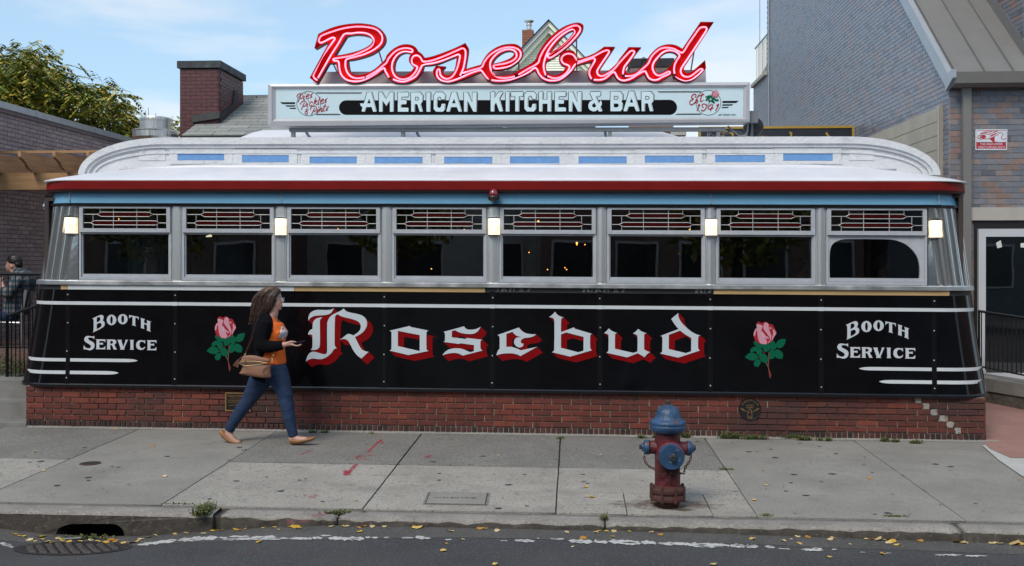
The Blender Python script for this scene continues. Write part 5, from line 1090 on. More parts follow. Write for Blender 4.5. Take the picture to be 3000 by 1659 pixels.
SC['e'] = [zB([(1430,755,1),(1480,650),(1580,510),(1720,400),(1880,325),(2050,295),(2200,300),(2310,360),(2365,450),(2360,540),(2300,650),(2200,740),(2060,820),(1880,865),(1680,872,1),(1690,930),(1750,990),(1870,1000),(2050,980),(2200,925)])+zC([(180,1090),(330,1010),(430,945),(490,890,1),(470,1110,1),(350,1185),(200,1255),(0,1330)])+zB([(1950,1150),(1830,1160),(1700,1150),(1590,1100),(1500,1020),(1450,960),(1430,920,1)]), zB([(1700,700,1),(1760,610),(1850,530),(1960,470),(2070,450),(2150,475),(2165,515),(2110,590),(2000,650),(1850,700),(1700,735,1)])]
SC['b'] = [zC([(490,890,1),(540,770),(620,630),(730,480),(860,360),(1000,250),(1150,170),(1300,125),(1400,120),(1475,155),(1495,210),(1460,310),(1370,430),(1240,560),(1080,700),(900,830),(720,935,1),(705,1000),(720,1110),(770,1180),(880,1215),(990,1185),(1080,1110),(1120,1035,1),(1040,1000),(985,920),(985,830),(1030,760),(1110,700),(1190,690),(1280,710),(1340,790),(1370,865,1),(1340,1010,1),(1310,1070),(1220,1170),(1110,1270),(990,1340),(870,1365),(740,1355),(640,1310),(560,1240),(500,1160),(470,1110,1)]), zC([(1275,283),(1170,325),(1050,420),(940,550),(850,670),(795,745,1),(900,690),(1040,590),(1150,490),(1240,380),(1288,310)])]
SC['u'] = [zC([(1370,865,1),(1550,825),(1720,755),(1840,680),(1925,618,1),(2152,622,1),(2060,760),(1920,970),(1850,1080),(1835,1135),(1865,1175),(1930,1168),(2050,1090),(2180,970)])+zD([(250,870),(330,770),(440,627,1),(703,632,1),(600,760),(480,930),(400,1040),(380,1110),(400,1160),(460,1170),(560,1150),(680,1070),(800,950,1),(775,1190,1),(650,1260),(520,1330),(380,1360),(270,1345),(190,1290),(130,1195,1),(60,1260)])+zC([(1995,1300),(1900,1350),(1800,1362),(1700,1355),(1620,1300),(1575,1200),(1590,1100),(1630,1010),(1680,930,1),(1500,970),(1340,1010,1)])]
SC['d'] = [zD([(800,950,1),(860,830),(950,720),(1060,630),(1190,580),(1320,570),(1430,590),(1510,630),(1560,662,1),(1940,100,1),(2220,103,1),(1900,590),(1700,900),(1610,1040),(1595,1100),(1620,1150),(1690,1165),(1780,1120),(1900,1020),(2035,900,1),(2058,1070,1),(1960,1180),(1840,1280),(1720,1340),(1600,1352),(1500,1320),(1410,1260),(1355,1195,1),(1230,1270),(1110,1340),(1000,1355),(890,1330),(820,1270),(775,1190,1)]), zD([(1465,800,1),(1410,750),(1320,728),(1220,745),(1120,820),(1030,940),(995,1040),(1000,1110),(1040,1165),(1110,1165),(1200,1120),(1300,1035,1)])]
NT = [zA([(190,1310),(120,1250),(112,1200),(160,1090),(290,830),(420,640),(500,530),(560,440),(535,415),(470,430),(270,525),(225,490),(240,425),(290,370),(500,290),(740,220),(1000,185),(1240,195),(1420,240),(1530,340),(1555,440),(1530,530),(1460,610),(1340,690),(1160,770),(1000,815),(860,850),(795,880),(780,960),(790,1060),(830,1160),(900,1230),(1000,1265),(1100,1260),(1180,1245)]),
 zA([(205,1265),(320,1060),(480,780),(640,530),(740,360),(800,330),(890,330),(1050,312),(1210,325),(1310,370),(1365,440),(1370,510),(1330,590),(1230,660),(1080,730),(900,795),(700,830),(560,855),(525,880),(560,905),(620,905),(645,950),(655,1060),(700,1200),(790,1290),(900,1325),(1050,1330),(1200,1290),(1400,1180),(1585,1055),(1620,1120),(1690,1245)]),
 zA([(1210,1240),(1420,1120),(1570,1000),(1640,940),(1680,860),(1760,760),(1860,680),(1980,640),(2080,635),(2160,655),(2190,690),(2170,720),(2100,715),(2000,712),(1900,750),(1820,830),(1770,930),(1755,1040),(1775,1140),(1830,1230),(1920,1280),(2020,1285),(2120,1255),(2210,1180),(2270,1090),(2285,1030),(2260,1010),(2200,980),(2170,920),(2180,840),(2230,795),(2290,790),(2350,830),(2390,900)])+zB([(150,672),(300,655),(500,590),(720,500),(900,420),(1020,375),(1070,410),(1085,490),(1070,640),(1040,800),(1000,900),(960,985)]),
 zA([(1780,1290),(1900,1330),(2020,1335),(2150,1290),(2260,1220),(2330,1110),(2380,1010)])+zB([(120,760),(200,735),(400,700),(600,640),(780,570),(920,515),(955,540),(950,610),(905,790),(860,900),(790,1000),(690,1055),(600,1040),(530,980),(510,900),(500,850),(475,840),(445,880),(440,950),(470,1030),(560,1100),(680,1120),(820,1090),(1000,1020),(1200,930),(1410,865),(1450,890),(1500,960),(1590,1075)]),
 zB([(1010,930),(1250,855),(1440,795),(1500,680),(1600,550),(1750,440),(1900,375),(2050,350),(2180,365),(2280,420),(2315,500),(2290,600),(2200,700),(2060,780),(1900,815),(1760,830),(1710,800),(1720,755),(1800,740),(1950,715),(2110,660),(2200,590),(2220,520),(2180,440),(2080,400),(1960,410),(1820,470),(1700,580),(1640,670),(1630,780),(1660,890),(1740,990),(1850,1030),(2000,1035),(2180,1000)]),
 zB([(1660,1085),(1800,1100),(1950,1095)])+zC([(0,1290),(200,1220),(360,1130),(475,1050),(520,1080),(560,1170),(640,1260),(760,1310),(880,1315),(1000,1290),(1150,1190),(1250,1080),(1310,990),(1380,950),(1550,890),(1700,845),(1735,880),(1700,960),(1640,1060),(1615,1130),(1620,1200),(1660,1280)]),
 zC([(130,1190),(330,1070),(540,945),(580,830),(650,690),(760,540),(900,395),(1050,280),(1200,195),(1330,160),(1410,190),(1425,250),(1380,340),(1250,490),(1080,650),(900,780),(790,840),(745,810),(760,770),(860,710),(1000,620),(1130,510),(1250,380),(1305,310),(1290,260),(1240,250),(1130,300),(980,410),(850,550),(750,700),(690,850),(660,980),(665,1080),(700,1200)]),
 zC([(740,1220),(850,1260),(970,1255),(1080,1200),(1170,1110),(1200,1030),(1160,990),(1080,960),(1035,900),(1040,830),(1100,770),(1190,750),(1280,780),(1340,860),(1380,910),(1500,880),(1700,810),(1850,730),(1970,680),(2030,700),(2000,770),(1920,890),(1820,1040),(1780,1120),(1800,1190),(1870,1220),(1960,1190)])+zD([(130,1080),(260,930),(380,800),(480,700),(540,690),(565,720),(530,790),(420,940),(360,1020),(335,1090),(325,1180)]),
 zC([(1710,1300),(1850,1300),(1960,1260)])+zD([(70,1170),(135,1135),(170,1170),(210,1250),(280,1305),(380,1310),(500,1270),(650,1180),(780,1120),(820,1170),(860,1250),(940,1300),(1040,1300),(1150,1240),(1300,1170),(1310,1140),(1280,1125),(1200,1165),(1100,1205),(1020,1190),(960,1110),(945,1020),(970,940),(1060,820),(1170,720),(1290,680),(1390,700),(1490,755),(1510,800),(1460,880),(1410,980),(1395,1080),(1405,1170)]),
 zD([(370,1220),(500,1215),(600,1180),(720,1080),(850,960),(920,820),(1020,710),(1130,640),(1250,625),(1380,645),(1470,690),(1560,730),(1600,700),(1700,540),(1820,370),(1930,220),(1990,195),(2060,200),(2080,240),(2000,380),(1840,620),(1680,860),(1560,1040),(1535,1110),(1560,1190),(1620,1230),(1700,1235),(1790,1190),(1890,1110),(1960,1070),(1995,1090),(1960,1140),(1850,1240),(1740,1310),(1630,1330),(1530,1300),(1410,1240)])]
YN = YS-0.03                                # front rim of the letters; backs lie 11 cm behind
for ch_ in 'Rosebud':
    ls = [loop(l, 5) for l in SC[ch_]]
    A = part_empty('neon_letter', SG)
    plate('letter_back', ls, YN, 0.008, MT['channel_red'], A, lo=-0.094)
    for li, l in enumerate(ls):
        q = [P(p[0], p[1], YN) for p in l]; n = len(q); ct = Vector((0, 0, 0))
        area = sum(q[i].x*q[(i+1) % n].z-q[(i+1) % n].x*q[i].z for i in range(n)); sgn = (1 if area > 0 else -1)*(1 if li == 0 else -1)
        wb = MB(); eb = MB(); inn_ = []
        for i in range(n):
            t = q[(i+1) % n]-q[i-1]; t = t.normalized() if t.length > 1e-9 else Vector((1, 0, 0)); inn_.append(q[i]+Vector((-t.z, 0, t.x))*0.007*sgn)
        skip = lambda a, b: False
        for i in range(n):
            j = (i+1) % n
            # no wall across the joint to the neighbouring letter
            if len(SC[ch_][li]) and (q[j]-q[i]).length > 0.09 and any(abs(q[i].x-jx[0]) < .01 and abs(q[j].x-jx[1]) < .01 or abs(q[i].x-jx[1]) < .01 and abs(q[j].x-jx[0]) < .01 for jx in [(P(*a[:2], YN).x, P(*b[:2], YN).x) for a, b in ((zA([(1625,890)])[0], zA([(1590,1120)])[0]), (zB([(172,605)])[0], zB([(165,775)])[0]), (zB([(1430,755)])[0], zB([(1430,920)])[0]), (zC([(490,890)])[0], zC([(470,1110)])[0]), (zC([(1370,865)])[0], zC([(1340,1010)])[0]), (zD([(800,950)])[0], zD([(775,1190)])[0]))]):
                if wb.v: wb.build('channel_wall', MT['channel_red'], A); eb.build('channel_rim', MT['channel_edge'], A); wb = MB(); eb = MB()
                continue
            f = Vector((0, 0, 0)); bk = Vector((0, 0.088, 0))
            wb.add([inn_[i], inn_[j], inn_[j]+bk, inn_[i]+bk], [(0, 1, 2, 3)])
            eb.add([q[i], q[j], q[j]+bk*1.06, q[i]+bk*1.06, inn_[j], inn_[i]], [(0, 1, 2, 3), (0, 1, 4, 5)])
        if wb.v: wb.build('channel_wall', MT['channel_red'], A); eb.build('channel_rim', MT['channel_edge'], A)
for l in NT:
    q = loop(l, 5, closed=False); m3 = [P(p[0], p[1], YN-0.0) for p in q]
    MB().tube([Vector((a.x, YN+0.045, a.z)) for a in m3], 0.0098, 8).build('neon_tube', MT['neon'], SG, True)
    for e in (0, -1):
        MB().lathe([(0.0, -.008), (0.020, -0.006), (0.022, 0.012)], Vector((m3[e].x, YN+0.080, m3[e].z)), 'y', 10, cap=False).build('tube_socket', MT['black_rubber'], SG)
# carrying rail, posts, braces
MB().hexa([sp(843,384,.06), sp(2128,382,.06), sp(2128,382,.14), sp(843,384,.14), sp(843,373,.06), sp(2128,371,.06), sp(2128,371,.14), sp(843,373,.14)]).build('rail', MT['sign_frame_dark'], SG)
for px in (853, 1177, 1788, 2107):
    a = sp(px, 378, .10); MB().box(a.x-.022, a.x+.022, a.y-.03, a.y+.03, a.z-.20, a.z).build('post', MT['sign_frame_dark'], SG); box('foot_plate', MT['sign_frame_dark'], SG, a.x-.04, a.x+.04, a.y-.05, a.y+.05, a.z-.21, a.z-.165)
for px in (880, 1211, 1775, 2085): MB().tube([sp(px, 380, .28), sp(px+10, 412, .62)], 0.018, 5).build('brace', MT['galv'], SG)
# junction box, conduit, floodlight at the right end
jb = sp(2206, 338, .12); box('junction_box', MT['sign_frame_dark'], SG, jb.x-.035, jb.x+.075, YS+.08, YS+.2, jb.z-.075, jb.z+.065)
cq = zO([(1330,1100),(1420,1180),(1540,1270),(1660,1370),(1770,1390),(1870,1340),(1905,1230),(1915,1080),(1925,980)]); MB().tube([sp(*p, 0.10) for p in loop(cq, 4, closed=False)], 0.013, 7).build('conduit', MT['sign_frame_dark'], SG, True)
cq = zO([(830,1230),(900,1310),(1000,1350),(1150,1340),(1300,1290),(1450,1230),(1600,1225),(1720,1260),(1800,1330),(1830,1390)]); MB().tube([sp(*p, 0.16) for p in loop(cq, 4, closed=False)], 0.013, 7).build('conduit', MT['sign_frame_dark'], SG, True)
fl = P(2208, 372, YS+.35); MB().lathe([(0.03, -.09), (0.10, -.07), (0.125, 0.02), (0.12, 0.06)], fl, 'y', 20).build('floodlight', MT['black_rubber'], SG, True); box('floodlight_arm', MT['sign_frame_dark'], SG, fl.x-.05, fl.x-.02, fl.y-.1, fl.y-.05, fl.z-.22, fl.z+.05)
# conduit and flood lamp stand on the roof beside the post
# ================================================================ buildings and trees around
def brickwall(parent, frame, u0, u1, v0, v1, L, H, mort, msingle, mjoined, depth=0.03, n_single=300, clip=None, key=None, offset=0.5, thick=0.06):
    """bricks on a plane; frame(u, v, d) -> world. The ones showing largest are separate, the rest one joined part"""
    cells = []; r = 0; v = v0
    while v < v1-0.001:
        u = u0-(L*offset if r % 2 else 0)
        while u < u1:
            a, b = max(u, u0), min(u+L, u1)
            if b-a > 0.02 and (clip is None or clip((a+b)/2, v+H/2)): cells.append((a+mort/2, b-mort/2, v+mort/2, min(v+H, v1)-mort/2))
            u += L
        v += H; r += 1
    if key: cells.sort(key=key)
    nsg = min(n_single, len(cells)); proto = {}
    rg_ = random.Random(1)
    for k, (a, b, c0, c1) in enumerate(cells):
        d = depth+rg_.uniform(-.0015, .0015)
        pts = [frame(x, y, z) for z in (0.0, d) for x, y in ((a, c0), (b, c0), (b, c1), (a, c1))]
        if k < nsg: MB().hexa(pts).build('brick', msingle, parent)
        else:
            if k == nsg: jm = MB()
            jm.hexa(pts)
    if len(cells) > nsg:
        o = jm.build('brickwork', mjoined, parent); o['kind'] = 'stuff'

# ---------------- plum painted building on the left, running back from the street
XW = -8.6
lb = thing('plum_brick_building', 'plum grey painted brick building with metal coping behind the patio', 'building', (XW-2, 6, 0))
zc = PX(0, 318, XW).z; y0w, y1w = 1.0, 9.6
MB().box(XW-6, XW, y0w, y1w, -0.4, zc).build('wall', MT['plum_mortar'], lb)
cam_d = lambda c: -c[1]
brickwall(lb, lambda u, v, d: Vector((XW+d*0.4, u, v)), 3.2, y1w, 0.3, zc, 0.213, 0.0677, 0.010, MT['plum_brick_single'], MT['plum_brick'], depth=0.03, clip=lambda u, v: True, key=lambda q: q[0]-q[2]*0.2)
q0 = PX(0, 307, XW)
MB().box(XW-6, XW+0.06, y0w, y1w+.05, zc, zc+0.10).build('coping', MT['coping_metal'], lb); MB().box(XW-6, XW+0.045, y0w, y1w+.05, zc-0.06, zc).build('coping_drip', MT['plum_mortar'], lb)
for y in (4.6, 6.6, 8.6): box('coping_joint', MT['galv'], lb, XW-.2, XW+.066, y, y+.06, zc-.0, zc+.106)

# ---------------- patio: raised floor, steps, pergola, railing
pt = thing('patio', 'raised concrete patio with steps beside the left end of the diner', 'patio', (-7.6, 1.5, 0))
zpf = P(40, 1036, 1.2).z
MB().box(-8.6, -6.5, 1.3, 9.0, -0.4, zpf).build('deck', MT['patio_paver'], pt)
s0 = P(0, 1112, 0.75); 
MB().hexa([(-8.6,0.62,-.3),(bl+.005,0.62,-.3),(bl+.005,1.3,-.3),(-8.6,1.3,-.3),(-8.6,0.62,P(30,1122,.62).z),(bl+.005,0.62,P(72,1112,.62).z),(bl+.005,1.3,P(72,1112,.62).z+.01),(-8.6,1.3,P(30,1122,.62).z+.01)]).build('upper_step', MT['step_concrete'], pt)
MB().box(-8.6, bl+.005, 0.30, 0.62, -.3, P(40,1178,.30).z).build('lower_step', MT['step_concrete'], pt)
MB().box(-8.6, bl+.005, 0.02, 0.30, -.3, P(40,1236,.12).z).build('bottom_step', MT['step_concrete'], pt)
pg = thing('pergola', 'cedar pergola with scroll cut rafter ends above the patio', 'pergola', (-8.0, 3.2, zpf))
YB = 3.2; bz0, bz1 = P(100, 556, YB).z, P(100, 507, YB).z
MB().box(-10.5, -6.55, YB, YB+.045, bz0, bz1).build('beam', MT['timber_cedar_beam'], pg); MB().box(-10.5, -6.55, YB+.10, YB+.145, bz0, bz1).build('beam', MT['timber_cedar_beam'], pg)
MB().box(-10.5, -6.55, 6.3, 6.345, bz0, bz1).build('beam', MT['timber_cedar_beam'], pg)
for px in (56, 157, 256, -45, -150):
    x = P(px, 450, YB-.42).x; zt = P(px, 444, YB-.42).z; y_ = YB-.42
    pr = loop([(y_, zt, 1), (6.9, zt, 1), (6.9, bz1+.002, 1), (y_+.30, bz1+.002, 1), (y_+.30, bz1+.03, 1), (y_+.26, bz1+.035), (y_+.20, bz1+.07), (y_+.14, bz1+.125), (y_+.06, bz1+.16), (y_+.015, bz1+.18), (y_, zt-.05, 1)], 5)
    vs_, fs_ = fill([pr], 0.045, lambda u, v, d, x=x: Vector((x-0.02+d, u, v)))
    me_obj('rafter', vs_, fs_, MT['timber_cedar'], pg)
for y in (3.35, 4.4, 5.5, 6.6): MB().box(-10.5, -6.55, y, y+.045, P(100, 446, YB).z+.001, P(100, 446, YB).z+.04).build('purlin', MT['timber_cedar_beam'], pg)
for x, y in ((-6.75, YB+.0725), (-6.75, 6.37), (-8.5, 6.37)): MB().box(x-.05, x+.05, y-.03, y+.03, zpf, bz0+.1).build('post', MT['timber_cedar'], pg)
MB().tube([P(235, 503, 2.4), P(262, 505, 1.2)], 0.012, 6).build('tie_rod', MT['galv'], pg)
# black railings at the left
def railing(label, p0, p1, ht, nb, low=0.10, mid=None, name='railing', posts=(0, 1)):
    t = thing(name, label, 'railing', p0); p0, p1 = Vector(p0), Vector(p1); d = p1-p0
    MB().tube([p0+UP*ht, p1+UP*ht], 0.020, 4).build('top_rail', MT['black_iron'], t); MB().tube([p0+UP*low, p1+UP*low], 0.014, 4).build('bottom_rail', MT['black_iron'], t)
    for i in range(1, nb): q = p0+d*(i/nb); MB().tube([q+UP*low, q+UP*ht], 0.008, 4).build('baluster', MT['black_iron'], t)
    for k in posts: q = p0+d*k; MB().tube([q, q+UP*(ht+.01)], 0.022, 4).build('post', MT['black_iron'], t)
    return t
a, b = P(-60, 1040, 1.42), P(118, 1030, 1.42); ht = P(60, 803, 1.42).z-zpf
railing('tall black patio railing in front of the seated man', (a.x, 1.42, zpf), (P(130, 1000, 1.42).x, 1.42, zpf), ht, 9, 0.06)
a, b = P(8, 1112, 0.85), P(112, 1070, 0.85)
t_ = railing('lower black stair railing at the left end of the diner', (a.x, 0.95, P(8,1118,.95).z), (P(108,1085,.95).x, 0.95, P(108,1090,.95).z), P(8,925,.95).z-P(8,1118,.95).z, 7, 0.02)
# small evergreen at the foot of the patio
def leafball(name, label, cat, c, r, n, m, size, trunk=None, squash=(1, 1, 1), seed=1, clumps=None, group=None):
    rg_ = random.Random(seed); t = thing(name, label, cat, (c[0], c[1], 0), group); mb = MB()
    cl = clumps or [((0, 0, 0), 1.0)]
    for (cx_, cy_, cz_), cr in cl:
        for _ in range(int(n*cr**2)):
            d = Vector((rg_.gauss(0, 1), rg_.gauss(0, 1), rg_.gauss(0, 1))).normalized()*(rg_.random()**0.33)*cr*r
            p = Vector(c)+Vector((cx_*r, cy_*r, cz_*r))+Vector((d.x*squash[0], d.y*squash[1], d.z*squash[2]))
            ax = Vector((rg_.gauss(0, 1), rg_.gauss(0, 1), rg_.gauss(0, .6)-.3)).normalized(); u = ax.orthogonal().normalized(); s = size*rg_.uniform(.6, 1.3)
            mb.add([p, p+ax*s*.5+u*s*.22, p+ax*s, p+ax*s*.5-u*s*.22], [(0, 1, 2, 3)])
    mb.build('crown' if trunk else 'foliage', m, t)
    return t
b0 = P(20, 1090, 1.05); leafball('evergreen_shrub', 'small dark evergreen shrub behind the stair railing', 'shrub', (b0.x-.1, 1.12, b0.z+.02), 0.26, 1500, MT['bush_leaf'], 0.03, squash=(1.6, .6, .8))

# ---------------- tree rising behind the plum building
tr = thing('tree', 'tall leafy tree with some yellow leaves behind the plum brick building', 'tree', (-20, 20, 0))
YT = 17.0; rg = random.Random(4); lv = MB(); br_ = MB()
outl = [(-150,150),(0,170),(60,155),(110,165),(140,220),(190,235),(240,270),(300,262),(345,280),(352,320),(380,360),(400,390),(398,420),(360,460),(200,470),(0,420),(-150,420)]
def inside(x, y, poly):
    r = False; n = len(poly)
    for i in range(n):
        (x1, y1), (x2, y2) = poly[i], poly[(i+1) % n]
        if (y1 > y) != (y2 > y) and x < (x2-x1)*(y-y1)/(y2-y1)+x1: r = not r
    return r
cl = []
while len(cl) < 270:
    x, y = rg.uniform(-160, 405), rg.uniform(150, 470)
    if inside(x, y, outl):
        g = mnoise.noise(Vector((x*0.017, y*0.017, 3)))
        if g > -0.36: cl.append((x, y, rg.uniform(-2.5, 2.5)))
edge = []
for i in range(len(outl)-4):
    (x1, y1), (x2, y2) = outl[i], outl[i+1]
    for k in range(5): t = rg.random(); edge.append((x1+(x2-x1)*t+rg.uniform(-6, 8), y1+(y2-y1)*t+rg.uniform(-6, 8), rg.uniform(-2, 2)))
hub = P(150, 620, YT)
for ci, (x, y, dy) in enumerate(cl+edge):
    c_ = P(x, y, YT+dy); s_ = 0.62 if ci < len(cl) else 0.36
    br_.tube([c_, c_.lerp(hub, .35)+Vector((0, 0, -.3)), c_.lerp(hub, .8)], [0.012, .03, .06], 4, cap=False) if ci % 3 == 0 else None
    for k in range(9 if ci < len(cl) else 5):        # compound leaves: a drooping stalk with paired leaflets
        p = c_+Vector((rg.gauss(0, s_*.55), rg.gauss(0, s_*.55), rg.gauss(0, s_*.4))); d = Vector((rg.gauss(0, 1), rg.gauss(0, 1), rg.uniform(-.9, .25))).normalized(); sd_ = d.cross(UP).normalized(); ln = rg.uniform(.35, .65)
        for j in range(1, 8):
            q = p+d*ln*j/7+Vector((0, 0, -.12*(j/7)**2)); s = 0.20*rg.uniform(.75, 1.2)*(1-.35*abs(j/7-.45))
            for sg in (-1, 1):
                e = (sd_*sg*.8+d*.45+Vector((0, 0, -.35+rg.uniform(-.2, .2)))).normalized(); w_ = e.cross(Vector((rg.uniform(-.3, .3), rg.uniform(-.3, .3), 1))).normalized()*s*.20
                lv.add([q, q+e*s*.45+w_, q+e*s, q+e*s*.45-w_], [(0, 1, 2, 3)])
lv.build('crown', MT['tree_leaf'], tr); br_.build('branch', MT['bark'], tr)
MB().tube([Vector((hub.x, YT, -.4)), Vector((hub.x+.2, YT, 2.5)), hub], [.34, .28, .2], 10).build('trunk', MT['bark'], tr)
t2 = leafball('far_tree', 'tuft of far tree foliage beside the red chimney', 'tree', P(516, 384, 22), 0.45, 260, MT['tree_leaf'], 0.16, seed=9)
c9 = P(516, 384, 22); MB().tube([Vector((c9.x, 22, -.4)), c9], [.12, .05], 6).build('trunk', MT['bark'], t2)

# ---------------- exhaust fan on a flat roofed kitchen behind the diner
kt = thing('kitchen_annex', 'low flat roofed kitchen annex mostly hidden behind the diner', 'building', (-1, 5, 0))
MB().box(-6.0, 4.0, DEP+.02, 7.0, -.4, 3.1).build('wall', MT['stucco'], kt)
MB().box(-6.05, 4.05, DEP+.02, 7.05, 3.1, 3.2).build('flat_roof', MT['white_roof'], kt)
ef = P(456, 400, 4.3); fan = thing('exhaust_fan', 'round galvanised exhaust fan behind the diner roof', 'fan', (ef.x, 4.3, 3.2))
r1, r2 = 66/FPX*15.7, 46/FPX*15.7; zf = lambda y: P(456, y, 4.3).z
MB().lathe([(r1*.9, 3.2-zf(405)), (r1*.9, -.05), (r1, 0.0), (r1*1.0, zf(388)-zf(405)), (r1*1.03, zf(386)-zf(405)), (r1*1.03, zf(383)-zf(405)), (r1*.9, zf(382)-zf(405))], (ef.x, 4.3, zf(405)), n=36).build('lower_drum', MT['fan_metal'], fan, False)
MB().lathe([(r2*.98, 0), (r2*.98, zf(357)-zf(383)), (r2*1.02, zf(356)-zf(383)), (r2*1.02, zf(350)-zf(383)), (r2*.97, zf(346)-zf(383)), (r2*.8, zf(344.5)-zf(383)), (0, zf(344)-zf(383))], (ef.x, 4.3, zf(383)), n=36, cap=False).build('upper_drum', MT['fan_metal'], fan, False)
for dx, ln in ((-28, 20), (-20, 28), (2, 12)): MB().tube([P(456+dx, 344, 4.3), P(456+dx-2, 344-ln, 4.3)], 0.004, 4).build('bird_spike', MT['black_rubber'], fan)
box('bracket', MT['black_rubber'], fan, P(505,400,4.1).x, P(520,400,4.1).x, 4.05, 4.15, P(505,402,4.1).z, P(505,395,4.1).z)

# ---------------- grey shingled house with the big red chimney
hs = thing('shingled_house', 'grey shingle roofed house with a big dark red brick chimney', 'house', (-4, 10, 0))
xR = P(527, 390, 7.2).x; yb, yr = 7.3, 10.0; zb2 = P(527, 396, yb).z; zr = P(800, 284, yr).z; sl = (zr-zb2)/(yr-yb); x1h = P(1010, 300, 9).x
MB().box(xR+.15, x1h+3, yb+.1, 13, -.4, zb2-.02).build('wall', MT['siding'], hs)
rf = MB().hexa([(xR,yb,zb2-.12),(x1h+3,yb,zb2-.12),(x1h+3,yr,zr-.12),(xR,yr,zr-.12),(xR,yb,zb2-.012),(x1h+3,yb,zb2-.012),(x1h+3,yr,zr-.012),(xR,yr,zr-.012)]).build('roof', MT['shingle_gap'], hs)
MB().hexa([(xR,yr,zr-.12),(x1h+3,yr,zr-.12),(x1h+3,13.5,zb2-.12),(xR,13.5,zb2-.12),(xR,yr,zr-.012),(x1h+3,yr,zr-.012),(x1h+3,13.5,zb2-.01),(xR,13.5,zb2-.01)]).build('rear_slope', MT['shingle_gap'], rf)
nr = 13; ln = math.hypot(yr-yb, zr-zb2); rg = random.Random(8)
for r_ in range(nr):
    x = xR-(0.30 if r_ % 2 else 0.0)-rg.uniform(0, .1)
    while x < x1h:
        a, b = max(x, xR)+.006, x+.60-.006; t0, t1 = r_/nr, (r_+1)/nr-.004; lf = 0.010+rg.uniform(0, .004)
        if b-a > .05:
            f = lambda xx, t, h: Vector((xx, yb+(yr-yb)*t, zb2+(zr-zb2)*t+h))
            MB().hexa([f(a,t0,-.01),f(b,t0,-.01),f(b,t1,-.01),f(a,t1,-.01),f(a,t0,lf),f(b,t0,lf),f(b,t1,.002),f(a,t1,.002)]).build('shingle', MT['shingle'], rf)
        x += .60
x = xR
while x < x1h: MB().box(x+.01, x+.29, yr-.13, yr+.13, zr-.06, zr+.022).build('ridge_shingle', MT['shingle'], rf); x += .30
# chimney
ca, cb = P(527, 300, 8).x, P(641, 300, 8).x; cy1 = 9.45; ctop_ = P(580, 201, 8).z
ch_o = MB().box(ca+.004, cb-.004, 8.004, cy1-.004, 3.0, ctop_-.01).build('chimney', MT['chimney_mortar'], hs)
H_ = 0.071; nc = int((ctop_-3.6)/H_)
rg = random.Random(2)
for i in range(nc):
    z = 3.6+H_*i; x = ca-(0.105 if i % 2 else 0)
    while x < cb-.01:
        a, b = max(x, ca), min(x+.21, cb)
        if b-a > .03: MB().box(a+.003, b-.003, 7.996-rg.uniform(0, .004), 8.03, z+.003, z+H_-.003).build('brick', MT['chimney_brick'], ch_o)
        x += .21
    y = 8.0+(0.105 if i % 2 else 0.02)
    if z > 4.0:
        while y < cy1-.01:
            b = min(y+.21, cy1); MB().box(cb-.03, cb+.004+rg.uniform(0, .004), y+.003, b-.003, z+.003, z+H_-.003).build('brick', MT['chimney_brick'], ch_o); y += .21
czz = P(580, 200, 8).z; czt = P(580, 178, 7.95).z
MB().box(ca-.04, cb+.05, 7.95, cy1+.05, czz, czt).build('cap', MT['cap_stone'], ch_o)
MB().hexa([(cb-.50,7.93,P(600,345,8).z-.10),(cb+.03,7.93,P(600,345,8).z-.02),(cb+.03,8.0,P(600,345,8).z-.02),(cb-.50,8.0,P(600,345,8).z-.10),(cb-.50,7.97,P(600,338,8).z),(cb+.03,7.97,P(600,326,8).z),(cb+.03,8.0,P(600,326,8).z),(cb-.50,8.0,P(600,338,8).z)]).build('flashing', MT['tar'], ch_o)
fp = [(8.0, P(643,337,8).z), (8.75, P(672,305,8.75).z), (8.85, P(676,265,8.85).z), (9.05, P(690,270,9.05).z), (9.1, P(694,285,9.1).z), (8.9, P(690,296,8.9).z-.10), (8.0, P(643,350,8).z-.05)]
MB().slab([Vector((cb+.03, y, z)) for y, z in fp], (-.04, 0, 0)).build('flashing', MT['tar'], ch_o)

# ---------------- cream gabled house far behind the script sign
YG = 30.0; gp = lambda x, y, dy=0.0: P(x, y, YG+dy)
gh = thing('gabled_house', 'cream clapboard gabled house far behind the neon script', 'house', (gp(1607, 600).x, YG, 0))
ap, le, re_ = gp(1607, 62), gp(1440, 232), gp(1778, 232)
wz = 0.0
MB().slab([gp(1607, 92), gp(1463, 232), gp(1463, 330), gp(1752, 330), gp(1752, 232)], (0, 9, 0)).build('wall', MT['siding_shadow'], gh)
z = gp(1607, 92).z; zlow = gp(1600, 250).z; rowh = 6.9/FPX*41.5; slx = (gp(1752, 232).x-gp(1607, 92).x)/(gp(1607, 92).z-gp(1752, 232).z); cxg = gp(1607, 92).x
zz_ = zlow
while zz_ < z-.05:
    hw = (z-zz_-rowh*.5)*slx
    MB().hexa([(cxg-hw,YG-.03,zz_+.005),(cxg+hw,YG-.03,zz_+.005),(cxg+hw,YG,zz_+.005),(cxg-hw,YG,zz_+.005),(cxg-hw,YG-.004,zz_+rowh),(cxg+hw,YG-.004,zz_+rowh),(cxg+hw,YG,zz_+rowh),(cxg-hw,YG,zz_+rowh)]).build('clapboard', MT['siding'], gh); zz_ += rowh
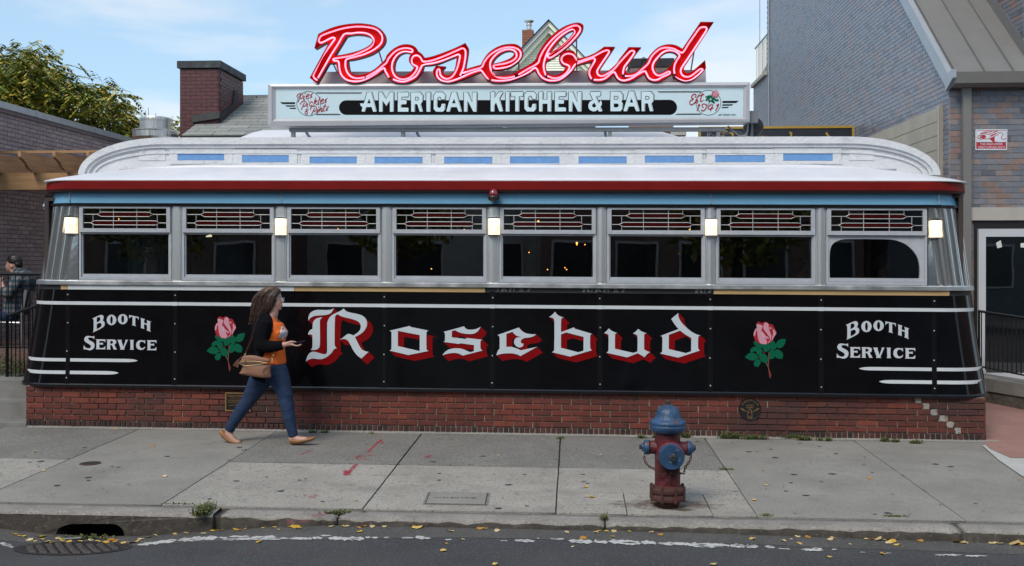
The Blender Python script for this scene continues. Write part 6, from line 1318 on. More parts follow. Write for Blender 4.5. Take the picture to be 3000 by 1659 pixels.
for sgn, m1, m2, ex in ((-1, 'grey_trim', 'cream_trim', 1447), (1, 'cream_trim', 'cream_trim', 1775)):
    A0, A1 = gp(1607, 58, -.5), gp(ex, 226 if sgn < 0 else 232, -.5); B0, B1 = gp(1607, 76, -.5), gp(ex+sgn*-2, 244 if sgn < 0 else 250, -.5); C0, C1 = gp(1607, 92, -.5), gp(ex-sgn*12, 254, -.5)
    MB().slab([A0, A1, B1, B0], (0, .12, 0)).build('bargeboard', MT[m1], gh); MB().slab([B0+Vector((0, .15, 0)), B1+Vector((0, .15, 0)), C1+Vector((0, .15, 0)), C0+Vector((0, .15, 0))], (0, .3, 0)).build('rake_trim', MT[m2], gh)
    E0, E1 = gp(1607, 56, -.6), gp(ex+sgn*2, 226 if sgn < 0 else 231, -.6); MB().slab([E0, E1, E1+Vector((0, 0, -.03)), E0+Vector((0, 0, -.03))], (0, 9.6, 0)).build('roof_slope', MT['shingle_gap'], gh)
w0, w1 = gp(1611, 130, -.06), gp(1625, 173, -.06)
box('attic_vent', MT['cream_trim'], gh, w0.x, w1.x, YG-.06, YG-.02, w1.z, w0.z)
for k in range(6): zz_ = w1.z+.04+(w0.z-w1.z-.1)*k/5; box('louvre', MT['siding'], gh, w0.x+.03, w1.x-.03, YG-.075, YG-.06, zz_, zz_+.05)
# its brick chimney with a metal cowl
k0, k1 = gp(1529, 150, 1), gp(1564, 87, 1); cho = MB().box(k0.x+.01, k1.x-.01, YG+1.01, YG+1.55, gp(1540, 260).z, k1.z).build('chimney', MT['pale_mortar'], gh)
jm = MB(); nz_ = 19; hz = (k1.z-gp(1540, 230, 1).z)/nz_
for i in range(nz_):
    z0_ = gp(1540, 230, 1).z+hz*i; x = k0.x-(.11 if i % 2 else 0)
    while x < k1.x-.02:
        a, b = max(x, k0.x), min(x+.24, k1.x); x += .24
        if b-a > .03: MB().box(a+.008, b-.008, YG+.985, YG+1.05, z0_+.008, z0_+hz-.008).build('brick', MT['orange_brick'], cho)
kc = gp(1550, 87, 1.25); MB().lathe([(.10, 0), (.10, .16), (.13, .17), (.11, .2), (.10, .26), (.14, .30), (.20, .345), (.20, .37), (.05, .39)], (kc.x, YG+1.28, kc.z), n=18).build('cowl', MT['fan_metal'], cho)
# lower wing of that house showing left under the letters
MB().slab([gp(1375, 209), gp(1440, 193), gp(1500, 190), gp(1500, 260), gp(1375, 260)], (0, 4, 0)).build('side_wing', MT['cream_trim'], gh)
# dark tarred chimney head behind the last letters
dk0, dk1 = P(1847, 200, 20), P(1973, 171, 20); dk = thing('tarred_parapet', 'dark tarred parapet block behind the last script letters', 'parapet', (dk0.x, 20, 0))
MB().box(dk0.x, dk1.x, 20, 21, -.4, dk1.z-.25).build('wall', MT['far_brick'], dk); MB().box(dk0.x-.02, dk1.x+.02, 19.96, 21.04, dk1.z-.25, dk1.z).build('tarred_top', MT['tar'], dk)
MB().tube([P(1878, 190, 19.9), P(1880, 172, 19.9), P(1886, 168, 19.9), P(1892, 173, 19.9)], 0.015, 5).build('wire_loop', MT['black_rubber'], dk)
# low red brick and grey stub seen under the sign
rb0, rb1 = P(1926, 398, 9), P(1967, 383, 9); rs_ = thing('low_stub_wall', 'low red and grey capped stub wall beneath the sign rail', 'wall', (rb0.x, 9, 0))
MB().box(rb0.x, rb1.x, 9, 9.5, -.4, rb1.z).build('brick_stub', MT['chimney_brick'], rs_); MB().box(rb1.x, P(2008, 385, 9).x, 9, 9.5, -.4, P(2008, 398, 9).z).build('grey_stub', MT['galv'], rs_); MB().box(rb1.x-.02, P(2010, 385, 9).x, 8.95, 9.5, P(2008, 397, 9).z, P(2008, 386, 9).z).build('cap', MT['precast'], rs_)

# ---------------- blue and purple brick building on the right
rb_ = thing('blue_brick_building', 'tall blue and rust brick building with standing seam metal roof', 'building', (7, 6, 0))
YR = 3.4; XR = P(2781, 400, YR).x; ze = P(2800, 226, YR).z
slp = math.tan(R(40.5)); ytop = 9.0
wl_y = 16.9; zhi = 9.2
side = MB().slab([(XR,YR,-.4),(XR,19.0,-.4),(XR,19.0,P(2207,258,19).z),(XR,wl_y,P(2207,258,19).z+.3),(XR,wl_y,zhi),(XR,YR+(zhi-ze)/slp,zhi),(XR,YR,ze)], (6, 0, 0)).build('wall', MT['blue_mortar'], rb_)
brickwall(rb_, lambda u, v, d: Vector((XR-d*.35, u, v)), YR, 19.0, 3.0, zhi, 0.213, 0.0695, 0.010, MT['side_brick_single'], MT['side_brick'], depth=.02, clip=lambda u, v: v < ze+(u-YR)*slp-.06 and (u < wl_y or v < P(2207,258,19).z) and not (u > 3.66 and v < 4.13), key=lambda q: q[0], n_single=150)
MB().box(XR-.05, XR, YR+.23, 9.5, 0, 4.115).build('block_wall', MT['block_joint'], rb_)
z = 4.115; r_ = 0
while z > 2.3:
    y = YR+.235-(.2 if r_ % 2 else 0)
    while y < 9.4:
        MB().box(XR-.058, XR-.04, max(y, YR+.235)+.005, y+.395, z-.198, z-.006).build('block', MT['concrete_block'], rb_); y += .40
    z -= .203; r_ += 1
MB().box(XR-.075, XR-.058, YR+.225, YR+.26, 0, 4.13).build('corner_bead', MT['precast'], rb_)
# parapet stone and balcony at the far end
MB().box(XR-.08, XR+3, wl_y, 19.06, P(2207,258,19).z, P(2207,258,19).z+.10).build('coping', MT['precast'], rb_); MB().box(XR-.10, XR+3, wl_y-.02, wl_y+.05, zhi-.02, zhi+.2).build('coping', MT['precast'], rb_)
zc2 = P(2207,258,19).z+.1
for y in (17.4, 18.0, 18.6): MB().tube([(XR+.05, y, zc2), (XR+.05, y, zc2+1.05)], .02, 4).build('balcony_post', MT['cream_trim'], rb_)
for k in range(14): MB().tube([(XR+.05, 17.0+k*.14, zc2+.05), (XR+.05, 17.0+k*.14, zc2+1.0)], .009, 4).build('baluster', MT['grey_trim'], rb_)
MB().tube([(XR+.05, 16.9, zc2+1.05), (XR+.05, 19.0, zc2+1.05)], .03, 4).build('balcony_rail', MT['taupe_metal_light'], rb_); MB().tube([(XR+.05, 18.3, zc2+1), (XR+.05, 18.3, zc2+2.4)], .012, 4).build('aerial', MT['galv'], rb_)
MB().tube([(XR-.02, wl_y-.35, 3), (XR-.02, wl_y-.35, zhi)], .015, 5).build('wall_cable', MT['galv'], rb_)
# metal roof
T = (zhi+2-ze)/slp
rf = MB().hexa([(XR-.02,YR-.10,ze-.10),(XR+7,YR-.10,ze-.10),(XR+7,YR+T,ze+T*slp-.02),(XR-.02,YR+T,ze+T*slp-.02),(XR-.02,YR-.12,ze-.02),(XR+7,YR-.12,ze-.02),(XR+7,YR+T,ze+T*slp+.06),(XR-.02,YR+T,ze+T*slp+.06)]).build('metal_roof', MT['taupe_metal'], rb_)
sx0 = P(2790, 200, YR).x
for px in (2796, 2883, 2968, 3060):
    x = P(px, 200, YR).x; MB().hexa([(x-.012,YR-.11,ze-.02),(x+.012,YR-.11,ze-.02),(x+.012,YR+T,ze+T*slp+.06),(x-.012,YR+T,ze+T*slp+.06),(x-.008,YR-.12,ze+.03),(x+.008,YR-.12,ze+.03),(x+.008,YR+T,ze+T*slp+.10),(x-.008,YR+T,ze+T*slp+.10)]).build('seam', MT['taupe_metal'], rf)
MB().hexa([(XR-.05,YR-.02,ze-.16),(XR+.03,YR-.02,ze-.16),(XR+.03,YR+T,ze+T*slp-.16),(XR-.05,YR+T,ze+T*slp-.16),(XR-.05,YR-.10,ze+.02),(XR+.03,YR-.10,ze+.02),(XR+.03,YR+T,ze+T*slp+.10),(XR-.05,YR+T,ze+T*slp+.10)]).build('rake_trim', MT['taupe_metal_light'], rf)
MB().slab([(XR-.06,YR-.02,ze-.20),(XR-.06,YR-.30,ze-.06),(XR-.06,YR-.30,ze+.06),(XR-.06,YR+.02,ze+.02)], (.05, 0, 0)).build('gutter_end', MT['taupe_metal_light'], rf)
MB().slab([(XR-.02,YR-.14,ze-.17),(XR-.02,YR-.27,ze-.13),(XR-.02,YR-.30,ze+.02),(XR-.02,YR-.12,ze+.03)], (7, 0, 0)).build('gutter', MT['taupe_metal'], rf)
# front face
brickwall(rb_, lambda u, v, d: Vector((u, YR-d*.35, v)), XR, XR+1.35, 0.4, ze-.16, 0.213, 0.0795, 0.010, MT['blue_brick_single'], MT['blue_brick'], depth=.02, n_single=150, key=lambda q: -q[2], clip=lambda u, v: True)
d0, d1 = P(2820, 400, YR-.08).x, P(2844, 400, YR-.08).x
MB().box(d0, d1, YR-.11, YR-.012, -.1, ze-.12).build('downspout', MT['taupe_metal'], rb_)
l0 = P(2843, 646, YR-.05); MB().box(l0.x, XR+2.5, YR-.06, YR+.1, l0.z, P(2843, 608, YR-.06).z).build('lintel', MT['precast'], rb_)
# door: dark recess, white frame, glass
dx0 = P(2853, 700, YR).x; zd0, zd1 = P(2900, 1112, YR).z, P(2900, 646, YR).z
MB().box(dx0, XR+2.4, YR-.03, YR+.02, zd0-.3, zd1).build('door_surround', MT['door_dark'], rb_)
f0 = P(2864, 700, YR-.05).x; g0 = P(2885, 700, YR-.05).x; fz1, gz1_ = P(2900, 671, YR-.05).z, P(2900, 694, YR-.05).z
dr_ = MB().box(f0, g0, YR-.09, YR-.035, zd0, fz1).box(g0, XR+2.4, YR-.09, YR-.035, gz1_, fz1).box(g0, XR+2.4, YR-.09, YR-.035, zd0, zd0+.10).build('glass_door', MT['door_white'], rb_)
me_obj('pane', [(g0,YR-.06,zd0+.1),(XR+2.4,YR-.06,zd0+.1),(XR+2.4,YR-.06,gz1_),(g0,YR-.06,gz1_)], [(0,1,2,3)], MT['door_glass'], dr_)
MB().box(g0-.02, XR+2.4, YR-.034, YR-.031, zd0, fz1).build('reflection_backing', MT['interior_grey'], dr_)  # grey sheet behind the glass, lightened to stand in for street reflections
for poly in ([(2918,712),(2932,704),(2936,724),(2922,728)], [(2990,713),(3003,712),(3003,726),(2990,725)]): MB().slab([P(x, y, YR-.065) for x, y in poly], (0, .002, 0)).build('paper_note', MT['paper'], dr_)
# surveillance notice
sv = thing('surveillance_notice', 'red and white video surveillance notice on the brick wall', 'notice', P(2903, 410, YR-.03))
Y3 = YR-.016; zS = ZM(2850,370,.05615)
plate('board', [zS([(135,170),(1800,165),(1780,1255),(125,1250)])], Y3, .004, MT['sign_white'], sv)
plate('red_field', [zS([(180,840),(1735,835),(1728,1185),(180,1185)])], Y3-.004, .001, MT['sign_warn_red'], sv)
ribbon('border', [zS([(200,235),(1735,225),(1728,840),(195,845)])], 1.4, Y3-.004, .001, MT['sign_warn_red'], sv, closed=True)
ribbon('camera_drawing', [zS(l) for l in ([(420,480),(410,380),(800,245),(1310,245),(1330,430),(860,660),(840,420),(410,385)],[(840,420),(1310,245)],[(520,660),(860,660)],[(600,350),(760,340),(980,270)],[(1340,360),(1480,330),(1580,420),(1500,560),(1500,650),(1580,690),(1720,640)])], 1.8, Y3-.004, .0014, MT['sign_warn_red'], sv)
plate('camera_drawing', [zS([(860,660),(1140,535),(1140,800),(1350,830),(1060,830)])], Y3-.004, .001, MT['sign_warn_red'], sv); plate('camera_drawing', [zS([(920,470),(1245,340),(1250,400),(925,560)])], Y3-.004, .001, MT['sign_warn_red'], sv); plate('camera_drawing', [zS(loop([(480,470),(600,455),(690,520),(650,600),(530,640)],4))], Y3-.004, .001, MT['sign_warn_red'], sv)
ribbon('camera_drawing', [zS([(400+math.cos(2*math.pi*i/20)*140, 575+math.sin(2*math.pi*i/20)*105) for i in range(20)])], 2.0, Y3-.0045, .001, MT['sign_warn_red'], sv, closed=True); plate('camera_drawing', [zS(ell(425,575,75,50,16))], Y3-.0048, .001, MT['sign_warn_red'], sv)
for s_, yy, sx_ in (('THIS AREA UNDER', 990, .80), ('VIDEO SURVEILLANCE', 1165, .80)):
    q = P(*zS([(960, yy)])[0], Y3); text_mesh('lettering', s_, .046, (q.x, Y3-.0055, q.z), MT['sign_white'], sv, ext=.0005, align='CENTER', sx=sx_)
# black board with gold edge hung across the alley behind the roof
bb = thing('gold_edged_signboard', 'black signboard with gold edge and gold blackletter behind the roof', 'signboard', P(2275, 420, 8.15))
YB2 = 8.15; b4 = [P(2047, 372.5, YB2), P(2502, 374, YB2)]; zb0 = b4[0].z-1.0
MB().box(b4[0].x, b4[1].x, YB2, YB2+.08, zb0, b4[0].z).build('board', MT['sign_board_black'], bb)
e_ = .04
for a in ((b4[0].x, b4[1].x, b4[0].z-e_, b4[0].z+.003), (b4[0].x, b4[0].x+e_, zb0, b4[0].z-e_), (b4[1].x-e_, b4[1].x, zb0, b4[0].z-e_), (b4[0].x+e_, b4[1].x-e_, zb0, zb0+e_)): MB().box(a[0], a[1], YB2-.02, YB2+.001, a[2], a[3]).build('gold_edge', MT['gold_paint'], bb)
for ch_ in 'Rosebud':
    for piece in BLL[ch_]: plate('gold_letter', [[(2315+.301*(p[0]-1625), 385+.301*(p[1]-914)) for p in lp] for lp in piece], YB2, .003, MT['gold_paint'], bb, lo=.001)
for x in (b4[0].x+.3, b4[1].x-.3): box('post', MT['sign_frame_dark'], bb, x-.04, x+.04, YB2+.08, YB2+.14, -.4, zb0+.2)

# ---------------- passage on the right: pink paving, low wall, railing
pp = MB(); pth = tag(me_obj('path', [(br+.0, -.02, gtop(br,0)+.006), (12, -.02, gtop(12,0)+.006), (12, 3.3, .15), (br+.0, 3.3, .15)], [(0,1,2,3)], MT['path_pink']), 'pink concrete path beside the right end of the diner', None, kind='structure')
lp_ = [G(2880,1345), G(3010,1345), G(3080,1420), G(2995,1362+10)]
lw = [G(2878,1340,.006), G(3010,1345,.006), G(3020,1408,.006), G(2945,1352,.006)]
me_obj('light_patch', [Vector((p.x, p.y, gtop(p.x, p.y)+.010)) for p in (G(2878,1308), G(2900,1300), G(3060,1345), G(3060,1432), G(2990,1395), G(2925,1350))], [(0,1,2,3,4,5)], MT['path_light'], pth)
me_obj('pink_patch', [Vector((p.x, p.y, gtop(p.x, p.y)+.014)) for p in (G(2884,1303), G(2890,1285), G(3060,1295), G(3060,1347), G(2960,1345), G(2900,1318))], [(0,1,2,3,4,5)], MT['path_pink'], pth)
rw = thing('ramp_wall', 'low rough concrete ramp wall beside the right end of the diner', 'wall', (5.2, 2, 0))
A_, B_ = P(2880, 1150, 2.6), P(3010, 1215, 1.55)
zt0, zt1 = P(2880, 1096, 2.6).z, P(3010, 1135, 1.55).z
MB().hexa([(A_.x-.4,2.8,-.2),(B_.x+.3,1.3,-.2),(B_.x+.6,1.6,-.2),(A_.x-.1,3.1,-.2),(A_.x-.4,2.8,zt0-.16),(B_.x+.3,1.3,zt1-.16),(B_.x+.6,1.6,zt1-.16),(A_.x-.1,3.1,zt0-.16)]).build('rubble_base', MT['rubble'], rw)
MB().hexa([(A_.x-.42,2.78,zt0-.16),(B_.x+.3,1.27,zt1-.16),(B_.x+.6,1.6,zt1-.16),(A_.x-.1,3.1,zt0-.16),(A_.x-.42,2.78,zt0),(B_.x+.3,1.27,zt1),(B_.x+.6,1.6,zt1),(A_.x-.1,3.1,zt0)]).build('capping', MT['step_concrete'], rw)
ra, rb2 = P(2868, 1085, 2.75), P(3040, 1112, 1.45); r0, r1_ = P(2868, 912, 2.75), P(3040, 938, 1.45)
rl = thing('ramp_railing', 'black iron ramp railing in front of the glass door', 'railing', ra)
MB().tube([r0, r1_], .018, 5).build('top_rail', MT['black_iron'], rl); MB().tube([P(2868,1073,2.75), P(3040,1108,1.45)], .012, 5).build('bottom_rail', MT['black_iron'], rl)
for k in range(13):
    t = (k+.6)/13; MB().tube([ra.lerp(rb2, t)+UP*.02, r0.lerp(r1_, t)], .008, 5).build('baluster', MT['black_iron'], rl)
for q in (ra, rb2): MB().tube([q-UP*.1, Vector((q.x, q.y, (r0 if q is ra else r1_).z))], .016, 5).build('post', MT['black_iron'], rl)

# ---------------- the far side of the street (seen only as reflections in the glass and enamel)
def block(name, label, x0, x1, y, h, m, rows, cols, wm='far_window'):
    t = thing(name, label, 'building', ((x0+x1)/2, y, 0)); MB().box(x0, x1, y-8, y, -.5, h).build('wall', MT[m], t); MB().box(x0-.1, x1+.1, y-8, y+.15, h, h+.3).build('cornice', MT['precast'], t)
    for r_ in range(rows):
        for c_ in range(cols):
            wx = x0+(x1-x0)*(c_+.5)/cols; wz_ = 1.0+r_*(h-1.2)/rows; w2 = min(.6, (x1-x0)/cols*.3); f = MB().box(wx-w2-.08, wx+w2+.08, y, y+.06, wz_-.08, wz_+1.58).build('window', MT['grey_trim'], t); box('pane', MT[wm], f, wx-w2, wx+w2, y+.06, y+.07, wz_, wz_+1.5)
block('dark_brick_row', 'dark brick row building reflected across the street', -34, -9, -21, 8.5, 'far_brick', 2, 7)
block('pale_stucco_house', 'pale stucco house reflected in the diner windows', -9.0, -1.0, -23, 7.5, 'stucco', 2, 3)
block('dark_brick_shop', 'dark brick shop reflected across the street', -1.0, 9.0, -21, 8.0, 'far_brick', 2, 5)
block('grey_corner_house', 'grey corner house reflected at the right', 10, 34, -22, 8.5, 'interior_grey', 2, 6)
osw = tag(me_obj('opposite_pavement', [(-60,-19.5,-.02),(60,-19.5,-.02),(60,-13.1,-.02),(-60,-13.1,-.02),(-60,-13.1,-.3),(60,-13.1,-.3)], [(0,1,2,3),(3,2,5,4)], MT['slab_grey']), 'pavement on the far side of the street', None, kind='structure')
for i, (x, y, s) in enumerate(((-4.5, -15.2, 1.5), (4.2, -15.5, 1.7), (-11, -15.4, 1.6), (11, -15.5, 1.6))):
    t = leafball('street_tree', 'leafy street tree reflected across the street', 'tree', (x, y, 3.5), s*1.15, 1700, MT['tree_leaf'], .30, seed=20+i, squash=(1, 1, .9), group='street trees across the road')
    MB().tube([(x, y, -.1), (x+.1, y, 2), (x, y, 4)], [.16, .13, .06], 8).build('trunk', MT['bark'], t)
def car(x, y, label):
    t = thing('parked_car', label, 'car', (x, y, 0)); z0 = rz(0, -12)
    prof = [(-2.2,.35),(-2.2,.75),(-2.0,.88),(-1.25,.95),(-.65,1.36),(.55,1.40),(1.15,1.02),(1.95,.92),(2.2,.7),(2.2,.35)]
    MB().slab([Vector((x+a, y-.85, z0+b)) for a, b in prof], (0, 1.7, 0)).build('body', MT['car_silver'], t)
    for a in ([(-1.15,.97),(-.62,1.31),(-.05,1.33),(-.05,.97)], [(.03,.97),(.03,1.33),(.5,1.34),(1.0,1.0)]): MB().slab([Vector((x+p, y+.852, z0+q)) for p, q in a], (0, .01, 0)).build('side_window', MT['car_glass'], t)
    for dx in (-1.4, 1.4): MB().lathe([(.0, -.1), (.31, -.1), (.33, -.05), (.33, .05), (.31, .1), (0, .1)], (x+dx, y+.78, z0+.33), 'y', 20, cap=False).build('wheel', MT['tyre'], t)
car(2.6, -13.9, 'silver parked car reflected in the right hand windows')

for x0, x1 in ((-52, -40), (40, 52)):  # added blocks: keep bright sky out of the enamel corner reflections
    t = thing('street_end_block', 'unseen block added across the street end to darken reflections in the enamel', 'building', ((x0+x1)/2, -8, 0), 'added blocks at the ends of the street'); MB().box(x0, x1, -22, 8, -.5, 9).build('wall', MT['far_brick'], t); MB().box(x0-.2, x1+.2, -22.2, 8.2, 9, 9.4).build('cornice', MT['precast'], t)
# brick party wall rising through the metal roof at the top right corner
xp = P(2998, 150, 3.75).x
pw = MB().box(xp, xp+2.0, 3.72, 9, ze, 9.2).build('party_wall', MT['blue_mortar'], rb_)
brickwall(pw, lambda u, v, d: Vector((xp-d*.35, u, v)), 3.72, 6.2, ze, 8.0, 0.213, 0.0695, 0.010, MT['blue_brick_single'], MT['blue_brick'], depth=.02, n_single=90, key=lambda q: q[0]+q[2], clip=lambda u, v: v > ze+(u-YR)*slp+.05)
MB().hexa([(xp-.012,3.70,ze+.30*slp),(xp,3.70,ze+.30*slp),(xp,8,ze+4.6*slp),(xp-.012,8,ze+4.6*slp),(xp-.012,3.70,ze+.30*slp+.30),(xp,3.70,ze+.30*slp+.30),(xp,8,ze+4.6*slp+.30),(xp-.012,8,ze+4.6*slp+.30)]).build('step_flashing', MT['taupe_metal'], pw)
# ================================================================ fire hydrant
HB = G(1957, 1484); HB.z = gtop(HB.x, HB.y)
hy = thing('fire_hydrant', 'weathered red fire hydrant with blue bonnet and caps on the pavement', 'hydrant', HB)
hs_ = 0.26677*((HB-CAM).dot(FW))/FPX
def H(r, y): return (r*hs_, (1262-y)*hs_)
hcx = HB.x-0.004
MB().lathe([H(112,1275),H(125,1225),H(137,1198)], (hcx,HB.y,HB.z), n=32).build('foot', MT['hydrant_rust'], hy, True)
MB().lathe([H(137,1198),H(165,1192),H(190,1178),H(192,1150),H(186,1128),H(172,1116),H(172,1106),H(188,1098),H(193,1080),H(192,1056),H(180,1042),H(150,1032),H(140,1022)], (hcx,HB.y,HB.z), n=40).build('breakaway_flange', MT['hydrant_rust'], hy)
for k in range(8):
    a = 2*math.pi*(k+.5)/8; cx_, cy_ = hcx+math.cos(a)*.140, HB.y+math.sin(a)*.140
    MB().lathe([(.011, 0), (.014, .008), (.014, .118), (.010, .128)], (hcx+math.cos(a)*.136, HB.y+math.sin(a)*.136, HB.z+H(0,1195)[1]), n=6).build('flange_bolt', MT['hydrant_rust'], hy)
MB().lathe([H(139,1030),H(138,700),H(139,440)], (hcx,HB.y,HB.z), n=40, cap=False).build('barrel', MT['hydrant_red'], hy, True)
bn = MB().lathe([H(140,452),H(165,445),H(183,430),H(188,415),H(196,405),H(201,385),H(199,366),H(192,360),H(199,352),H(200,338),H(194,322),H(180,312),H(160,302),H(146,286),H(136,262),H(130,235),H(120,208),H(98,178),H(72,160),H(54,152),H(52,146)], (hcx+.004,HB.y,HB.z), n=40).build('bonnet', MT['hydrant_blue'], hy, True)
MB().lathe([H(30,150),H(30,142),H(26,140),H(24,104),H(20,100)], (hcx+.004,HB.y,HB.z), n=5).build('operating_nut', MT['iron_nut'], hy)
# pumper outlet facing the road and two hose outlets
pz = HB.z+H(0,675)[1]; px_ = hcx+22*hs_
MB().lathe([(.115, .0), (.112, -.09), (.106, -.125)], (px_, HB.y-.02, pz), 'y', 32).build('pumper_outlet', MT['hydrant_red'], hy, True)
pc = MB().lathe([(.092, -.120), (.101, -.126), (.101, -.165), (.095, -.175), (.0, -.178)], (px_, HB.y-.02, pz), 'y', 36, cap=False).build('pumper_cap', MT['hydrant_blue'], hy)
MB().lathe([(.034, -.176), (.033, -.186), (.026, -.190), (.025, -.212), (.012, -.214), (.0, -.20)], (px_+.008, HB.y-.02, pz), 'y', 6, cap=False).build('cap_nut', MT['iron_nut'], pc)
for sgn, xs_ in ((-1, (475,400,392,337,333,282)), (1, (715,795,797,850,858,898))):
    zc_ = HB.z+H(0,614 if sgn < 0 else 622)[1]; X = lambda v: (v-590)*hs_
    MB().lathe([(.056, X(xs_[0])), (.053, X(xs_[1])), (.060, X(xs_[1])+sgn*.004)], (hcx,HB.y,zc_), 'x', 24).build('hose_outlet', MT['hydrant_red'], hy, False)
    cpo = MB().lathe([(.050, X(xs_[2])), (.059, X(xs_[2])+sgn*.004), (.060, (X(xs_[2])+X(xs_[3]))/2), (.056, X(xs_[3])), (.034, X(xs_[3])+sgn*.008), (.030, X(xs_[3])+sgn*.020), (.0, X(xs_[3])+sgn*.02)], (hcx,HB.y,zc_), 'x', 28, cap=False).build('hose_cap', MT['hydrant_blue'], hy)
    MB().lathe([(.020, X(xs_[4])), (.021, X(xs_[5])), (.0, X(xs_[5]))], (hcx,HB.y,zc_), 'x', 5, cap=False).build('cap_nut', MT['iron_nut'], cpo)
def chain(pts):
    pts = [Vector(p) for p in pts]; L_ = [0]
    for a, b in zip(pts, pts[1:]): L_.append(L_[-1]+(b-a).length)
    n = max(2, int(L_[-1]/.021)); mb = MB()
    def at(s):
        for i in range(len(pts)-1):
            if s <= L_[i+1]: return pts[i].lerp(pts[i+1], (s-L_[i])/(L_[i+1]-L_[i]))
        return pts[-1]
    for i in range(n):
        c_ = at(L_[-1]*(i+.5)/n); t = (at(L_[-1]*min(1, (i+1)/n))-at(L_[-1]*i/n)).normalized(); s = t.cross(Vector((0, -1, 0))).normalized() if i % 2 else t.cross(t.cross(Vector((0, -1, 0)))).normalized()
        mb.tube([c_+t*math.cos(a)*.017+s*math.sin(a)*.0085 for a in (2*math.pi*k/10 for k in range(10))], .0032, 5, closed=True)
    return mb.build('chain', MT['hydrant_rust'], hy)
def hp(x, y, r): return Vector((hcx+(x-590)*hs_, HB.y-r, HB.z+H(0, y)[1]))
chain([hp(335,690,.01), hp(335,750,.03), hp(370,800,.06), hp(440,830,.10), hp(475,870,.12), hp(530,890,.125)]); chain([hp(850,690,.01), hp(830,750,.03), hp(775,810,.07), hp(755,870,.09), hp(690,868,.12), hp(610,850,.13)]); chain([hp(612,735,.16), hp(608,790,.135), hp(615,850,.13), hp(600,900,.125), hp(600,960,.122)]); chain([hp(620,850,.128), hp(660,890,.126), hp(700,905,.12)])
for s_, y, sz in (('1975', 505, .052), ('KENNEDY', 872, .046), ('VALVE', 915, .034), ('K81', 1003, .040), ('AWWA', 1058, .040)):
    o = text_mesh('cast_lettering', s_, sz, (0, 0, 0), MT['hydrant_rust'], hy, ext=.003, align='CENTER')
    for v in o.data.vertices:
        a = v.co.x/.104; v.co = Vector((hcx+math.sin(a)*(.1035-v.co.y), HB.y-math.cos(a)*(.1035-v.co.y), HB.z+H(0, y)[1]+v.co.z))
MB().lathe([(.018,0),(.018,.012),(.012,.014),(.012,.006)], (G(1965,1489).x, G(1965,1489).y, gtop(0,-3)+0.012), n=14).build('survey_pin', MT['galv'], hy)

# ================================================================ plaques on the plinth
pq = thing('bronze_plaque', 'rectangular bronze history plaque on the brick plinth behind the walking legs', 'plaque', P(697, 1178, 0))
Yq = -.012; zQ = ZM(640,1140,.05613)
c4 = [P(*p, Yq) for p in zQ([(360,1150),(1690,1175),(1690,190),(360,175)])]
MB().slab(c4, (0, .03, 0)).build('plate', MT['plaque_dark'], pq)
for i in range(4):
    a, b = c4[i], c4[(i+1) % 4]; d = (b-a).normalized(); nrm = Vector((-d.z, 0, d.x)); w_ = .013
    MB().slab([a-Vector((0,.008,0)), b-Vector((0,.008,0)), b+nrm*w_-Vector((0,.008,0))-d*w_, a+nrm*w_-Vector((0,.008,0))+d*w_], (0, .012, 0)).build('raised_rim', MT['bronze'], pq)
for s_, y, sz, x in (('ROSEBUD DINER', 400, .0285, 450), ('HAS BEEN PLACED ON THE', 495, .0125, 605), ('NATIONAL REGISTER', 622, .0215, 500), ('OF HISTORIC PLACES', 722, .0205, 485), ('BY THE UNITED STATES', 828, .0125, 655), ('DEPARTMENT OF THE INTERIOR', 888, .0125, 540)):
    q = P(*zQ([(x, y)])[0], Yq); text_mesh('lettering', s_, sz, (q.x, Yq-.002, q.z), MT['bronze'], pq, ext=.0012, sx=.82 if y == 400 else .78)
rp_ = P(2197, 1199, -.01); rr = 31.8/FPX*11.3
dp = thing('round_plaque', 'round black and gold plaque on the brick plinth right of the hydrant', 'plaque', rp_)
MB().lathe([(rr, .02), (rr, -.004), (rr*.97, -.010), (rr*.93, -.008), (0, -.008)], rp_, 'y', 40, cap=False).build('disc', MT['plaque_dark'], dp)
for i, ch_ in enumerate('SOMERVILLE'):
    a = R(148-i*(116/9)); o = text_mesh('lettering', ch_, .029, (0, 0, 0), MT['bronze'], dp, ext=.0008, align='CENTER', sx=.9)
    o.data.transform(Matrix.Translation(rp_+Vector((math.cos(a)*rr*.74, -.0098, math.sin(a)*rr*.74))) @ Matrix.Rotation(-(a-math.pi/2), 4, 'Y'))
for s_, dz in (('HISTORIC', .036), ('BUILDING', .012)): text_mesh('lettering', s_, .021, rp_+Vector((0, -.0098, dz)), MT['bronze'], dp, ext=.0008, align='CENTER', sx=.85)
def gl(pts, wd=1.5): ribbon('emblem', [[(2197+x, 1199+y) for x, y in pts]], wd, rp_.y-.009, .0, MT['bronze'], dp)
gl([(-6,26),(-6,8),(-4,3),(0,0),(4,3),(6,8),(6,26)]); gl([(-7,26),(7,26)]); gl([(-6,9),(6,9)], 1); gl([(0,0),(0,-7),(4,-5)], 1); gl([(-2,26),(-2,20),(2,20),(2,26)], 1)
for s_ in (-1, 1):
    for k in range(5): gl([(s_*(26-k*3), -2+k*1.6), (s_*(22-k*3), -4+k*2.4+2)], 2.0)
    gl([(s_*27,-2),(s_*20,4),(s_*12,5)], 1)

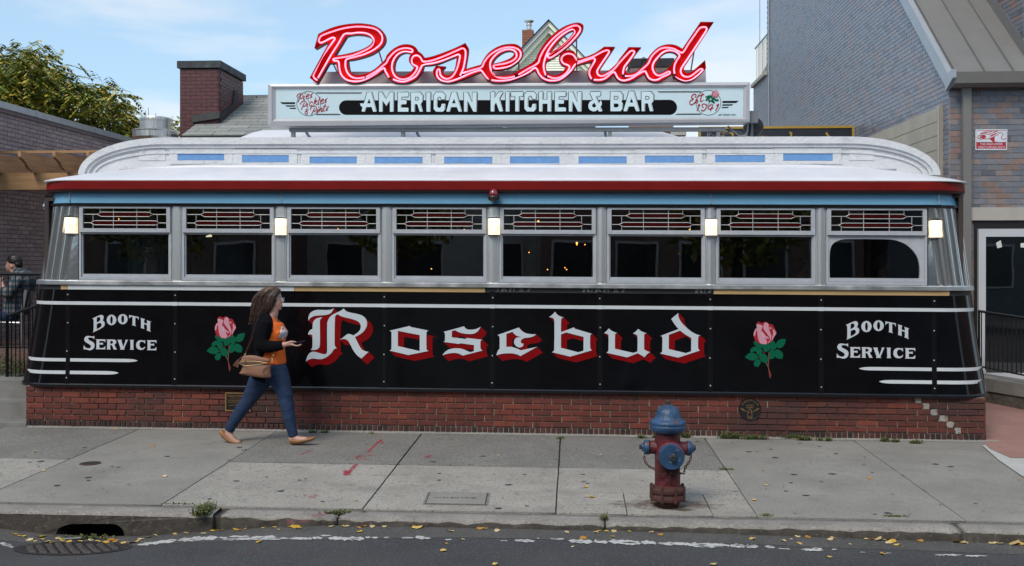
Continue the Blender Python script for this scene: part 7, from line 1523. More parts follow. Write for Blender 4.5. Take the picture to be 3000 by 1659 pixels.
# ================================================================ fallen leaves, weeds
lm = []
for k in range(4):
    r_ = random.Random(40+k); n = 9; mb = MB()
    ring_ = [(math.cos(2*math.pi*i/n)*(1+.15*math.sin(i*2+k))*.5*(1.15 if i % 2 else .85), math.sin(2*math.pi*i/n)*.5*(1+.1*math.cos(i*3+k))) for i in range(n)]
    vs_ = [(0, 0, .05)]+[(x, y, .05+.28*(x*x*(1 if k % 2 else -.6)+abs(y)*.5*(k-1)*.5)+r_.uniform(-.04, .08)) for x, y in ring_]
    me = bpy.data.meshes.new('fallen_leaf'); zmin = min(v[2] for v in vs_)
    me.from_pydata([(v[0], v[1], v[2]-zmin) for v in vs_]+[(.5, 0, -zmin+.05), (.85, .03, -zmin+.1), (.85, .06, -zmin+.1)], [], [(0, 1+i, 1+(i+1) % n) for i in range(n)]+[(n+1, n+2, n+3)]); me.materials.append(MT['leaf_yellow']); lm.append(me)
rl_ = random.Random(6)
def leaf(px, py, s, road):
    if road:
        p = RD(px, py); 
        if p.y > KO-.015: p.y = KO-.02; 
        p.z = rz(p.x, p.y)+.006
        lab, grp = 'dry yellow leaf fallen on the road along the kerb', 'fallen leaves along the kerb'
    else: p = G(px, py); p.z = gtop(p.x, p.y)+.005; lab, grp = 'dry yellow leaf fallen on the pavement slabs', 'fallen leaves on the pavement'
    o = bpy.data.objects.new('fallen_leaf', rl_.choice(lm)); o.location = p; o.scale = (s, s*rl_.uniform(.8, 1.1), s); o.rotation_euler = (rl_.uniform(0, .5) if s > .06 else rl_.uniform(-.1, .25), rl_.uniform(-.2, .2), rl_.uniform(0, 6.28)); link(o); tag(o, lab, 'leaf', grp)
z1_ = lambda x, y: (x*.3882, 1200+y*.3882); z3_ = lambda x, y: (2000+x*.3882, 1200+y*.3882)
for f_, l in ((z1_, [(110,945,40),(225,990,45),(310,965,52),(318,985,40),(350,1005,55),(440,978,48),(470,990,48),(555,978,45),(620,978,40),(690,987,45),(840,990,60),(800,1010,48),(870,1000,45),(1060,985,52),(990,1012,60),(1030,1005,44),(1120,970,45),(1190,945,45),(1355,917,35),(1440,914,48),(1535,940,34),(1625,902,38),(1650,906,30),(1690,902,34),(1780,912,42),(1812,917,42),(1870,892,24),(2000,887,28),(2085,883,30),(2190,888,34),(2240,880,70),(2255,897,50),(2500,888,40),(1955,1003,40),(2100,912,24),(740,1000,44),(520,1003,42),(260,1000,36),(390,1010,44),(600,1000,40),(930,1012,40),(150,958,34),(180,962,30)]),
        (Z2, [(130,897,34),(235,887,36),(45,882,42),(20,882,36),(170,887,44),(325,889,36),(580,880,80),(1050,892,50),(1085,897,46),(830,924,48),(135,926,44),(1175,920,46),(1700,932,36),(1925,932,46),(1940,907,36),(2055,909,42),(2000,906,34),(2340,922,46),(2410,952,36),(2050,964,38),(1825,976,46),(770,1070,44),(1160,1174,40),(920,987,26),(2170,917,34),(1045,970,20),(795,1016,18),(1745,1042,22)]),
        (z3_, [(525,982,42),(765,996,36),(860,957,42),(880,1016,40),(945,968,42),(1120,962,38),(1115,987,40),(1450,972,70),(1505,974,40),(1545,977,44),(1580,1002,60),(1555,1012,44),(1615,1027,40),(1780,987,44),(2050,992,54),(2095,997,50),(2120,998,40),(2360,1014,44),(2400,1018,44),(2330,1016,36),(2470,1005,95),(2535,1008,56),(2560,1022,50),(1510,1093,42),(1110,1119,34),(230,1176,44),(820,985,24),(1380,978,30),(1430,985,40),(1265,1022,20),(1665,1040,18)])):
    for x, y, s in l: leaf(*f_(x, y), s/1000.0*1.15, True)
for f_, l in ((z1_, [(265,318,36),(870,152,40),(1245,508,44),(1150,275,44),(330,465,30),(515,370,26),(1725,382,36)]), (Z2, [(835,252,36),(1185,350,32),(1955,348,34),(1845,587,44),(1890,662,46),(1325,640,26),(2345,705,44),(165,768,40),(110,690,26),(970,418,26),(2345,802,30)]), (z3_, [(630,575,38),(540,687,38),(1410,522,38),(885,256,36),(2535,532,30),(605,462,24),(240,293,20),(400,552,22),(1665,495,20),(1945,720,22),(370,508,18),(2315,222,30)])):
    for x, y, s in l: leaf(*f_(x, y), s/1000.0*1.1, False)
def weeds(name, label, cat, p, w_, d_, h_, n, seed, group, m='weed'):
    r_ = random.Random(seed); mb = MB()
    for _ in range(n):
        x, y = p.x+r_.gauss(0, w_*.4), p.y+r_.uniform(-d_, 0); b = Vector((x, y, p.z)); hh = h_*r_.uniform(.3, 1.0); dr_ = Vector((r_.gauss(0, .6), r_.gauss(-.25, .5), 1)).normalized()
        t = b+dr_*hh; s = Vector((dr_.y, -dr_.x, 0)); s = (s.normalized() if s.length > .01 else Vector((1, 0, 0)))*.004
        mb.add([b-s, b+s, b.lerp(t, .6)+s, t, b.lerp(t, .6)-s], [(0, 1, 2, 3, 4)])
        for k in range(2):
            q = b.lerp(t, r_.uniform(.3, 1)); e = Vector((r_.gauss(0, 1), r_.gauss(0, 1), r_.uniform(-.3, .7))).normalized()*.018; f = e.orthogonal().normalized()*.006; mb.add([q, q+e*.5+f, q+e, q+e*.5-f], [(0, 1, 2, 3)])
    o = mb.build(name, MT[m]); return tag(o, label, cat, group)
k = 0
for px, py, w_, h_, n in ((2140,1283,.13,.09,150),(2205,1285,.18,.07,130),(2322,1284,.14,.07,130),(2355,1288,.10,.07,90),(2400,1289,.05,.05,30),(2425,1290,.04,.06,40),(2590,1291,.07,.06,60),(2620,1293,.07,.05,50),(2682,1297,.07,.05,60),(2010,1280,.06,.07,50),(2005,1279,.08,.07,50),(1880,1281,.05,.05,40),(915,1266,.05,.04,30),(952,1266,.06,.04,40),(1090,1269,.04,.02,16),(1918,1280,.04,.05,25)):
    p = G(px, py+2); p.z = gtop(p.x, p.y)+.002; weeds('weed_clump', 'low straggly weeds growing along the foot of the brick plinth', 'weeds', p, w_, .03, h_, n, 60+k, 'weeds along the brick plinth'); k += 1
for px, py, w_, h_, n, d_ in ((615,1488,.06,.09,230,.26),(1640,1284,.04,.05,40,.05),(980,1500,.10,.03,70,.03),(2125,1374,.07,.03,60,.04),(2245,1510,.05,.03,40,.02),(2620,1512,.10,.03,80,.02),(1772,1515,.02,.05,25,.06),(520,1476,.18,.02,80,.02),(1003,1497,.09,.025,50,.03),(720,1318,.03,.02,22,.05),(1165,1361,.03,.015,16,.02)):
    p = G(px, py); p.z = gtop(p.x, p.y)-.01; weeds('weed_clump', 'small weeds sprouting from the pavement joints and kerb', 'weeds', p, w_, d_, h_, n, 90+k, 'weeds in the pavement joints'); k += 1
p = RD(260, 1577); p.z = rz(p.x, p.y)+.004; p.y = KO-.02
weeds('weed_clump', 'green weeds and debris in the gully mouth by the drain cover', 'weeds', p, .22, .06, .045, 70, 88, None)

# ================================================================ people
def lofter(q):
    def f(mb, rings, n=16, cap=True):
        rs = []
        C_ = [q(r[0], r[1], r[2]) for r in rings]
        for i, r in enumerate(rings):
            a, b = C_[max(0, i-1)], C_[min(len(rings)-1, i+1)]; t = (b-a).normalized(); sc_ = q.s
            u = Vector((t.z, 0, -t.x)); u = u.normalized() if u.length > 1e-6 else Vector((1, 0, 0)); v = u.cross(t).normalized()
            if abs(t.y) < .75: v = Vector((0, 1, 0)) if v.y >= 0 else Vector((0, -1, 0))
            rs.append([C_[i]+u*(math.cos(2*math.pi*k/n)*r[3]*sc_)+v*(math.sin(2*math.pi*k/n)*r[4]) for k in range(n)])
        return mb.loft(rs, cap=cap)
    return f
class Q:
    def __init__(s, x0, y0, k, Y): s.x0, s.y0, s.k, s.Y = x0, y0, k, Y; s.s = k*(Y-CAM.y)/FPX*1.0
    def __call__(s, x, y, dy=0.0): return P(s.x0+x*s.k, s.y0+y*s.k, s.Y+dy)
def blob(mb, c_, rx, ry, rz_, n=14, m=9):
    rings = []
    for i in range(m+1):
        a = math.pi*i/m-math.pi/2; r = max(.02, math.cos(a)); rings.append([c_+Vector((math.cos(2*math.pi*k/n)*rx*r, math.sin(2*math.pi*k/n)*ry*r, math.sin(a)*rz_)) for k in range(n)])
    mb.loft(rings, cap=True)
def remesh(o, vox, smooth=6, fac=.5):
    modded(o, ('REMESH', dict(mode='VOXEL', voxel_size=vox)), ('SMOOTH', dict(factor=fac, iterations=smooth))); o.data.shade_smooth(); return o
def strands(name, m, parent, fn, n, seed, r=.0028, seg=9):
    """locks of hair: fn(rng) -> list of points"""
    r_ = random.Random(seed); mb = MB()
    for _ in range(n):
        p = fn(r_); k = len(p); rr = [r*(1-.75*abs(i/(k-1)-.35))*r_.uniform(.8, 1.2) for i in range(k)]; mb.tube(p, rr, 4, cap=False)
    return mb.build(name, m, parent)
# ---------------- woman walking past with a phone
qw = Q(560, 800, .36484, -.74); W_ = lofter(qw); s_ = qw.s
wm = thing('person', 'woman in orange t-shirt, black cardigan and jeans walking past looking ahead with a phone', 'person', (qw(600,1370).x, -.74, gtop(qw(600,1370).x, -.74)))
legs_f = [(655,745,-.02,85,.13),(690,800,-.03,86,.095),(716,870,-.04,78,.085),(750,955,-.045,62,.072),(762,1020,-.045,56,.062),(774,1090,-.045,52,.060),(787,1160,-.04,47,.055),(802,1240,-.04,40,.044),(822,1305,-.04,33,.038)]
legs_b = [(620,760,.04,95,.13),(580,820,.05,88,.095),(540,885,.05,82,.085),(498,960,.05,70,.072),(452,1032,.05,58,.062),(408,1095,.05,52,.060),(364,1160,.05,46,.053),(322,1225,.05,40,.042),(302,1265,.05,34,.038)]
torso = [(668,306,0,34,.052),(650,335,0,48,.075),(625,365,0,84,.145),(618,410,0,112,.178),(630,465,0,128,.175),(632,530,0,118,.160),(635,600,0,108,.150),(640,660,0,104,.155),(640,720,0,108,.165),(632,780,0,112,.165)]
b = MB()
W_(b, torso); W_(b, [(x, y, d_, hw*(.82 if y < 1290 else 1), hd*(.84 if y < 1290 else 1)) for x, y, d_, hw, hd in legs_f]); W_(b, [(x, y, d_, hw*(.82 if y < 1250 else 1), hd*(.84 if y < 1250 else 1)) for x, y, d_, hw, hd in legs_b])
W_(b, [(655,340,0,42,.055),(664,305,0,39,.052),(668,262,0,40,.052)])
blob(b, qw(656,200), 72*s_, .073, 90*s_); blob(b, qw(688,240), 42*s_, .058, 52*s_); blob(b, qw(700,272), 26*s_, .040, 26*s_); blob(b, qw(711,286), 15*s_, .026, 13*s_); blob(b, qw(725,260), 8.5*s_, .028, 13*s_)
W_(b, [(724,196,0,6,.008),(734,214,0,9,.010),(741,228,0,10,.014),(736,238,0,7,.011)], 10)
blob(b, qw(650,222,-.072), 10*s_, .008, 17*s_, 8, 5)
nearm = [(578,380,-.165,50,.055),(562,440,-.195,52,.052),(553,520,-.215,46,.045),(562,580,-.225,42,.042),(620,592,-.215,36,.036),(680,586,-.20,29,.029),(735,578,-.19,22,.022),(760,574,-.19,21,.018)]
W_(b, nearm)
W_(b, [(600,385,.165,48,.052),(575,470,.20,46,.045),(555,560,.21,38,.038),(585,640,.19,32,.032),(605,700,.17,24,.024)])
# hands: palm, four fingers, thumb
W_(b, [(752,574,-.19,18,.020),(775,570,-.19,20,.032),(805,572,-.19,15,.036),(822,574,-.19,11,.034)], 12)
for dy, x1, y1, x2, y2, x3, y3 in ((-.218,842,585,866,582,884,570),(-.200,848,587,876,582,892,570),(-.182,846,587,874,583,888,571),(-.166,838,586,860,584,874,574)): W_(b, [(812,576,dy,8,.0085),(x1,y1,dy,7,.0082),(x2,y2,dy,6.3,.0075),(x3,y3,dy,5,.006)], 8)
W_(b, [(775,560,-.215,11,.011),(800,552,-.222,9,.009),(826,553,-.215,8,.008),(848,557,-.205,6.5,.0075)], 8)
W_(b, [(605,695,.17,20,.022),(612,730,.165,20,.030),(616,760,.165,14,.028)], 10)
for dy in (.145, .16, .175, .19): W_(b, [(616,752,dy,7,.008),(622,785,dy,6.5,.0075),(618,808,dy,5,.006)], 8)
W_(b, [(620,715,.14,9,.009),(634,745,.135,8,.008),(636,765,.135,6,.006)], 8)
# feet
W_(b, [(818,1290,-.04,32,.036),(828,1325,-.04,30,.036),(870,1335,-.04,24,.040),(915,1333,-.04,17,.042),(955,1330,-.04,12,.038)], 12); W_(b, [(800,1320,-.04,20,.032),(805,1345,-.04,20,.030)], 10)
W_(b, [(304,1255,.05,32,.036),(298,1290,.05,32,.038),(330,1325,.05,24,.042),(360,1347,.05,15,.042),(392,1358,.05,11,.036)], 12)
body = b.build('body', MT['skin'], wm); remesh(body, .0065, 5)
def cloth(name, m, rings_list, grow, vox=.010, sm=5):
    mb = MB()
    for rings in rings_list: W_(mb, [(x, y, dy, hw+grow/s_, hd+grow) for x, y, dy, hw, hd in rings])
    o = mb.build(name, m, wm); return remesh(o, vox, sm)
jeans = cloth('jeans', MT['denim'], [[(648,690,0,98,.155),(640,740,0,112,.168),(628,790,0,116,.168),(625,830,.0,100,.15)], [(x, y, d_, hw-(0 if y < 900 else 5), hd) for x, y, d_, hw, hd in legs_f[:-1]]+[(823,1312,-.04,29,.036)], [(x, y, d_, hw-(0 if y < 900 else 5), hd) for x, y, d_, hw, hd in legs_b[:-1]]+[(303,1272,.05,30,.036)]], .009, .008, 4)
rgd = random.Random(3)
for v in jeans.data.vertices:      # folds behind the knees and at the hems
    i = v.co.z*46+v.co.x*12; k_ = (math.exp(-((v.co.z-.46)/.10)**2)+.9*math.exp(-((v.co.z-.11)/.06)**2)+.45*math.exp(-((v.co.z-.80)/.08)**2)+.25)
    nrm = v.normal; v.co += nrm*(.0026*k_*(math.sin(i+3.0*mnoise.noise(v.co*7))+1.2*mnoise.noise(v.co*22)))
torso_s = [(x, y, dy, hw, hd) for x, y, dy, hw, hd in torso[1:-1]]
torso_s = [(648,336,0,56,.09)]+torso_s[1:]; bust = [(700,430,0,30,.10),(718,470,0,48,.135),(700,520,0,45,.13)]
shirt = cloth('t_shirt', MT['shirt_orange'], [torso_s[:-1]+[(646,700,0,108,.168),(644,722,0,108,.168)], bust], .012, .009, 5)
for v in shirt.data.vertices: v.co += v.normal*(.004*mnoise.noise(Vector((v.co.x*9+v.co.z*7, v.co.y*6, v.co.z*22))))
def img(p):
    d = p-CAM; f = d.dot(FW); return ((1500+FPX*d.dot(RT)/f-qw.x0)/qw.k, (HOR-FPX*d.z/f-qw.y0)/qw.k)
def keep(o, fn):
    bm_ = bmesh.new(); bm_.from_mesh(o.data); bmesh.ops.delete(bm_, geom=[f for f in bm_.faces if not fn(f.calc_center_median(), f.normal)], context='FACES'); bm_.to_mesh(o.data); bm_.free()
def lerp_tab(tab, y):
    for (y0, x0), (y1, x1) in zip(tab, tab[1:]):
        if y <= y1: return x0+(x1-x0)*(y-y0)/(y1-y0)
    return tab[-1][1]
# V neck
def vn_(p, n):
    x, y = img(p); return not (p.y < qw.Y+.09 and y < 318+max(0, (x-628))*1.15 and y < 398 and x > 618 and y < 398-(abs(x-690)*.1) and x < 705 and (x-628)*1.1 > (y-320)*.9-8)
keep(shirt, vn_)
# print on the chest
pr_ = shirt.copy(); pr_.data = shirt.data.copy(); pr_.name = 'chest_print'; C.objects.link(pr_); pr_.data.materials.clear(); pr_.data.materials.append(MT['print_white'])
pp_ = [(722,430),(740,432),(758,455),(764,462),(772,470),(770,500),(768,510),(745,515),(740,534),(722,534),(728,518),(698,520),(702,500),(715,490),(712,472),(720,458)]
keep(pr_, lambda p, n: inside(*img(p), pp_) and n.y < .15 and not inside(*img(p), [(728,445),(740,446),(748,457),(730,458)]))
for v in pr_.data.vertices: v.co += v.normal*.003+Vector((.001, -.001, 0))
modded(pr_, ('SOLIDIFY', dict(thickness=.001)))
q = qw(742, 481); 
# cardigan: open front, long sleeves, hem below the bag
card = cloth('cardigan', MT['cardigan'], [[(650,334,0,60,.10)]+[(x, y, dy, hw+3, hd) for x, y, dy, hw, hd in torso_s[1:]]+[(600,780,0,105,.175),(570,850,0,95,.16)], [(x, y, dy, hw+3, hd+.002) for x, y, dy, hw, hd in nearm[:-1]], [(600,385,.165,50,.054),(575,470,.20,48,.047),(555,560,.21,42,.040),(585,640,.19,36,.034)]], .020, .009, 4)
tab = [(300,622),(330,632),(365,650),(400,657),(440,655),(470,652),(500,640),(540,622),(580,606),(620,590),(670,576),(760,560),(850,590),(900,590)]
def cfront(p, n):
    x, y = img(p)
    if p.y < qw.Y-.155 and y > 360 and y < 640 and (x < 600 or y > 545): return True      # near sleeve
    return x < lerp_tab(tab, y)-(10 if p.y > qw.Y else 0) or (p.y < qw.Y-.16 and y > 545 and y < 622)
keep(card, cfront); modded(card, ('SOLIDIFY', dict(thickness=.006, offset=-1))); card.data.shade_smooth()
for v in card.data.vertices: v.co += Vector((0, -.006*mnoise.noise(v.co*14), .0))
# shoes: tan ballet flats
def shoe(rings, cut):
    mb = MB(); W_(mb, rings, 18); o = mb.build('ballet_flat', MT['shoe_tan'], wm); modded(o, ('SUBSURF', dict(levels=2))); o.data.shade_smooth(); keep(o, lambda p, n: cut(*img(p))); modded(o, ('SOLIDIFY', dict(thickness=.003))); return o
shoe([(790,1345,-.04,14,.020),(800,1346,-.04,30,.036),(850,1350,-.04,24,.040),(900,1343,-.04,22,.044),(950,1334,-.04,17,.040),(985,1325,-.04,10,.024),(994,1323,-.04,4,.010)], lambda x, y: y > 1342-(max(0, x-870)*.20)-(max(0, x-925)*.5) or x > 935)
shoe([(234,1262,.05,8,.018),(244,1280,.05,22,.034),(275,1315,.05,20,.038),(310,1343,.05,17,.042),(350,1358,.05,20,.044),(390,1363,.05,16,.036),(408,1364,.05,6,.016)], lambda x, y: (y-1262) > (x-262)*.88+(-6 if x < 300 else 0) or x > 372 or x < 250)
# hair
hb = MB(); W_(hb, [(652,112,0,22,.03),(650,122,0,52,.06),(643,150,0,78,.082),(630,190,.0,88,.092),(612,230,.0,86,.098),(592,280,0,82,.102),(568,330,0,72,.098),(540,375,0,52,.08),(510,402,0,26,.05),(492,412,0,8,.02)])
hair = hb.build('hair', MT['hair_brown'], wm); remesh(hair, .009, 4)
face_tab = [(100,760),(130,716),(150,724),(175,716),(195,698),(215,682),(240,668),(270,652),(300,636),(330,622),(400,600),(500,560)]
keep(hair, lambda p, n: img(p)[0] < lerp_tab(face_tab, img(p)[1])+(6 if p.y > qw.Y else 0)); modded(hair, ('SOLIDIFY', dict(thickness=.012, offset=-1)))
def lock(r_):
    side_ = r_.uniform(-1, 1); pts = []; u = r_.random(); amp, ph = r_.uniform(.005, .014), r_.uniform(0, 6.28); ex = r_.uniform(.88, 1.16); sy = -.5*math.pi+side_*1.35
    path = [(655,112,.01),(640,135,.06),(612,180,.088),(594,230,.098),(578,285,.104),(556,340,.100),(528,385,.08),(500,412,.05)]
    hwid = [20,60,80,86,80,70,50,30]; last = r_.randint(5, 8)
    for i in range(last):
        x, y, d_ = path[i]; a = sy; xx = x+math.cos(a*.0+u*math.pi)*hwid[i]*ex; dd = -math.sin(u*math.pi)*d_*ex*(1 if r_.random() > .02 else -1)
        lim = lerp_tab(face_tab, y)-4; xx = min(xx, lim)
        p = qw(xx, y, dd); w = math.sin(ph+i*1.5)*amp; pts.append(p+Vector((w, w*.5, 0)))
    o = []
    for i in range(len(pts)-1): o += [pts[i], pts[i].lerp(pts[i+1], .5)+Vector((math.sin(ph+i*2.1)*amp*.6, 0, 0))]
    return o+[pts[-1]]
strands('hair_locks', MT['hair_brown'], wm, lock, 1000, 5, .0030)
# glasses, eye, brow, lips
gl_ = MB()
for dy in (-.045, .045):
    gl_.tube([qw(x, y, dy) for x, y in ((722,203),(747,198),(749,212),(740,224),(724,220),(719,211))], .0022, 6, closed=True)
gl_.tube([qw(722,206,-.055), qw(690,210,-.070), qw(655,213,-.076)], .0020, 5); gl_.tube([qw(745,203,-.03), qw(747,204,.03)], .002, 5)
gl_.build('glasses', MT['glasses'], wm)
e = MB(); blob(e, qw(714,213,-.050), .007, .006, .0036, 8, 5); e.build('eye', MT['eye_dark'], wm); e = MB(); e.tube([qw(700,197,-.061), qw(713,192,-.052), qw(726,197,-.036)], .0026, 5); e.build('eyebrow', MT['hair_dark'], wm)
e = MB(); e.tube([qw(716,263,-.034), qw(727,262,-.020), qw(732.5,262,.0)], .0026, 6); e.build('lips', MT['lip'], wm)
# necklace
MB().tube([qw(640,322,-.05), qw(678,362,-.09), qw(694,385,-.07), qw(702,405,-.05)], .0014, 4).build('necklace', MT['bag_dark'], wm)
# phone
ph = MB(); A_, B_ = qw(843,562,-.215), qw(905,551,-.215); dv = (B_-A_); nv = Vector((-dv.z, 0, dv.x)).normalized()*.008
ph.hexa([A_, B_, B_+Vector((0,.066,0)), A_+Vector((0,.066,0)), A_+nv, B_+nv, B_+nv+Vector((0,.066,0)), A_+nv+Vector((0,.066,0))]); po = ph.build('phone', MT['phone']); tag(po, "slim dark phone held in the walking woman's hand", 'phone')
# shoulder bag
zq = Q(660, 980, .11933, -.74-.235); B3 = lambda x, y, dy=0.0: zq(x, y, dy)
bag = thing('shoulder_bag', "tan leather shoulder bag with tassel hanging at the woman's hip", 'bag', B3(730, 1050))
def puffy(name, outline, d, m, y0=0.0, k=5):
    lp = loop(outline, k); n = len(lp); cx_ = sum(p.x for p in lp)/n; cy_ = sum(p.y for p in lp)/n; rings = []
    for t, w_ in ((1.0, 0.0), (.97, .55), (.85, .85), (.55, 1.0), (.05, 1.04)): rings.append((t, w_))
    mb = MB(); fr_ = [[B3(cx_+(p.x-cx_)*t, cy_+(p.y-cy_)*t, y0-d*w_) for p in lp] for t, w_ in rings]; bk = [[B3(cx_+(p.x-cx_)*t, cy_+(p.y-cy_)*t, y0+d*w_) for p in lp] for t, w_ in rings[1:]]
    mb.loft(bk[::-1]+fr_, cap=True); return mb.build(name, m, bag, True)
puffy('bag_body', [(430,720,1),(1120,740,1),(1115,900),(1128,1050,1),(960,1070),(640,1030),(335,965,1),(400,860)], .045, MT['bag_tan'])
puffy('flap', [(445,525,1),(700,512),(900,560),(1118,612,1),(1108,690,1),(950,690),(700,662),(480,668),(345,700,1),(400,600)], .028, MT['bag_tan'], -.030)
puffy('pocket_lining', [(345,705,1),(480,675),(700,668),(960,700,1),(850,735),(650,758),(450,765),(380,745)], .010, MT['bag_dark'], -.040)
for l in ([(340,700),(480,668),(700,658),(900,682),(1020,695)], [(345,715),(450,762),(650,758),(850,735),(960,712)]): MB().tube([B3(x, y, -.056) for x, y in loop(l, 4, closed=False)], .0013, 5).build('zip', MT['brass'], bag)
def strap(name, l, w_, m, dy=-.03): MB().tube([B3(x, y, dy if not isinstance(dy, list) else dy[i]) for i, (x, y) in enumerate(l)], w_, 4, sx=.4).build(name, m, bag)
strap('strap', [(495,450),(560,290),(640,80),(690,-60),(760,-300),(900,-700)], .005, MT['bag_tan'], [-.01,-.02,-.03,-.03,-.0,.10]); strap('strap', [(520,430),(590,280),(668,80),(715,-50)], .005, MT['bag_tan'], [-.01,-.02,-.03,-.0])
strap('strap', [(1150,590),(1190,470),(1240,340),(1290,150)], .004, MT['bag_tan'], [-.02,.0,.01,.03])
for x, y, r_ in ((480,500,.007),(500,470,.004),(1150,600,.010),(1150,640,.006),(1180,515,.005),(1150,690,.005),(455,765,.005)): MB().tube([B3(x+math.cos(a)*r_/zq.s, y+math.sin(a)*r_/zq.s, -.035) for a in (2*math.pi*k/10 for k in range(10))], .002, 5, closed=True).build('ring', MT['brass'], bag)
MB().tube([B3(x, y, -.055) for x, y in loop([(1090,700),(1000,790),(940,870),(925,940),(950,980),(1000,960),(1050,880),(1110,770),(1140,700)], 4, closed=False)], .005, 5, sx=.5).build('wrist_loop', MT['bag_tan'], bag)
MB().tube([B3(430,535,-.03), B3(370,585,-.035), B3(325,620,-.035)], .0025, 5).build('tassel_cord', MT['bag_tan'], bag)
tm_ = MB(); r_ = random.Random(2)
for k in range(26): u = r_.uniform(-1, 1); tm_.tube([B3(330+u*16, 625+u*8, -.035+r_.uniform(-.008, .008)), B3(290+u*40, 700+u*18, -.035+r_.uniform(-.012, .012)), B3(255+u*58, 790+u*26+r_.uniform(-10, 10), -.035+r_.uniform(-.014, .014))], .0022, 4)
tm_.build('tassel', MT['bag_tan'], bag)

# ---------------- man seated on the patio behind the railing
qm = Q(0, 730, .28078, 2.35); M_ = lofter(qm); ms = qm.s
mn = thing('person', 'dark haired man in a checked shirt sitting at the patio table', 'person', (qm(150,1000).x, 2.35, zpf))
b = MB(); mt = [(150,232,0,38,.06),(185,252,0,62,.10),(225,285,0,100,.19),(235,345,0,122,.20),(222,430,0,125,.18),(190,520,0,122,.165),(170,610,0,120,.17),(165,680,0,115,.18)]
M_(b, mt); M_(b, [(135,180,0,45,.06),(150,240,0,42,.06)])
blob(b, qm(150,150), 78*ms, .078, 88*ms); blob(b, qm(105,185), 46*ms, .058, 52*ms); blob(b, qm(92,222), 22*ms, .04, 22*ms); M_(b, [(72,160,0,8,.01),(60,185,0,10,.013),(66,200,0,8,.012)], 8); blob(b, qm(118,185,-.078), 12*ms, .008, 20*ms, 8, 5)
ma = [(205,300,-.18,52,.055),(150,380,-.22,50,.05),(80,470,-.24,44,.045),(40,460,-.24,40,.04),(25,400,-.22,32,.032),(14,350,-.20,24,.024)]
M_(b, ma); M_(b, [(14,352,-.20,22,.022),(8,325,-.19,24,.034),(2,300,-.19,18,.03)], 10)
for dy in (-.215,-.195,-.175,-.155): M_(b, [(4,306,dy,7,.008),(-10,296,dy,7,.008),(-22,304,dy,6,.007)], 8)
M_(b, [(18,318,-.21,9,.01),(30,300,-.21,8,.009),(28,284,-.21,6,.007)], 8)
for dy in (-.10, .10): M_(b, [(150,690,dy,70,.085),(40,700,dy,62,.08),(-70,700,dy,52,.065),(-80,800,dy,44,.055),(-70,930,dy,36,.045),(-70,1040,dy,30,.04)]); M_(b, [(-60,1050,dy,20,.04),(-110,1068,dy,14,.045)], 10)
remesh(b.build('body', MT['skin'], mn), .010, 5)
mb = MB(); M_(mb, [(x, y, d_, hw+12, hd+.016) for x, y, d_, hw, hd in mt[1:]]); M_(mb, [(x, y, d_, hw+9, hd+.011) for x, y, d_, hw, hd in ma[:-1]]); M_(mb, [(160,222,0,50,.072),(190,250,0,72,.11)])
so_ = remesh(mb.build('checked_shirt', MT['plaid'], mn), .012, 4)
mb = MB()
for dy in (-.10, .10): M_(mb, [(165,690,dy,84,.10),(40,702,dy,74,.09),(-70,705,dy,62,.075),(-82,800,dy,54,.065),(-72,930,dy,46,.055),(-70,1030,dy,40,.05)])
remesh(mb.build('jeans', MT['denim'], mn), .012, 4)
mb = MB(); blob(mb, qm(158,122), 84*ms, .087, 76*ms); blob(mb, qm(196,158), 44*ms, .076, 50*ms); ho = remesh(mb.build('hair', MT['hair_dark'], mn), .010, 3)
keep(ho, lambda p, n: True)
for v in ho.data.vertices: v.co += v.normal*(.006*mnoise.noise(v.co*40))
cr = thing('patio_chair', 'aluminium and black patio chair under the seated man', 'chair', (qm(200,1080).x, 2.35, zpf))
for dy in (-.24, .24): MB().tube([qm(272,430,dy), qm(248,560,dy), qm(230,680,dy), qm(228,780,dy), qm(240,1000,dy), qm(246,1085,dy)], .018, 6, sx=1.4).build('rear_leg', MT['chair_alu'], cr); MB().tube([qm(230,772,dy), qm(-30,765,dy), qm(-34,1085,dy)], .015, 6).build('front_leg', MT['chair_alu'], cr)
MB().hexa([qm(275,435,-.22), qm(385,440,-.22), qm(385,440,.22), qm(275,435,.22), qm(240,650,-.22), qm(262,650,-.22), qm(262,650,.22), qm(240,650,.22)]).build('backrest', MT['chair_black'], cr)
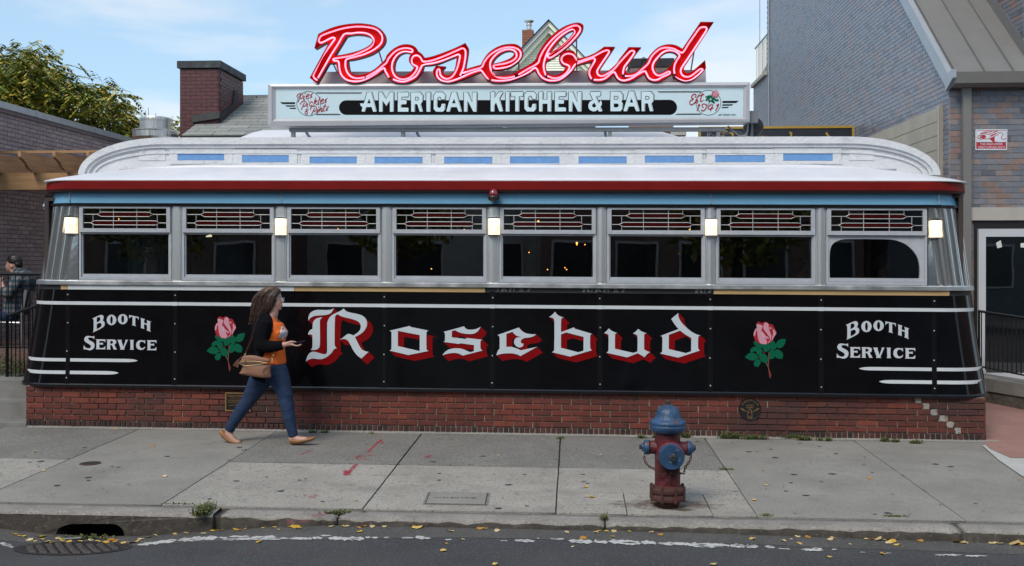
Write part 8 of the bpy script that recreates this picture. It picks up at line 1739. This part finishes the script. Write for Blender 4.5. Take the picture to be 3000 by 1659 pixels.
MB().hexa([qm(-30,765,-.23), qm(235,772,-.23), qm(235,772,.23), qm(-30,765,.23), qm(-30,745,-.23), qm(235,752,-.23), qm(235,752,.23), qm(-30,745,.23)]).build('seat', MT['chair_black'], cr)

# ---------------- two diners dimly seen through the right hand windows
def bust(px, py, Y, label, hairm, shirtm, face, specs=False):
    q = P(px, py, Y); t = thing('person', label, 'person', (q.x, Y, .84)); b = MB(); f = face
    blob(b, q, .085, .075, .115); blob(b, q+Vector((f*.035, 0, -.06)), .05, .055, .06); blob(b, q+Vector((f*.09, 0, -.02)), .016, .014, .02, 8, 5); blob(b, q+Vector((0, -.075, -.02)), .012, .008, .022, 8, 5)
    b.loft([[q+Vector((math.cos(a)*rx-f*.02, math.sin(a)*ry, z)) for a in (2*math.pi*k/16 for k in range(16))] for rx, ry, z in ((.05,.05,-.06),(.055,.055,-.15),(.11,.19,-.20),(.13,.21,-.30),(.13,.19,-.50),(.13,.18,-.70))])
    for sy in (-1, 1): b.loft([[q+Vector((x+math.cos(a)*r, sy*y+math.sin(a)*r, z)) for a in (2*math.pi*k/10 for k in range(10))] for x, y, z, r in ((0,.19,-.24,.055),(f*.02,.22,-.40,.05),(f*.06,.22,-.52,.045))])
    remesh(b.build('body', MT['skin'], t), .012, 4)
    mb = MB(); mb.loft([[q+Vector((math.cos(a)*rx-f*.02, math.sin(a)*ry, z)) for a in (2*math.pi*k/16 for k in range(16))] for rx, ry, z in ((.07,.07,-.15),(.125,.205,-.195),(.15,.225,-.30),(.15,.21,-.50),(.15,.20,-.72))]); remesh(mb.build('shirt', MT[shirtm], t), .014, 3)
    mb = MB(); blob(mb, q+Vector((-f*.022, 0, .028)), .088, .085, .100); remesh(mb.build('hair', MT[hairm], t), .012, 3)
    if specs: MB().tube([q+Vector((f*.085, -.05, -.005)), q+Vector((f*.02, -.082, -.003))], .003, 5).build('spectacles', MT['black_rubber'], t)
bust(2350, 787, .62, 'diner in spectacles seated inside behind the seventh window', 'hair_dark', 'shirt_red', 1, True)
bust(2590, 778, .66, 'grey haired diner seated inside behind the rounded last window', 'hair_grey', 'shirt_pink', 1)

bpy.data.scenes.remove(TS)
